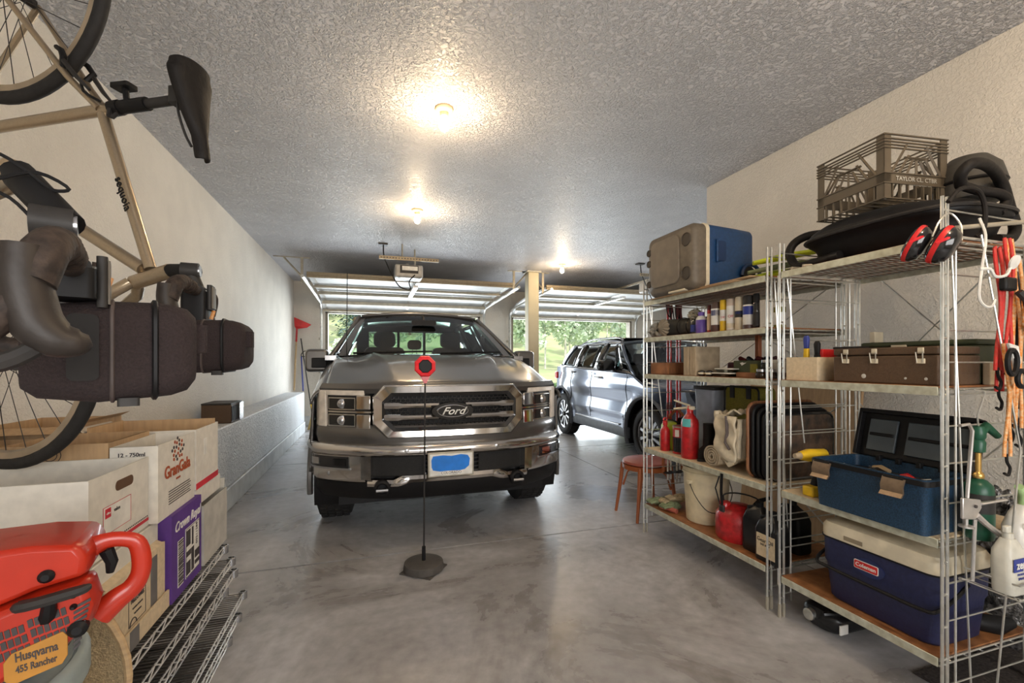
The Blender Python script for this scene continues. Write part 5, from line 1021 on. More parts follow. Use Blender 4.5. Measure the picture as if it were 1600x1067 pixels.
scr(2.10, 1.70, 'yellow', 'label_blue', 'putty knife with yellow and dark blue grip in the open cardboard box'); scr(2.09, 1.635, 'black_plastic', 'black_plastic', 'black handled scraper in the box corner beside the brown case', h=.13)
woodb(2.12, 2.22, 1.64, 1.68, Z3 + .005, Z3 + .155, 'red_case', 'small red plastic case sticking out of the cardboard box', 'red_plastic')
woodb(2.32, 2.42, 1.56, 1.74, Z3 + .0, Z3 + .17, 'file_box', 'dark grey slotted case behind the small cardboard box', 'dark_grey')
t = thing('latched_case', 'long dark brown case with three pale latches on the nearest unit', 'case', (2.2, 1.35, Z3))
MB().box(2.05, 2.30, 1.13, 1.535, Z3, Z3 + .118).build('body', 'brown_case', t, bevel=.006); MB().box(2.05, 2.30, 1.13, 1.535, Z3 + .121, Z3 + .153).build('lid', 'brown_case', t, bevel=.006)
for y in (1.475, 1.355, 1.185):
    l_ = MB().box(2.040, 2.05, y - .014, y + .014, Z3 + .085, Z3 + .105).box(2.042, 2.05, y - .010, y + .010, Z3 + .125, Z3 + .148).build('latch', 'cream_plastic', t, bevel=.002)
    MB().tube([(2.04, y - .010, Z3 + .09), (2.036, y - .012, Z3 + .13), (2.036, y + .012, Z3 + .13), (2.04, y + .010, Z3 + .09)], .0025, 6).build('latch_wire', 'zinc', l_)
for y, z, r in ((1.40, .03, .010), (1.24, .025, .005), (1.17, .025, .006)): MB().at(2.0495, y, Z3 + z).lathe([(r, 0), (r*.8, -.001), (0, -.001)], 12, 'x').build('paint_chip', 'card_grey', t)
t = thing('tool_case', 'flat dark green case lying behind and above the brown latched case', 'case', (2.42, 1.36, Z3))
MB().box(2.32, 2.56, 1.15, 1.60, Z3, Z3 + .16).build('body', 'green_case', t, bevel=.008); MB().box(2.32, 2.56, 1.15, 1.60, Z3 + .162, Z3 + .185).build('lid', 'green_case', t, bevel=.008); MB().box(2.315, 2.322, 1.40, 1.46, Z3 + .14, Z3 + .17).build('latch', 'cream_plastic', t)
woodb(2.34, 2.50, 1.12, 1.145, Z3, Z3 + .09, 'wood_offcut', 'pale board offcut at the right end of the middle shelf', 'card_light', 'board')
woodb(2.36, 2.42, 1.56, 1.585, Z3 + .187, Z3 + .24, 'tape_roll_holder', 'small cream plastic fitting on the green case', 'cream_plastic', 'fitting')

# ---------- near unit : toolbox
t = thing('toolbox', 'open dark blue toolbox with raised black lid on the nearest unit', 'toolbox', (2.1, 1.36, Z4))
tx0, tx1, ty0, ty1 = 1.985, 2.27, 1.132, 1.585
rr = lambda z, g, r=.02: [(a, b, Z4 + z) for a, b in rrect(tx0+g, tx1-g, ty0+g, ty1-g, r)]
MB().rings([rr(0, .012), rr(.19, .002), rr(.20, -.004), rr(.215, -.004), rr(.215, .012), rr(.03, .022)]).build('body', 'tool_blue', t)
MB().rings([rr(.192, -.008), rr(.212, -.008), rr(.212, .0), rr(.192, 0)], loop=True, cap=False).build('rim', 'black_plastic', t)
for y in (1.53, 1.235):
    lt = MB().rings([[(1.978 + o, y + .040, Z4 + z), (1.978 + o, y - .040, Z4 + z), (1.970 + o, y - .040, Z4 + z), (1.970 + o, y + .040, Z4 + z)] for z, o in ((.205, .0), (.175, -.012), (.15, -.010), (.135, -.022))]).build('latch', mat('latch_metal', (.30, .22, .15), .35, .7, noise_s=40), t)
    MB().rod((1.972, y - .035, Z4 + .207), (1.972, y + .035, Z4 + .207), .006).build('hinge_pin', 'black_plastic', lt)
lidm = MB(); lidm.M = Matrix.Translation((tx1 - .0, 0, Z4 + .215)) @ Matrix.Rotation(R(14), 4, 'Y')
lidm.box(0, .02, ty0 - .005, ty1 + .005, 0, .225); ld = lidm.build('lid', 'black_plastic', t, bevel=.006)
def lidp(name, m, y0, y1, z0, z1, d=.012):
    q = MB(); q.M = lidm.M; q.box(-d, 0, y0, y1, z0, z1); return q.build(name, m, ld, bevel=.003)
lidp('lid_edge', 'black_plastic', ty0, ty0 + .015, 0, .22, .03); lidp('lid_edge', 'black_plastic', ty1 - .015, ty1, 0, .22, .03); lidp('lid_edge', 'black_plastic', ty0, ty1, .205, .225, .03)
lidp('organizer_cover', mat('tool_grey', (.06, .075, .085), .35), 1.42, 1.54, .03, .18); lidp('organizer_cover', 'tool_grey', 1.15, 1.38, .03, .18); lidp('cover_rib', 'black_plastic', 1.16, 1.37, .10, .115, .018); lidp('cover_rib', 'black_plastic', 1.43, 1.53, .10, .115, .018)
for y in (1.30, 1.22, 1.38, 1.46): MB().box(tx1 - .03, tx1 - .005, y, y + .018, Z4 + .205, Z4 + .23).build('hinge_lug', 'black_plastic', t, bevel=.003)
MB().box(tx0 + .02, tx1 - .02, ty0 + .02, ty1 - .02, Z4 + .12, Z4 + .165).build('inner_tray', 'dark_grey', t)
for k, (x, y, m, l_, r) in enumerate(((2.06, 1.50, 'cream_plastic', .05, .012), (2.08, 1.37, 'black_gloss', .09, .02), (2.12, 1.28, 'red_plastic', .06, .012), (2.10, 1.19, 'white_plastic', .07, .012), (2.18, 1.42, 'wood', .08, .012))):
    q = thing('hand_tool', ('pale tool handle at the far end of the open toolbox', 'glossy black power tool lying in the open toolbox', 'red tool handle in the open toolbox', 'white tool handle near the front of the open toolbox', 'wooden tool handle at the back of the open toolbox')[k], 'tool', (x, y, Z4 + .165))
    MB().tube([(x, y - l_*.5, Z4+.18), (x + .01, y, Z4+.188), (x + .02, y + l_*.5, Z4+.18)], [r*.8, r, r*.7], 8).build('handle', m, q); MB().rod((x + .02, y + l_*.5, Z4+.18), (x + .03, y + l_*.8, Z4+.178), .004).build('shank', 'chrome_dull', q)
t = thing('cordless_drill', 'yellow and black drill standing beside the open toolbox', 'drill', (2.06, 1.68, Z4))
MB().tube([(2.02, 1.68, Z4+.20), (2.07, 1.675, Z4+.20), (2.16, 1.665, Z4+.20)], [.02, .032, .03], 12).build('motor_housing', 'yellow', t)
MB().tube([(2.02, 1.68, Z4+.20), (1.99, 1.683, Z4+.20)], [.018, .012], 12).build('chuck', 'wood_block', t); MB().tube([(2.10, 1.67, Z4+.18), (2.11, 1.665, Z4+.10), (2.10, 1.665, Z4+.05)], [.02, .017, .02], 10).build('grip', 'black_plastic', t); MB().box(2.05, 2.15, 1.635, 1.695, Z4, Z4+.05).build('battery', 'yellow', t, bevel=.008)

# ---------- near unit : chest on lowest shelf
t = thing('cooler', 'long navy chest cooler with white lid on the lowest shelf', 'cooler', (2.2, 1.35, Z6))
cx0, cx1, cy0, cy1 = 2.045, 2.38, 1.125, 1.60
rr = lambda z, g, r=.05: [(a, b, Z6 + z) for a, b in rrect(cx0+g, cx1-g, cy0+g, cy1-g, r, 6)]
MB().rings([rr(0, .03), rr(.012, .02), rr(.16, .008), rr(.175, .002), rr(.29, 0)]).build('body', 'navy_plastic', t)
MB().rings([rr(.29, -.003), rr(.335, -.003), rr(.355, .006), rr(.365, .03)]).build('lid', 'cream_plastic', t)
MB().rings([rr(.284, -.006), rr(.290, -.006)]).build('seam_band', 'black_plastic', t)
MB().box(cx0 - .006, cx0 + .002, 1.40, 1.48, Z6 + .30, Z6 + .318).build('lid_grip', mat('grip_tan', (.25, .2, .13), .6), t)  # grip in a darker tan than the lid
MB().tube([(2.21, cy1 + .01, Z6+.22), (2.14, cy1 + .015, Z6+.21), (cx0 - .015, cy1 + .0, Z6+.16), (cx0 - .022, cy1 - .06, Z6+.155), (cx0 - .022, 1.30, Z6+.15), (cx0 - .022, cy0 + .05, Z6+.15), (cx0 - .015, cy0 + .01, Z6+.155), (2.14, cy0 - .002, Z6+.20), (2.21, cy0 - .002, Z6+.24)], .0075, 8).build('bail_handle', 'black_plastic', t)
lg = MB().rings([[(cx0 - o, 1.375 + .062*math.cos(R(a)), Z6 + .215 + .038*math.sin(R(a))) for a in range(0, 360, 15)] for o in (0, .003)]).build('logo_oval', mat('logo_blue', (.02, .03, .10), .4), t)
MB().rings([[(cx0 - .0025 - o, y, z) for y, z in rrect(1.335, 1.435, Z6 + .198, Z6 + .236, .006)] for o in (0, .0025)]).build('logo_plate', 'white_gloss', lg)
MB().rings([[(cx0 - .0045 - o, y, z) for y, z in rrect(1.338, 1.432, Z6 + .201, Z6 + .233, .005)] for o in (0, .002)]).build('logo_field', 'red_plastic', lg)
text('Coleman', .023, 'white_gloss', t, (cx0 - .0072, 1.385, Z6 + .217), '-x', off=.0004)
MB().tube([(2.38, 1.2, Z6+.03), (2.45, 1.16, Z6+.02), (2.52, 1.14, Z6+.03)], [.03, .04, .02], 10).build('drain_spout', 'black_plastic', t)
t = thing('oil_jug', 'flat black jug with round cap lying on the floor under the nearest unit', 'jug', (2.2, 1.66, 0))
def sj(u, v):
    a = 2*PI*u; x = 2.10 + .30*v; w = .105*(1 - abs(2*v-1)**6)**.5 + .002; h = .055*(1 - abs(2*v-1)**8)**.5 + .001
    return (x, 1.66 + w*math.copysign(abs(math.cos(a))**.7, math.cos(a)) + .0, .058 + h*math.copysign(abs(math.sin(a))**.7, math.sin(a)))
MB().grid(sj, 32, 16, cu=True).build('body', 'smoke_jug', t)
MB().at(2.10, 1.69, .065).lathe([(.028, .01), (.028, -.015), (.02, -.02), (0, -.02)], 20, 'x').build('cap', 'galv', t); MB().box(2.12, 2.17, 1.552, 1.558, .03, .075).build('label', 'paper', t)
MB().tube([(2.10, 1.62, .10), (2.16, 1.58, .11), (2.24, 1.56, .09)], .012, 8).build('handle', 'smoke_jug', t)

# ---------- right edge : propane torch, clamp, spray bottles, mats
t = thing('propane_cylinder', 'dark green propane cylinder with brass torch fitting beside the toolbox', 'gas cylinder', (2.19, 1.083, Z4))
MB().at(2.19, 1.083, Z4).lathe([(.042, 0), (.045, .01), (.045, .17), (.041, .20), (.025, .218), (.014, .222), (.014, .232)], 28).build('cylinder', 'green_plastic', t)
lab(t, 2.19, 1.083, Z4 + .10, Z4 + .17, .0455, 'dark_grey', 170, 320); MB().at(2.19, 1.083, Z4).lathe([(.016, .225), (.018, .235), (.014, .245), (.009, .25), (.009, .33)], 16).build('brass_valve', 'brass', t)
MB().at(2.19, 1.083, Z4).lathe([(.009, .32), (.020, .325), (.022, .36), (.017, .37), (.022, .38), (.022, .40), (.016, .42), (0, .425)], 20).build('torch_head', 'green_plastic', t)
MB().tube([(2.19, 1.083, Z4+.39), (2.23, 1.08, Z4+.42), (2.28, 1.07, Z4+.38)], [.018, .016, .012], 10).build('torch_grip', 'green_plastic', t)
MB().tube([(2.185, 1.08, Z4+.42), (2.17, 1.075, Z4+.46), (2.19, 1.07, Z4+.52), (2.20, 1.07, Z4+.55), (2.15, 1.075, Z4+.56)], .003, 6).build('hanging_wire', 'galv', t)
t = thing('bar_clamp', 'steel locking clamp gripping the near upright', 'clamp', (2.03, 1.05, .8))
MB().prism([(2.01, .845), (2.11, .83), (2.115, .80), (2.10, .785), (2.08, .76), (2.01, .77)], 1.035, 1.045, 'xz').build('plate', 'aluminium', t, bevel=.003)
MB().tube([(2.11, 1.04, .815), (2.18, 1.03, .82), (2.22, 1.02, .825)], [.010, .008, .008], 8, flat=.6).build('upper_lever', 'aluminium', t); MB().tube([(2.09, 1.04, .775), (2.13, 1.03, .74), (2.19, 1.0, .685)], [.012, .010, .012], 8).build('lower_lever', 'aluminium', t)
MB().tube([(2.03, 1.055, 1.10), (2.07, 1.05, 1.105), (2.085, 1.048, 1.08), (2.05, 1.045, .84)], .006, 8).build('upper_frame', 'aluminium', t); MB().tube([(2.085, 1.04, .76), (2.07, 1.04, .54), (2.02, 1.05, .55)], .006, 8).build('lower_frame', 'aluminium', t)
MB().at(2.045, 1.045, .745).lathe([(.006, .03), (.006, 0), (.022, -.004), (.022, -.010), (0, -.011)], 16).build('clamp_pad', 'aluminium', t); MB().at(2.075, 1.03, .81).lathe([(.006, 0), (.006, .006), (0, .006)], 10, 'y').build('rivet', 'ink', t)
t = thing('spray_bottle', 'milky spray bottle with blue label near the right picture edge', 'bottle', (2.22, .98, .52))
bx, by, bz = 2.155, .985, .515
MB().rings([[(bx + xx*w + o, by + yy*w2, bz + zz) for xx, yy in rrect(-.060, .060, -.032, .032, .02, 4)] for zz, w, w2, o in ((0, .95, .95, .02), (.008, 1, 1, .02), (.11, .95, 1, .01), (.15, .75, .9, 0), (.18, .45, .6, 0), (.19, .32, .5, 0))]).build('body', 'milky', t)
MB().box(bx - .038, bx + .062, by - .0335, by - .0325, bz + .085, bz + .130).build('label', 'label_blue', t); text('zep', .040, 'white_gloss', t, (bx + .002, by - .035, bz + .108), '-y', off=.0008); text('PROFESSIONAL', .010, 'label_blue', t, (bx + .015, by - .034, bz + .075)); text('SPRAYER', .012, 'label_blue', t, (bx + .01, by - .034, bz + .060))
MB().at(bx, by, bz + .19).lathe([(.015, 0), (.015, .02), (0, .021)], 14).build('collar', 'milky', t); MB().box(bx - .02, bx + .008, by - .008, by + .008, bz + .21, bz + .235).build('spray_head', 'milky', t, bevel=.004)
t = thing('cleaner_bottle', 'large white cleaner bottle with green sprayer cut off by the picture edge', 'bottle', (2.36, 1.0, .6))
bx, by, bz = 2.385, 1.045, .575
MB().rings([[(bx + xx*w, by + yy*w2, bz + zz) for xx, yy in rrect(-.085, .085, -.035, .035, .025, 4)] for zz, w, w2 in ((0, .95, .95), (.008, 1, 1), (.13, 1, 1), (.18, .6, .8), (.21, .3, .5))]).build('body', 'white_gloss', t)
MB().box(bx - .05, bx + .05, by - .0355, by - .0345, bz + .02, bz + .09).build('label', mat('label_cyan', (.12, .42, .62), .4), t); text('CLEAN', .036, 'ink', t, (bx - .078, by - .037, bz + .14), align='LEFT', off=.001); text('SHOWER', .032, 'ink', t, (bx - .070, by - .037, bz + .108), align='LEFT', off=.001)
MB().tube([(bx, by, bz + .20), (bx, by, bz + .25), (bx - .03, by, bz + .28)], [.016, .018, .014], 10).build('sprayer', mat('pale_green', (.42, .60, .28), .4), t)
wb = thing('wire_basket', 'thin wire ledge on the near unit end holding the spray bottles', 'basket', (2.3, 1.0, .5))
MB().tube([(2.12, 1.09, .512), (2.12, .94, .508), (2.50, .94, .508), (2.50, 1.09, .512)], .003, 6).tube([(2.12, 1.09, .56), (2.12, .94, .56), (2.50, .94, .56), (2.50, 1.09, .56)], .003, 6).build('frame', 'galv', wb)
MB().box(2.30, 2.50, .95, 1.09, .56, .574).build('shelf_block', 'black_plastic', wb)
for k in range(8): MB().rod((2.14 + .05*k, .94, .508), (2.14 + .05*k, 1.09, .510), .002, 4).build('cross_wire', 'galv', wb)
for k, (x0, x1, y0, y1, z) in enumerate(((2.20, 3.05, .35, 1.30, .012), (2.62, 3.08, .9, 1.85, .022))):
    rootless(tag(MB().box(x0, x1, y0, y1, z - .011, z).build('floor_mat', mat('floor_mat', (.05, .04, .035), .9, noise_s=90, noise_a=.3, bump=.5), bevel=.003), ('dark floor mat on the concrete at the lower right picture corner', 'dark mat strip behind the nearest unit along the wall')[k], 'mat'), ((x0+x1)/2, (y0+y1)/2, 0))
t = thing('crumpled_bag', 'silvery crumpled plastic bag behind the navy cooler', 'bag', (2.75, 1.25, .05))
crumple(2.80, 1.35, .36, .12, .20, .33, .5, 4, 7, 24).build('bag', mat('foil', (.22, .21, .20), .25, .6, noise_s=60, noise_a=.4, bump=1, bump_s=40), t, angle=15)
MB().tube([(2.80, 1.35, .66), (2.80, 1.35, .72)], [.03, .05], 10).build('gathered_neck', 'foil', t)
# side chair
t = thing('side_chair', 'bentwood side chair with round red brown seat beyond the shelving', 'chair', (2.25, 3.38, 0))
sx, sy, szz = 2.28, 3.36, .46
MB().at(sx, sy, szz).lathe([(.0, -.012), (.19, -.012), (.205, 0), (.20, .018), (.16, .03), (0, .034)], 36).build('seat', 'seat_red', t)
MB().at(sx, sy, szz).lathe([(.17, -.05), (.205, -.05), (.208, -.012), (.17, -.012)], 36).build('seat_frame', 'chair_wood', t)
for dx, dy in ((-.15, -.13), (.15, -.13), (-.15, .14), (.15, .14)): MB().tube([(sx+dx, sy+dy, szz-.02), (sx+dx*1.12, sy+dy*1.1, .25), (sx+dx*1.32, sy+dy*1.25, 0)], [.019, .017, .013], 10).build('leg', 'chair_wood', t)
for a in (0, 90, 180, 270):
    ca, sa = math.cos(R(a+45)), math.sin(R(a+45)); MB().tube([(sx + .21*ca, sy+.19*sa, .24), (sx+.17*ca, sy+.16*sa, .36), (sx+.10*ca, sy+.10*sa, szz-.05)], .009, 8).build('corner_brace', 'chair_wood', t)
MB().tube([(sx + .02, sy-.21, szz-.05), (sx + .02, sy-.215, .70), (sx + .06, sy-.22, .86), (sx + .14, sy-.22, .93), (sx + .22, sy-.22, .86), (sx + .26, sy-.215, .70), (sx + .26, sy-.13, szz-.05)], .014, 10).build('back_hoop', 'chair_wood', t)
# ============================================================ FLOOR STAND
t = thing('parking_stand', 'thin rod stand with red octagonal reflector and black weighted base before the truck', 'parking marker', (.31, 2.89, 0))
MB().at(.31, 2.89, 0).prism([(.155*math.cos(R(a)), .155*math.sin(R(a))) for a in (8, 98, 188, 278)], 0, .008).build('floor_plate', mat('base_rubber', (.085, .075, .065), .7, bump=.2), t)
MB().at(.31, 2.89, .008).lathe([(.125, 0), (.128, .01), (.122, .045), (.112, .05), (.03, .055), (0, .055)], 36).build('weight', 'base_rubber', t)
MB().at(.31, 2.89, .06).lathe([(.012, 0), (.012, .09), (.006, .095)], 12).build('socket', 'black_plastic', t)
MB().rod((.31, 2.89, .06), (.318, 2.885, 1.20), .0055, 8).build('rod', 'dark_grey', t)
oc = lambda r, y: [(.318 + r*math.cos(R(22.5+45*k)), y, 1.305 + r*math.sin(R(22.5+45*k))) for k in range(8)]
MB().rings([oc(.070, 2.895), oc(.072, 2.885), oc(.066, 2.872), oc(.045, 2.866), oc(.043, 2.880), oc(.043, 2.895)]).build('reflector_ring', 'red_reflector', t, smooth=False)
MB().rings([oc(.045, 2.878), oc(.040, 2.874)]).build('reflector_centre', 'black_plastic', t)
MB().prism([(.290, 1.238), (.346, 1.238), (.325, 1.195), (.311, 1.195)], 2.876, 2.89, 'xz').build('neck', 'red_plastic', t)

# ============================================================ LEFT CORNER TOOLS, LEDGE
t = thing('snow_scoop', 'red headed tool with wooden pole leaning in the left corner', 'shovel', (-1.45, 9.9, 0))
MB().rod((-1.50, 9.75, .77), (-1.50, 10.08, 2.02), .016).build('handle', 'wood', t); MB().rod((-1.50, 10.0, 1.75), (-1.50, 10.08, 2.03), .019).build('ferrule', 'red_metal', t)
MB().rings([[(-1.52, 10.08, 2.02), (-1.48, 10.08, 2.02), (-1.48, 10.11, 2.03), (-1.52, 10.11, 2.03)], [(-1.54, 10.05, 2.08), (-1.30, 10.0, 2.04), (-1.30, 10.02, 2.06), (-1.54, 10.1, 2.12)], [(-1.55, 10.05, 2.25), (-1.22, 10.0, 2.10), (-1.22, 10.01, 2.11), (-1.55, 10.07, 2.26)]]).build('blade', 'red_plastic', t)
t = thing('broom', 'dark handled broom with yellow collar and bristles standing beside the ledge end', 'broom', (-1.20, 9.55, 0))
MB().rod((-1.14, 9.50, .30), (-1.42, 10.05, 1.82), .012).build('handle', 'dark_grey', t); MB().rod((-1.135, 9.49, .42), (-1.16, 9.54, .54), .022).build('collar', 'yellow', t)
for k in range(7): MB().rod((-1.14, 9.5, .32), (-1.21 + .022*k, 9.47, 0.01), .012, 6, .016).build('bristle_tuft', mat('straw', (.50, .36, .14), .9), t)
t = thing('garden_tool', 'blue handled tool between the red scoop and the broom', 'tool', (-1.40, 9.8, 0))
MB().rod((-1.33, 9.7, .76), (-1.42, 10.1, 1.45), .013).build('handle', 'label_blue', t); MB().tube([(-1.42, 10.1, 1.45), (-1.42, 10.12, 1.50), (-1.36, 10.12, 1.56), (-1.25, 10.1, 1.54), (-1.30, 10.08, 1.46), (-1.42, 10.1, 1.45)], .009, 6).build('d_grip', 'black_plastic', t)
t = thing('metal_box', 'dark brown ribbed metal box on the ledge', 'box', (-1.38, 4.9, .763))
MB().box(-1.50, -1.26, 4.72, 5.08, .765, .935).build('body', 'brown_case', t, bevel=.006)
for k in range(9): MB().box(-1.262, -1.255, 4.74 + k*.037, 4.755 + k*.037, .78, .92).build('rib', 'black_plastic', t)
MB().box(-1.255, -1.245, 4.95, 5.08, .77, .94).build('chrome_face', 'chrome_dull', t, bevel=.003); MB().box(-1.50, -1.26, 4.72, 5.08, .935, .95).build('top_edge', 'dark_grey', t)
t = thing('hand_tool', 'small brown rusty tool lying on the ledge before the metal box', 'tool', (-1.33, 4.45, .763))
MB().tube([(-1.30, 4.25, .775), (-1.32, 4.38, .785), (-1.36, 4.5, .80), (-1.34, 4.60, .79)], [.012, .02, .028, .015], 8).build('body', 'brown_case', t); MB().rod((-1.29, 4.1, .772), (-1.30, 4.28, .776), .008).build('shank', 'dark_grey', t)

# ============================================================ WIRE SHELF STACK AND BOXES
mat('truss_chrome', (.86, .84, .80), .3, .6)
def metro(z, dx, dy, label):
    t = thing('wire_shelf', label, 'shelf', (-.88, 2.0, z), 'chrome wire shelves stacked flat on the floor')
    X0, X1, Y0, Y1 = -1.06 + dx, -.62 + dx, 1.42 + dy, 2.42 + dy
    for x, y in ((X0, Y0), (X1, Y0), (X1, Y1), (X0, Y1)): MB().at(x, y, z).lathe([(.016, 0), (.019, .003), (.019, .036), (.016, .039), (.013, .039), (.013, 0)], 14).build('corner_collar', 'chrome_dull', t)
    for a, b, n in (((X1, Y0, z), (X1, Y1, z), 46), ((X0, Y0, z), (X0, Y1, z), 46), ((X0, Y1, z), (X1, Y1, z), 16), ((X0, Y0, z), (X1, Y0, z), 16)):
        a, b = Vector(a), Vector(b); up = Vector((0, 0, .03))
        r = MB().rod(a + up*.12, b + up*.12, .0036, 5).rod(a + up, b + up, .0036, 5); zig(r, a + up*.15, b + up*.15, n // 2, .026, .0024); r.build('truss_rail', 'truss_chrome', t)
    w = MB()
    for k in range(1, 52): y = Y0 + (Y1-Y0)*k/52; w.rod((X0, y, z+.033), (X1, y, z+.033), .0019, 4)
    for x in (X0 + .14, X0 + .30): w.rod((x, Y0, z+.029), (x, Y1, z+.029), .003, 4)
    o = w.build('wire_deck', mat('deck_shade', (.10, .09, .08), .4, .5), t); o['kind'] = 'stuff'  # wires coloured dark to imitate the shade inside the stack
    return t
names = ['lowest', 'second from the floor', 'third from the floor', 'fourth from the floor', 'fifth from the floor', 'sixth from the floor', 'topmost']
offs = [(-.03, -.03), (-.005, .03), (0.0, .10), (-.06, .02), (-.03, .06), (-.03, .02), (-.055, .0)]
m0 = metro(.0, -.03, -.03, 'chrome wire shelf, lowest of the stack on the floor')
for k in range(1, 7):
    dup(m0, (offs[k][0] - offs[0][0], offs[k][1] - offs[0][1], [0, .075, .15, .21, .28, .355, .425][k]), 'chrome wire shelf, %s%s in the stack under the boxes' % (names[k], '' if k > 1 else ''))
ZB = .466
def obox(name, label, x0, x1, y0, y1, z0, z1, m, open_=True, flap=None, th=.004, cat='box', tilt=0):
    t = thing(name, label, cat, ((x0+x1)/2, (y0+y1)/2, z0))
    MB().box(x1-th, x1, y0, y1, z0, z1).build('side_panel', m, t); MB().box(x0, x0+th, y0, y1, z0, z1).build('side_panel', m, t)
    MB().box(x0+th, x1-th, y0, y0+th, z0, z1).build('end_panel', m, t); MB().box(x0+th, x1-th, y1-th, y1, z0, z1).build('end_panel', m, t)
    MB().box(x0+th, x1-th, y0+th, y1-th, z0, z0+th).build('bottom_panel', m, t)
    if not open_: MB().box(x0, x1, (y0+y1)/2 + .001, y1, z1, z1+th).build('top_flap', m, t); MB().box(x0, x1, y0, (y0+y1)/2 - .001, z1, z1+th).build('top_flap', m, t)
    if flap:
        for s, (dz, dn) in flap.items():
            q = MB()
            if s == 'x1': q.rings([[(x1-th, y0+.01, z1), (x1, y0+.01, z1), (x1, y1-.01, z1), (x1-th, y1-.01, z1)], [(x1-th+dn, y0+.015, z1+dz), (x1+dn, y0+.015, z1+dz), (x1+dn, y1-.015, z1+dz), (x1-th+dn, y1-.015, z1+dz)]])
            if s == 'x0': q.rings([[(x0, y0+.01, z1), (x0+th, y0+.01, z1), (x0+th, y1-.01, z1), (x0, y1-.01, z1)], [(x0-dn, y0+.015, z1+dz), (x0+th-dn, y0+.015, z1+dz), (x0+th-dn, y1-.015, z1+dz), (x0-dn, y1-.015, z1+dz)]])
            if s == 'y0': q.rings([[(x0+.01, y0, z1), (x1-.01, y0, z1), (x1-.01, y0+th, z1), (x0+.01, y0+th, z1)], [(x0+.015, y0-dn, z1+dz), (x1-.015, y0-dn, z1+dz), (x1-.015, y0+th-dn, z1+dz), (x0+.015, y0+th-dn, z1+dz)]])
            if s == 'y1': q.rings([[(x0+.01, y1-th, z1), (x1-.01, y1-th, z1), (x1-.01, y1, z1), (x0+.01, y1, z1)], [(x0+.015, y1-th+dn, z1+dz), (x1-.015, y1-th+dn, z1+dz), (x1-.015, y1+dn, z1+dz), (x0+.015, y1+dn, z1+dz)]])
            q.build('flap', m, t)
    return t
def fr(t, x, y0, y1, z0, z1, m, w=.0015, e=.0012):  # thin printed frame on a +x face
    for a in ((y0, y1, z0, z0+w), (y0, y1, z1-w, z1), (y0, y0+w, z0, z1), (y1-w, y1, z0, z1)): MB().box(x, x+e, *a).build('printed_line', m, t)
def pr_(t, x, y0, y1, z0, z1, m, e=.0012, name='printed_patch'): return MB().box(x, x+e, y0, y1, z0, z1).build(name, m, t)
# bottom row
t = obox('file_box', 'tan file box with printed frame and grey tape in the lower row', -1.06, -.70, 1.49, 1.86, ZB, .70, 'card_light', flap={'x1': (.03, -.05)})
fr(t, -.70, 1.615, 1.72, .53, .63, 'ink'); text('FELLOWES', .017, 'ink', t, (-.6985, 1.668, .602), '+x', off=.0003); text('BANKERS STORAGE', .007, 'ink', t, (-.6985, 1.668, .578), '+x'); text('FILE DIVISION', .007, 'ink', t, (-.6985, 1.668, .560), '+x')
pr_(t, -.70, 1.755, 1.80, .47, .68, mat('grey_tape', (.17, .16, .155), .5)); MB().box(-.697, -.690, 1.47, 1.87, ZB, .525).build('cardboard_strip', 'card_light', t, bevel=.001); pr_(t, -.690, 1.60, 1.655, ZB, .525, 'grey_tape')
MB().tube([(-.698, 1.64 + .02*math.cos(R(a)), .530 + .02*math.sin(R(a))) for a in range(0, 190, 20)], .0015, 4).build('printed_arc', 'ink', t)
t = obox('liquor_box', 'purple cardboard carton with white script lettering and barcode label', -1.02, -.685, 1.875, 2.16, ZB, .775, 'card_purple', open_=False)
text('Crown Royal', .050, 'paper', t, (-.684, 2.022, .725), '+x', shear=.35, off=.0006, sx=.92)
pr_(t, -.685, 1.995, 2.135, .50, .69, 'paper'); pr_(t, -.685, 1.925, 1.975, .50, .67, 'paper')
rb = random.Random(3); z = .505
while z < .665: h = rb.choice((.002, .003, .005)); pr_(t, -.6838, 1.928, 1.972, z, z+h, 'ink', name='barcode_bar'); z += h + rb.choice((.002, .004))
for a in ((2.0, 2.04, .51, .56), (2.05, 2.075, .51, .60), (2.085, 2.13, .52, .535), (2.085, 2.13, .545, .575), (2.0, 2.045, .58, .60), (2.0, 2.04, .62, .68), (2.055, 2.07, .61, .68)): pr_(t, -.6838, *a, 'ink')
fr(t, -.6836, 1.997, 2.133, .502, .688, 'ink'); text('00211288', .022, 'ink', t, (-.6835, 2.105, .64), '+x', rot=R(90))
t = obox('shipping_box', 'plain tan open cardboard box, farthest in the lower row', -1.0, -.685, 2.19, 2.50, ZB, .72, 'card_grey', flap={'y1': (.04, .02)})
# upper row
rootless(tag(MB().box(-1.10, -.72, 1.44, 1.86, .706, .775).build('box_lid', 'card_white', bevel=.003), 'white box lid lying between the file box and the handled box', 'lid'), (-.9, 1.65, .706))
t = obox('archive_box', 'white file box with cut out handle and red label, nearest upper box', -1.30, -.725, 1.47, 1.80, .78, 1.012, 'card_white')
pr_(t, -.725, 1.535, 1.685, .838, .918, 'paper'); fr(t, -.7245, 1.535, 1.685, .838, .918, 'ink_red', .0012); pr_(t, -.7240, 1.545, 1.573, .885, .912, 'ink_red'); text('office', .009, 'paper', t, (-.7225, 1.559, .898), '+x'); text('value', .016, 'ink', t, (-.7235, 1.606, .898), '+x', off=.0002)
MB().prism(rrect(1.60, 1.70, .948, .978, .014), -.7252, -.7236, 'yz').build('handle_hole', mat('hole_brown', (.12, .06, .03), .8), t)
pr_(t, -.725, 1.60, 1.80, .798, .808, 'ink_red'); 
for k in range(24): pr_(t, -.725, 1.56 + k*.01, 1.564 + k*.01, .812, .816, 'ink')
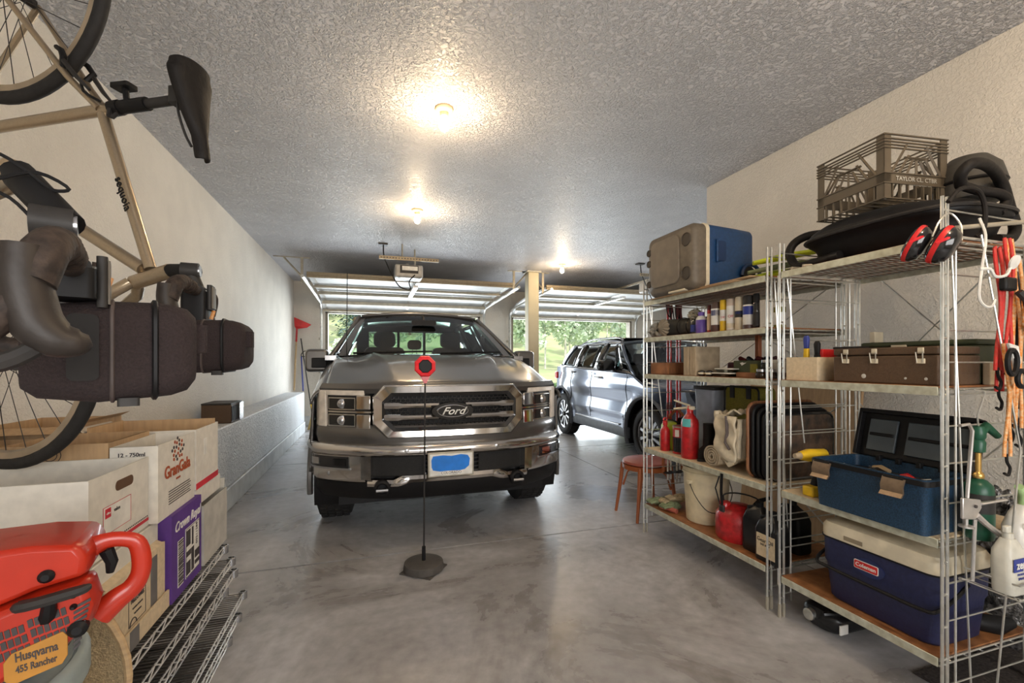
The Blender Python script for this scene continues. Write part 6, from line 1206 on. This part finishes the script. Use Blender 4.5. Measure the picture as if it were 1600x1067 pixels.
t = obox('wine_box', 'white carton with red grape cluster print and lettering', -.835, -.70, 1.808, 2.13, .78, 1.045, 'card_white', flap={'y0': (.0, .0)})
text('GranGala', .062, mat('rust_print', (.42, .08, .02), .6), t, (-.698, 1.968, .935), '+x', off=.0012, sx=.95)
text('PREMIUM', .009, 'rust_print', t, (-.698, 1.968, .898), '+x', off=.0004)
for k in range(6): pr_(t, -.70, 1.89, 2.09 - .01*(k%2), .818 + .009*k, .821 + .009*k, 'ink')
for k in range(22):
    a = k*2.4; r = .006 + .0105*k**.5; yy, zz = 1.968 + r*math.cos(a), 1.005 + r*math.sin(a)*.8
    MB().prism([(yy + .0062*math.cos(R(b)), zz + .0062*math.sin(R(b))) for b in range(0, 360, 45)], -.70, -.6985, 'yz').build('printed_grape', ('rust_print', 'ink')[k % 2], t)
text('12 - 750ml', .018, 'ink', t, (-.775, 1.8065, 1.018), '-y', off=.0004)
t = obox('white_box', 'white open carton with red banded base, farthest upper box', -1.08, -.70, 2.15, 2.42, .80, 1.05, 'card_white', flap={'x0': (.02, .03)})
MB().box(-1.07, -.71, 2.405, 2.415, .81, 1.068).box(-1.07, -1.06, 2.16, 2.405, .81, 1.072).build('kraft_liner', 'cardboard', t)
pr_(t, -.70, 2.15, 2.42, .80, .825, 'ink_red'); pr_(t, -.70, 2.24, 2.27, .93, 1.0, 'paper')
rootless(tag(MB().box(-1.08, -.705, 2.16, 2.47, .725, .795).build('carton_tray', 'card_white', bevel=.002), 'shallow white tray under the farthest upper carton', 'tray'), (-.9, 2.3, .725))
t = obox('kraft_box', 'kraft carton with a round printed seal behind the handled box', -1.24, -.93, 1.86 + .27, 2.4, .80, 1.0, 'cardboard') if False else obox('kraft_box', 'kraft carton with a round printed seal behind the handled box', -1.12, -.838, 1.806, 2.09, .779, 1.062, 'cardboard', flap={'x1': (.0, .0)})
MB().tube([(-.99 + .028*math.cos(R(a)), 1.8045, 1.03 + .028*math.sin(R(a))) for a in range(0, 360, 20)], .0012, 4, closed=True).build('printed_seal', 'ink', t)
MB().tube([(-.99 + .018*math.cos(R(a)), 1.8045, 1.03 + .018*math.sin(R(a))) for a in range(0, 360, 20)], .0012, 4, closed=True).build('printed_seal', 'ink', t)
obox('kraft_box', 'open kraft carton behind the grape printed box, under the second bicycle', -1.40, -1.11, 2.12, 2.50, .725, 1.085, 'cardboard', flap={'y0': (-.02, .05), 'x1': (.02, .04)})
obox('kraft_box', 'open dark kraft carton, leftmost of the upper row beside the wheel', -1.50, -1.13, 1.81, 2.08, .768, 1.05, 'cardboard', flap={'y0': (.03, .03)})

# woven disc, trash can, chainsaw
mat('wicker_light', (.52, .38, .21), .8, noise_s=150, noise_a=.12, bump=.6, bump_s=240)
t = thing('woven_drum', 'round tan woven drum standing behind the trash can', 'drum', (-.82, 1.36, 0))
def dsk(r, o): return [(-.86 + r*math.cos(R(a)) + o*.35, 1.30 + r*math.cos(R(a))*.10 - o*.9, .56 + r*math.sin(R(a))) for a in range(0, 360, 9)]
MB().rings([dsk(.27, -.11), dsk(.29, -.02), dsk(.285, .0), dsk(.275, .0), dsk(.265, -.008), dsk(.05, -.008)]).build('woven_shell', 'wicker_light', t)
MB().tube(dsk(.285, .004), .009, 8, closed=True).build('rim', 'wood', t); MB().box(-1.0, -.72, 1.33, 1.42, 0, .30).build('stand', 'card_light', t)
t = thing('trash_can', 'grey green plastic trash can with flat lid carrying the chainsaw', 'trash can', (-.77, 1.02, 0))
MB().at(-.765, 1.0, 0).lathe([(.20, .0), (.205, .01), (.23, .74), (.232, .742)], 48).build('body', 'trash_green', t)
MB().at(-.765, 1.0, 0).lathe([(.243, .725), (.248, .73), (.248, .765), (.240, .775), (.232, .777), (.225, .770), (.10, .776), (0, .777)], 48).build('lid', 'trash_green', t)
t = thing('chainsaw', 'orange red chainsaw with rear handle and yellow badge resting on the trash can', 'chainsaw', (-.66, .98, .778))
ax = Vector((math.cos(R(16)), math.sin(R(16)), 0)); nx_ = Vector((ax.y, -ax.x, 0)); O = Vector((-.895, .905, .782))
def S(a, n, z): return O + ax*(.2 + .548*a) + nx_*n + Vector((0, 0, z))   # a along the saw, n towards the camera, z up
def slab(name, poly, n0, n1, m, par=None, bev=.008, taper=.92, cen=(.2, .1)):
    r = lambda n, k: [S(cen[0] + (a-cen[0])*k, n, cen[1] + (z-cen[1])*k) for a, z in poly]
    return MB().rings([r(n0, 1), r(n1 - .02, 1), r(n1, taper)][::-1]).build(name, m, par or t, bevel=bev, seg=2)
slab('engine_block', [(-.05, .0), (.30, .0), (.35, .05), (.36, .19), (-.05, .19)], -.09, .0, 'black_plastic')
slab('starter_cover', [(-.02, .02), (.06, .0), (.20, .018), (.34, .05), (.405, .088), (.42, .12), (.40, .165), (.28, .155), (.10, .125), (-.02, .115)], -.005, .055, 'orange_plastic', cen=(.2, .08))
slab('top_cover', [(-.06, .115), (.10, .128), (.28, .16), (.395, .17), (.40, .205), (.375, .228), (.27, .238), (.12, .240), (-.06, .215)], -.10, .045, 'orange_plastic', cen=(.2, .18), taper=.94)
slab('front_guard', [(-.06, .0), (.0, .0), (.015, .12), (-.01, .14), (-.06, .14)], .03, .075, 'black_plastic')
hd = MB().tube([S(.385, -.02, .20), S(.42, -.02, .207), (S(.465, -.02, .205)), S(.50, -.02, .195), S(.515, -.02, .165), S(.512, -.02, .132), S(.49, -.02, .108), S(.45, -.02, .092), S(.40, -.02, .068)], [.013, .010, .0095, .010, .0105, .0105, .012, .014, .016], 12, flat=1.5).build('rear_handle', 'orange_plastic', t)
MB().tube([S(.42, -.02, .19), S(.435, -.02, .165), S(.43, -.02, .145)], [.012, .010, .006], 8).build('throttle_trigger', 'black_plastic', t)
MB().tube([S(.24, .06, .150), S(.25, .065, .148), S(.36, .075, .156), S(.40, .075, .16), S(.405, .07, .162)], [.006, .012, .012, .010, .005], 8, flat=.8).build('starter_grip', 'dark_grey', t)
MB().tube([S(.30, .045, .11), S(.31, .06, .125), S(.315, .066, .148)], [.012, .011, .009], 8).build('grip_stem', 'black_plastic', t)
for a, z, r in ((.30, .183, .011), (.365, .145, .005), (.375, .085, .014), (.365, .125, .005)):
    b = MB(); c0 = S(a, .045 if z > .17 else .055, z); b.tube([c0 - nx_*.01, c0 + nx_*.004, c0 + nx_*.010], [r, r, r*.5], 14); b.build('knob' if r > .01 else 'screw', 'black_plastic', t)
for g0, w in ((.185, .075), (.262, .09)):
    for i in range(5 if w < .08 else 6):
        for j in range(3):
            a = g0 + i*.0145 + j*.007; z = .118 + i*.0015 + (g0 - .185)*.16 - j*.017 - .012
            MB().rings([[S(a, n, z), S(a + .011, n, z + .002), S(a + .015, n, z - .011), S(a + .004, n, z - .013)] for n in (.0545, .0562)]).build('vent_slot', 'ink', t)
for i in range(9): MB().rings([[S(.365 + .0*i, n, .125 - .009*i), S(.405 - .003*i, n, .134 - .009*i), S(.405 - .003*i, n, .129 - .009*i), S(.365 + .0*i, n, .120 - .009*i)] for n in (.0545, .0565)]).build('vent_slot', 'ink', t)
bd = MB().rings([[S(a, n, z) for a, z in ((.215, .028), (.23, .018), (.34, .032), (.352, .045), (.352, .078), (.34, .087), (.23, .070), (.213, .057))] for n in (.0545, .0575)]).build('badge', mat('badge_yellow', (.46, .21, .035), .4), t, bevel=.001)
RotM = Matrix(((ax.x, 0, nx_.x, 0), (ax.y, 0, nx_.y, 0), (0, 1, 0, 0), (0, 0, 0, 1)))
def stx(s, a, z, size, **k): text(s, size, 'ink', t, None, sx=.58, M=Matrix.Translation(S(a, .058, z)) @ RotM @ Matrix.Rotation(R(4), 4, 'Z'), **k)
stx('Husqvarna', .284, .063, .0205, off=.0004); stx('455 Rancher', .284, .043, .0165, off=.0003)
MB().tube([S(-.02, .03, .2), S(-.04, .09, .12), S(-.05, .08, .03)], .012, 8).build('front_handle', 'black_plastic', t)

# ============================================================ BICYCLES
AN = -25.9
def bicycle(W, top, n, label, baglabel, bdz):
    au = Vector((math.cos(R(AN)), math.sin(R(AN)), 0)); al = Vector((-au.y, au.x, 0)); W = Vector((W[0], W[1], 0))
    def P(u, l, z): return W + au*u + al*l + Vector((0, 0, z))
    b = thing('road_bicycle', label, 'bicycle', tuple(P(.3, 0, 1.8)), 'bicycles hung nose down along the left wall')
    def whl(u, z, nm):
        w = thing(nm, None, None, tuple(P(u, 0, z))); w.parent = b; w.location = P(u, 0, z) - b.location
        c = P(u, 0, z); pt = lambda r, a, l=0: c + au*(r*math.cos(a)) + Vector((0, 0, r*math.sin(a))) + al*l
        N = 56
        MB().tube([pt(.325, 2*PI*k/N) for k in range(N)], .0185, 10, closed=True).build('tyre', 'tire', w)
        MB().rings([[pt(.309, 2*PI*k/N, -.010), pt(.309, 2*PI*k/N, .010), pt(.290, 2*PI*k/N, .009), pt(.284, 2*PI*k/N, 0), pt(.290, 2*PI*k/N, -.009)] for k in range(N)], loop=True).build('rim', mat('rim_silver', (.50, .42, .32), .3, .8), w)
        for k in range(24):
            a = 2*PI*k/24; MB().rod(pt(.018, a + (.9 if k % 2 else -.9), .02*(1 if k % 4 < 2 else -1)), pt(.286, a), .0013, 4).build('spoke', 'dark_grey', w)
        MB().rod(c - al*.05, c + al*.05, .014, 12).build('hub', 'dark_grey', w)
        MB().rod(pt(.286, 1.0), pt(.245, 1.0), .0025, 6).build('valve', 'black_plastic', w)
    whl(.065, 2.462, 'rear_wheel'); whl(.035, 1.345, 'front_wheel')
    G = 'gold_paint'
    MB().rod(P(-.12, 0, 2.045), P(.43, 0, 2.075), .0165, 14).build('seat_tube', G, b)
    MB().rod(P(.385, 0, 2.06), P(.545, 0, 1.60), .0155, 14).build('top_tube', G, b)
    MB().rod(P(-.12, 0, 1.975), P(.52, 0, 1.60), .018, 14).build('down_tube', G, b)
    MB().rod(P(.49, 0, 1.562), P(.61, 0, 1.592), .021, 14).build('head_tube', G, b)
    for s in (-1, 1):
        MB().tube([P(.385, s*.012, 2.07), P(.30, s*.03, 2.16), P(.065, s*.062, 2.462)], [.010, .009, .008], 10).build('seat_stay', G, b)
        MB().tube([P(-.12, s*.02, 2.04), P(-.06, s*.035, 2.25), P(.065, s*.062, 2.462)], .009, 8).build('chain_stay', G, b)
        MB().tube([P(.49, s*.012, 1.56), P(.46, s*.035, 1.53), P(.30, s*.045, 1.43), P(.035, s*.052, 1.345)], [.016, .016, .013, .009], 10).build('fork_blade', G, b)
    Mt = Matrix.Translation(P(.47, -.0158, 1.815)) @ Matrix(((au.x*.33, au.x*.94, -al.x, 0), (au.y*.33, au.y*.94, -al.y, 0), (-.945, .33, 0, 0), (0, 0, 0, 1)))
    text('sequoia', .034, 'black_plastic', b, None, M=Mt, ext=.0015, shear=-.1)
    MB().rod(P(.415, 0, 2.073), P(.445, 0, 2.075), .021, 12).build('seat_clamp', 'black_plastic', b)
    MB().tube([P(.43, -.02, 2.06), P(.44, -.03, 2.035), P(.45, -.028, 2.03), P(.455, -.02, 2.045)], .006, 6).build('quick_release', 'dark_grey', b)
    MB().rod(P(.44, 0, 2.075), P(.535, 0, 2.078), .0185, 12).build('post_sleeve', 'black_plastic', b); MB().rod(P(.5, 0, 2.076), P(.655, 0, 2.082), .0135, 12).build('seat_post', 'dark_grey', b)
    MB().rings([[P(.455 + a, l, 2.128 + z) for a, l in rrect(-.03, .03, -.018, .018, .006)] for z in (0, .012)]).build('rear_reflector', 'black_plastic', b); MB().rod(P(.465, 0, 2.09), P(.46, 0, 2.13), .008, 8).build('reflector_mount', 'black_plastic', b)
    # saddle: top faces +u, nose towards -z
    def sad(u_, v):
        z = 2.165 - .265*v; w = (.056*max(0, 1 - v*1.35)**.8 * (1 if v > .06 else .75) + .017); hgt = .040*(1 - .35*v)
        a = PI*(u_*1.0); l = w*math.cos(a)*1.0; up = math.sin(a)**.6*hgt
        return P(.675 + up - .012*math.cos(v*PI*1.0) + .018*v*v, l, z + (.012*math.sin(a) if v < .05 else 0))
    sd = MB().grid(sad, 14, 20).build('saddle', 'black_rubber', b, solid=.006, sub=1, angle=80)
    for s in (-1, 1): MB().tube([P(.682, s*.025, 2.13), P(.66, s*.022, 2.11), P(.655, s*.022, 2.05), P(.672, s*.012, 1.97), P(.685, s*.006, 1.94)], .0035, 6).build('saddle_rail', 'dark_grey', sd)
    MB().rings([[P(.645 + a, l, 2.06 + z) for a, l in rrect(-.018, .018, -.028, .028, .008)] for z in (0, .045)]).build('saddle_clamp', 'dark_grey', b)
    for s in (-1, 1):
        MB().tube([P(.285, s*.03, 2.185), P(.30, s*.04, 2.21), P(.285, s*.035, 2.235), P(.262, s*.03, 2.25)], [.008, .009, .008, .007], 8).build('brake_arm', 'black_plastic', b)
        MB().tube([P(.30, s*.04, 2.20), P(.34, s*.035, 2.15), P(.375, s*.03, 2.115)], [.007, .006, .004], 6).build('brake_link', 'dark_grey', b)
    MB().tube([P(.345, -.03, 2.14), P(.36, -.035, 2.11), P(.38, -.03, 2.095), P(.40, -.02, 2.085)], .004, 6).build('brake_cable', 'black_plastic', b)
    # cockpit
    T_ = Vector(top); n = Vector((n[0], n[1], 0)).normalized(); ua = Vector((-n.y, n.x, 0))
    def Q(u, k, z): return T_ + ua*u + n*k + Vector((0, 0, z))
    ck = thing('cockpit', None, None, tuple(T_)); ck.parent = b; ck.location = T_ - b.location
    MB().rod(P(.61, 0, 1.592), T_, .020, 14).build('spacer_stack', 'black_plastic', ck); MB().rod(Q(-.035, 0, 0), Q(.006, 0, .0), .0225, 16).build('stem_top', 'dark_grey', ck); MB().rod(Q(.006, 0, .0), Q(.010, 0, .0), .016, 16).build('top_cap', 'chrome_dull', ck)
    MB().rod(Q(-.015, 0, 0), Q(.005, 0, -.055), .017, 12).build('stem', 'dark_grey', ck)
    MB().rod(Q(.005, .028, -.06), Q(.005, -.028, -.06), .021, 14).build('bar_clamp', 'dark_grey', ck)
    for kk in (-.018, .018): MB().rod(Q(.028, kk, -.055), Q(.024, kk, -.075), .004, 6).build('clamp_bolt', 'galv', ck)
    MB().rings([[Q(.035 + a, kk, -.075 + z*(0)) + ua*0 + Vector((0, 0, z)) for a, kk in rrect(-.006, .006, -.025, .025, .005)] for z in (-.035, .035)]).build('bike_computer', 'dark_grey', ck)
    MB().rings([[Q(.042 + a, kk, -.075) + Vector((0, 0, z)) for a, kk in rrect(-.0015, .0015, -.021, .021, .001)] for z in (-.03, .03)]).build('computer_screen', 'grey_lid', ck)
    for s in (1, -1):
        pth = [(.005, .03, -.06), (.006, .10, -.058), (.004, .16, -.055), (-.002, .192, -.070), (-.012, .203, -.105)]
        tp = MB().tube([Q(u, s*k, z) for u, k, z in pth], [.0145, .016, .0175, .019, .020], 14).build('handlebar_top', 'bar_tape', ck)
        full_p = [Q(u, s*k, z) for u, k, z in pth]
        for q in range(9):   # tape turns
            f_ = .25 + q*.075; i = int(f_*4); a = full_p[i].lerp(full_p[min(4, i+1)], f_*4 - i); d = (full_p[min(4, i+1)] - full_p[i]).normalized()
            MB().tube([a - d*.006, a - d*.002, a + d*.004], [.0165, .0195, .0175], 14).build('tape_turn', 'bar_tape', tp)
        MB().tube([Q(u, s*k, z) for u, k, z in ((-.012, .203, -.10), (-.04, .208, -.15), (-.085, .212, -.16), (-.125, .216, -.13), (-.135, .22, -.085), (-.13, .225, -.035))], .0155, 12).build('handlebar_drop', 'bar_tape', ck)
        hd_ = MB().tube([Q(u, s*k, z) for u, k, z in ((-.016, .200, -.070), (-.016, .201, -.10), (-.012, .202, -.128), (-.006, .203, -.148), (.008, .204, -.162), (.024, .204, -.164), (.032, .204, -.162))], [.021, .0235, .024, .024, .0215, .016, .007], 16, flat=.85).build('brake_hood', mat('hood_brown', (.028, .021, .017), .5, noise_s=60, bump=.1), ck)
        MB().tube([Q(u, s*k, z) for u, k, z in ((.0, .206, -.165), (-.03, .207, -.185), (-.075, .21, -.19), (-.12, .213, -.175), (-.15, .215, -.15))], [.008, .009, .008, .007, .005], 8).build('brake_lever', 'dark_grey', ck)
    if bdz > -.18: MB().tube([Q(-.03, -.02, .0), Q(-.055, -.02, .03), Q(-.085, -.02, .045), Q(-.07, -.02, .085), Q(-.04, -.02, .07), Q(-.015, -.02, .05), Q(.0, -.02, .055), Q(-.03, -.02, .07), Q(-.07, -.02, .05)], .0024, 6).build('cable_loop', 'black_plastic', ck)
    # handlebar bag (a thing of its own)
    bg = thing('handlebar_bag', baglabel, 'bag', tuple(Q(.09, 0, -.26)), 'handlebar bags strapped to the bicycles')
    def bs(u, k, z, r=.03):  # rounded section at depth u
        return [Q(u + UO, kk*.92 + KO, BZ + (zz - BZ)*.86) for kk, zz in rrect(-k, k, z[0], z[1], r, 6)]
    BZ = bdz; KO = -.09 if bdz > -.18 else -.02; UO = -.0 if bdz > -.18 else -.015
    MB().rings([bs(-.045, .10, (BZ-.070, BZ+.045), .02), bs(-.03, .115, (BZ-.085, BZ+.06), .03), bs(.03, .122, (BZ-.095, BZ+.072), .035), bs(.09, .120, (BZ-.090, BZ+.075), .035)]).build('body', 'bag_fabric', bg)
    ld = MB().rings([bs(.094, .120, (BZ-.090, BZ+.075), .035), bs(.112, .119, (BZ-.088, BZ+.074), .035), bs(.132, .114, (BZ-.080, BZ+.068), .035), bs(.143, .10, (BZ-.062, BZ+.055), .03)]).build('lid', 'bag_fabric', bg)
    MB().tube(bs(.092, .121, (BZ-.091, BZ+.076), .035), .004, 6, closed=True).build('zip', 'black_plastic', bg); MB().tube(bs(.045, .122, (BZ-.094, BZ+.073), .035), .0028, 6, closed=True).build('piping', 'leather', bg)
    for s in (1,): MB().rings([[Q(u + UO, .1115 + KO + o, z) for u, z in rrect(.0, .032, BZ-.05, BZ+.04, .008)] for o in (0, .004)]).build('mesh_pocket', 'black_rubber', bg)
    MB().rings([[Q(.130 + UO + a, kk + KO, z) for a, kk in rrect(.0, .03, .03, .07, .008)] for z in (BZ - .01, BZ + .035)]).build('lid_buckle', 'bag_fabric', bg)
    MB().rings([[Q(a, kk + KO, z) for a, kk in rrect(.05, .075, .07, .10, .004)] for z in (BZ-.088, BZ-.076)]).build('strap_loop', 'dark_grey', bg)
    MB().rings([[Q(u, kk, z) for u, kk in rrect(-.03, .03, -.04, .04, .01)] for z in (BZ + .06, -.06)]).build('mounting_bracket', 'black_plastic', bg)
    MB().rod(Q(.035, .0, BZ+.07), Q(.042, -.0, BZ+.095), .005, 8).build('tan_strap', 'orange_cord', bg)
    return b
bicycle((-1.104, 1.777), (-.478, 1.47, 1.588), (.10, -1), 'gold framed bicycle hung nose down, its whole saddle and upper wheel in view', 'smaller looking dark handlebar bag farther along the wall, on the second bicycle', -.205)
bicycle((-1.02, 1.06), (-.395, .755, 1.515), (.40, -.92), 'nearer bicycle of which only the handlebars show at the left picture edge', 'large dark handlebar bag nearest the camera at the left edge', -.160)
for k, (x, y) in enumerate(((-1.01, 1.73), (-.93, 1.02))):
    h = thing('ceiling_hook', ('rubber coated steel hook holding up the second bicycle wheel', 'rubber coated steel hook holding up the nearer bicycle wheel')[k], 'hook', (x, y, CZ))
    MB().tube([(x, y, CZ), (x, y, 2.84), (x + .02, y - .01, 2.765), (x + .0, y, 2.735), (x - .03, y + .01, 2.745), (x - .04, y + .02, 2.79)], .006, 8).build('hook_rod', 'dark_grey', h); MB().at(x, y, CZ).lathe([(.02, 0), (.02, -.006), (0, -.007)], 12).build('base_plate', 'zinc', h)
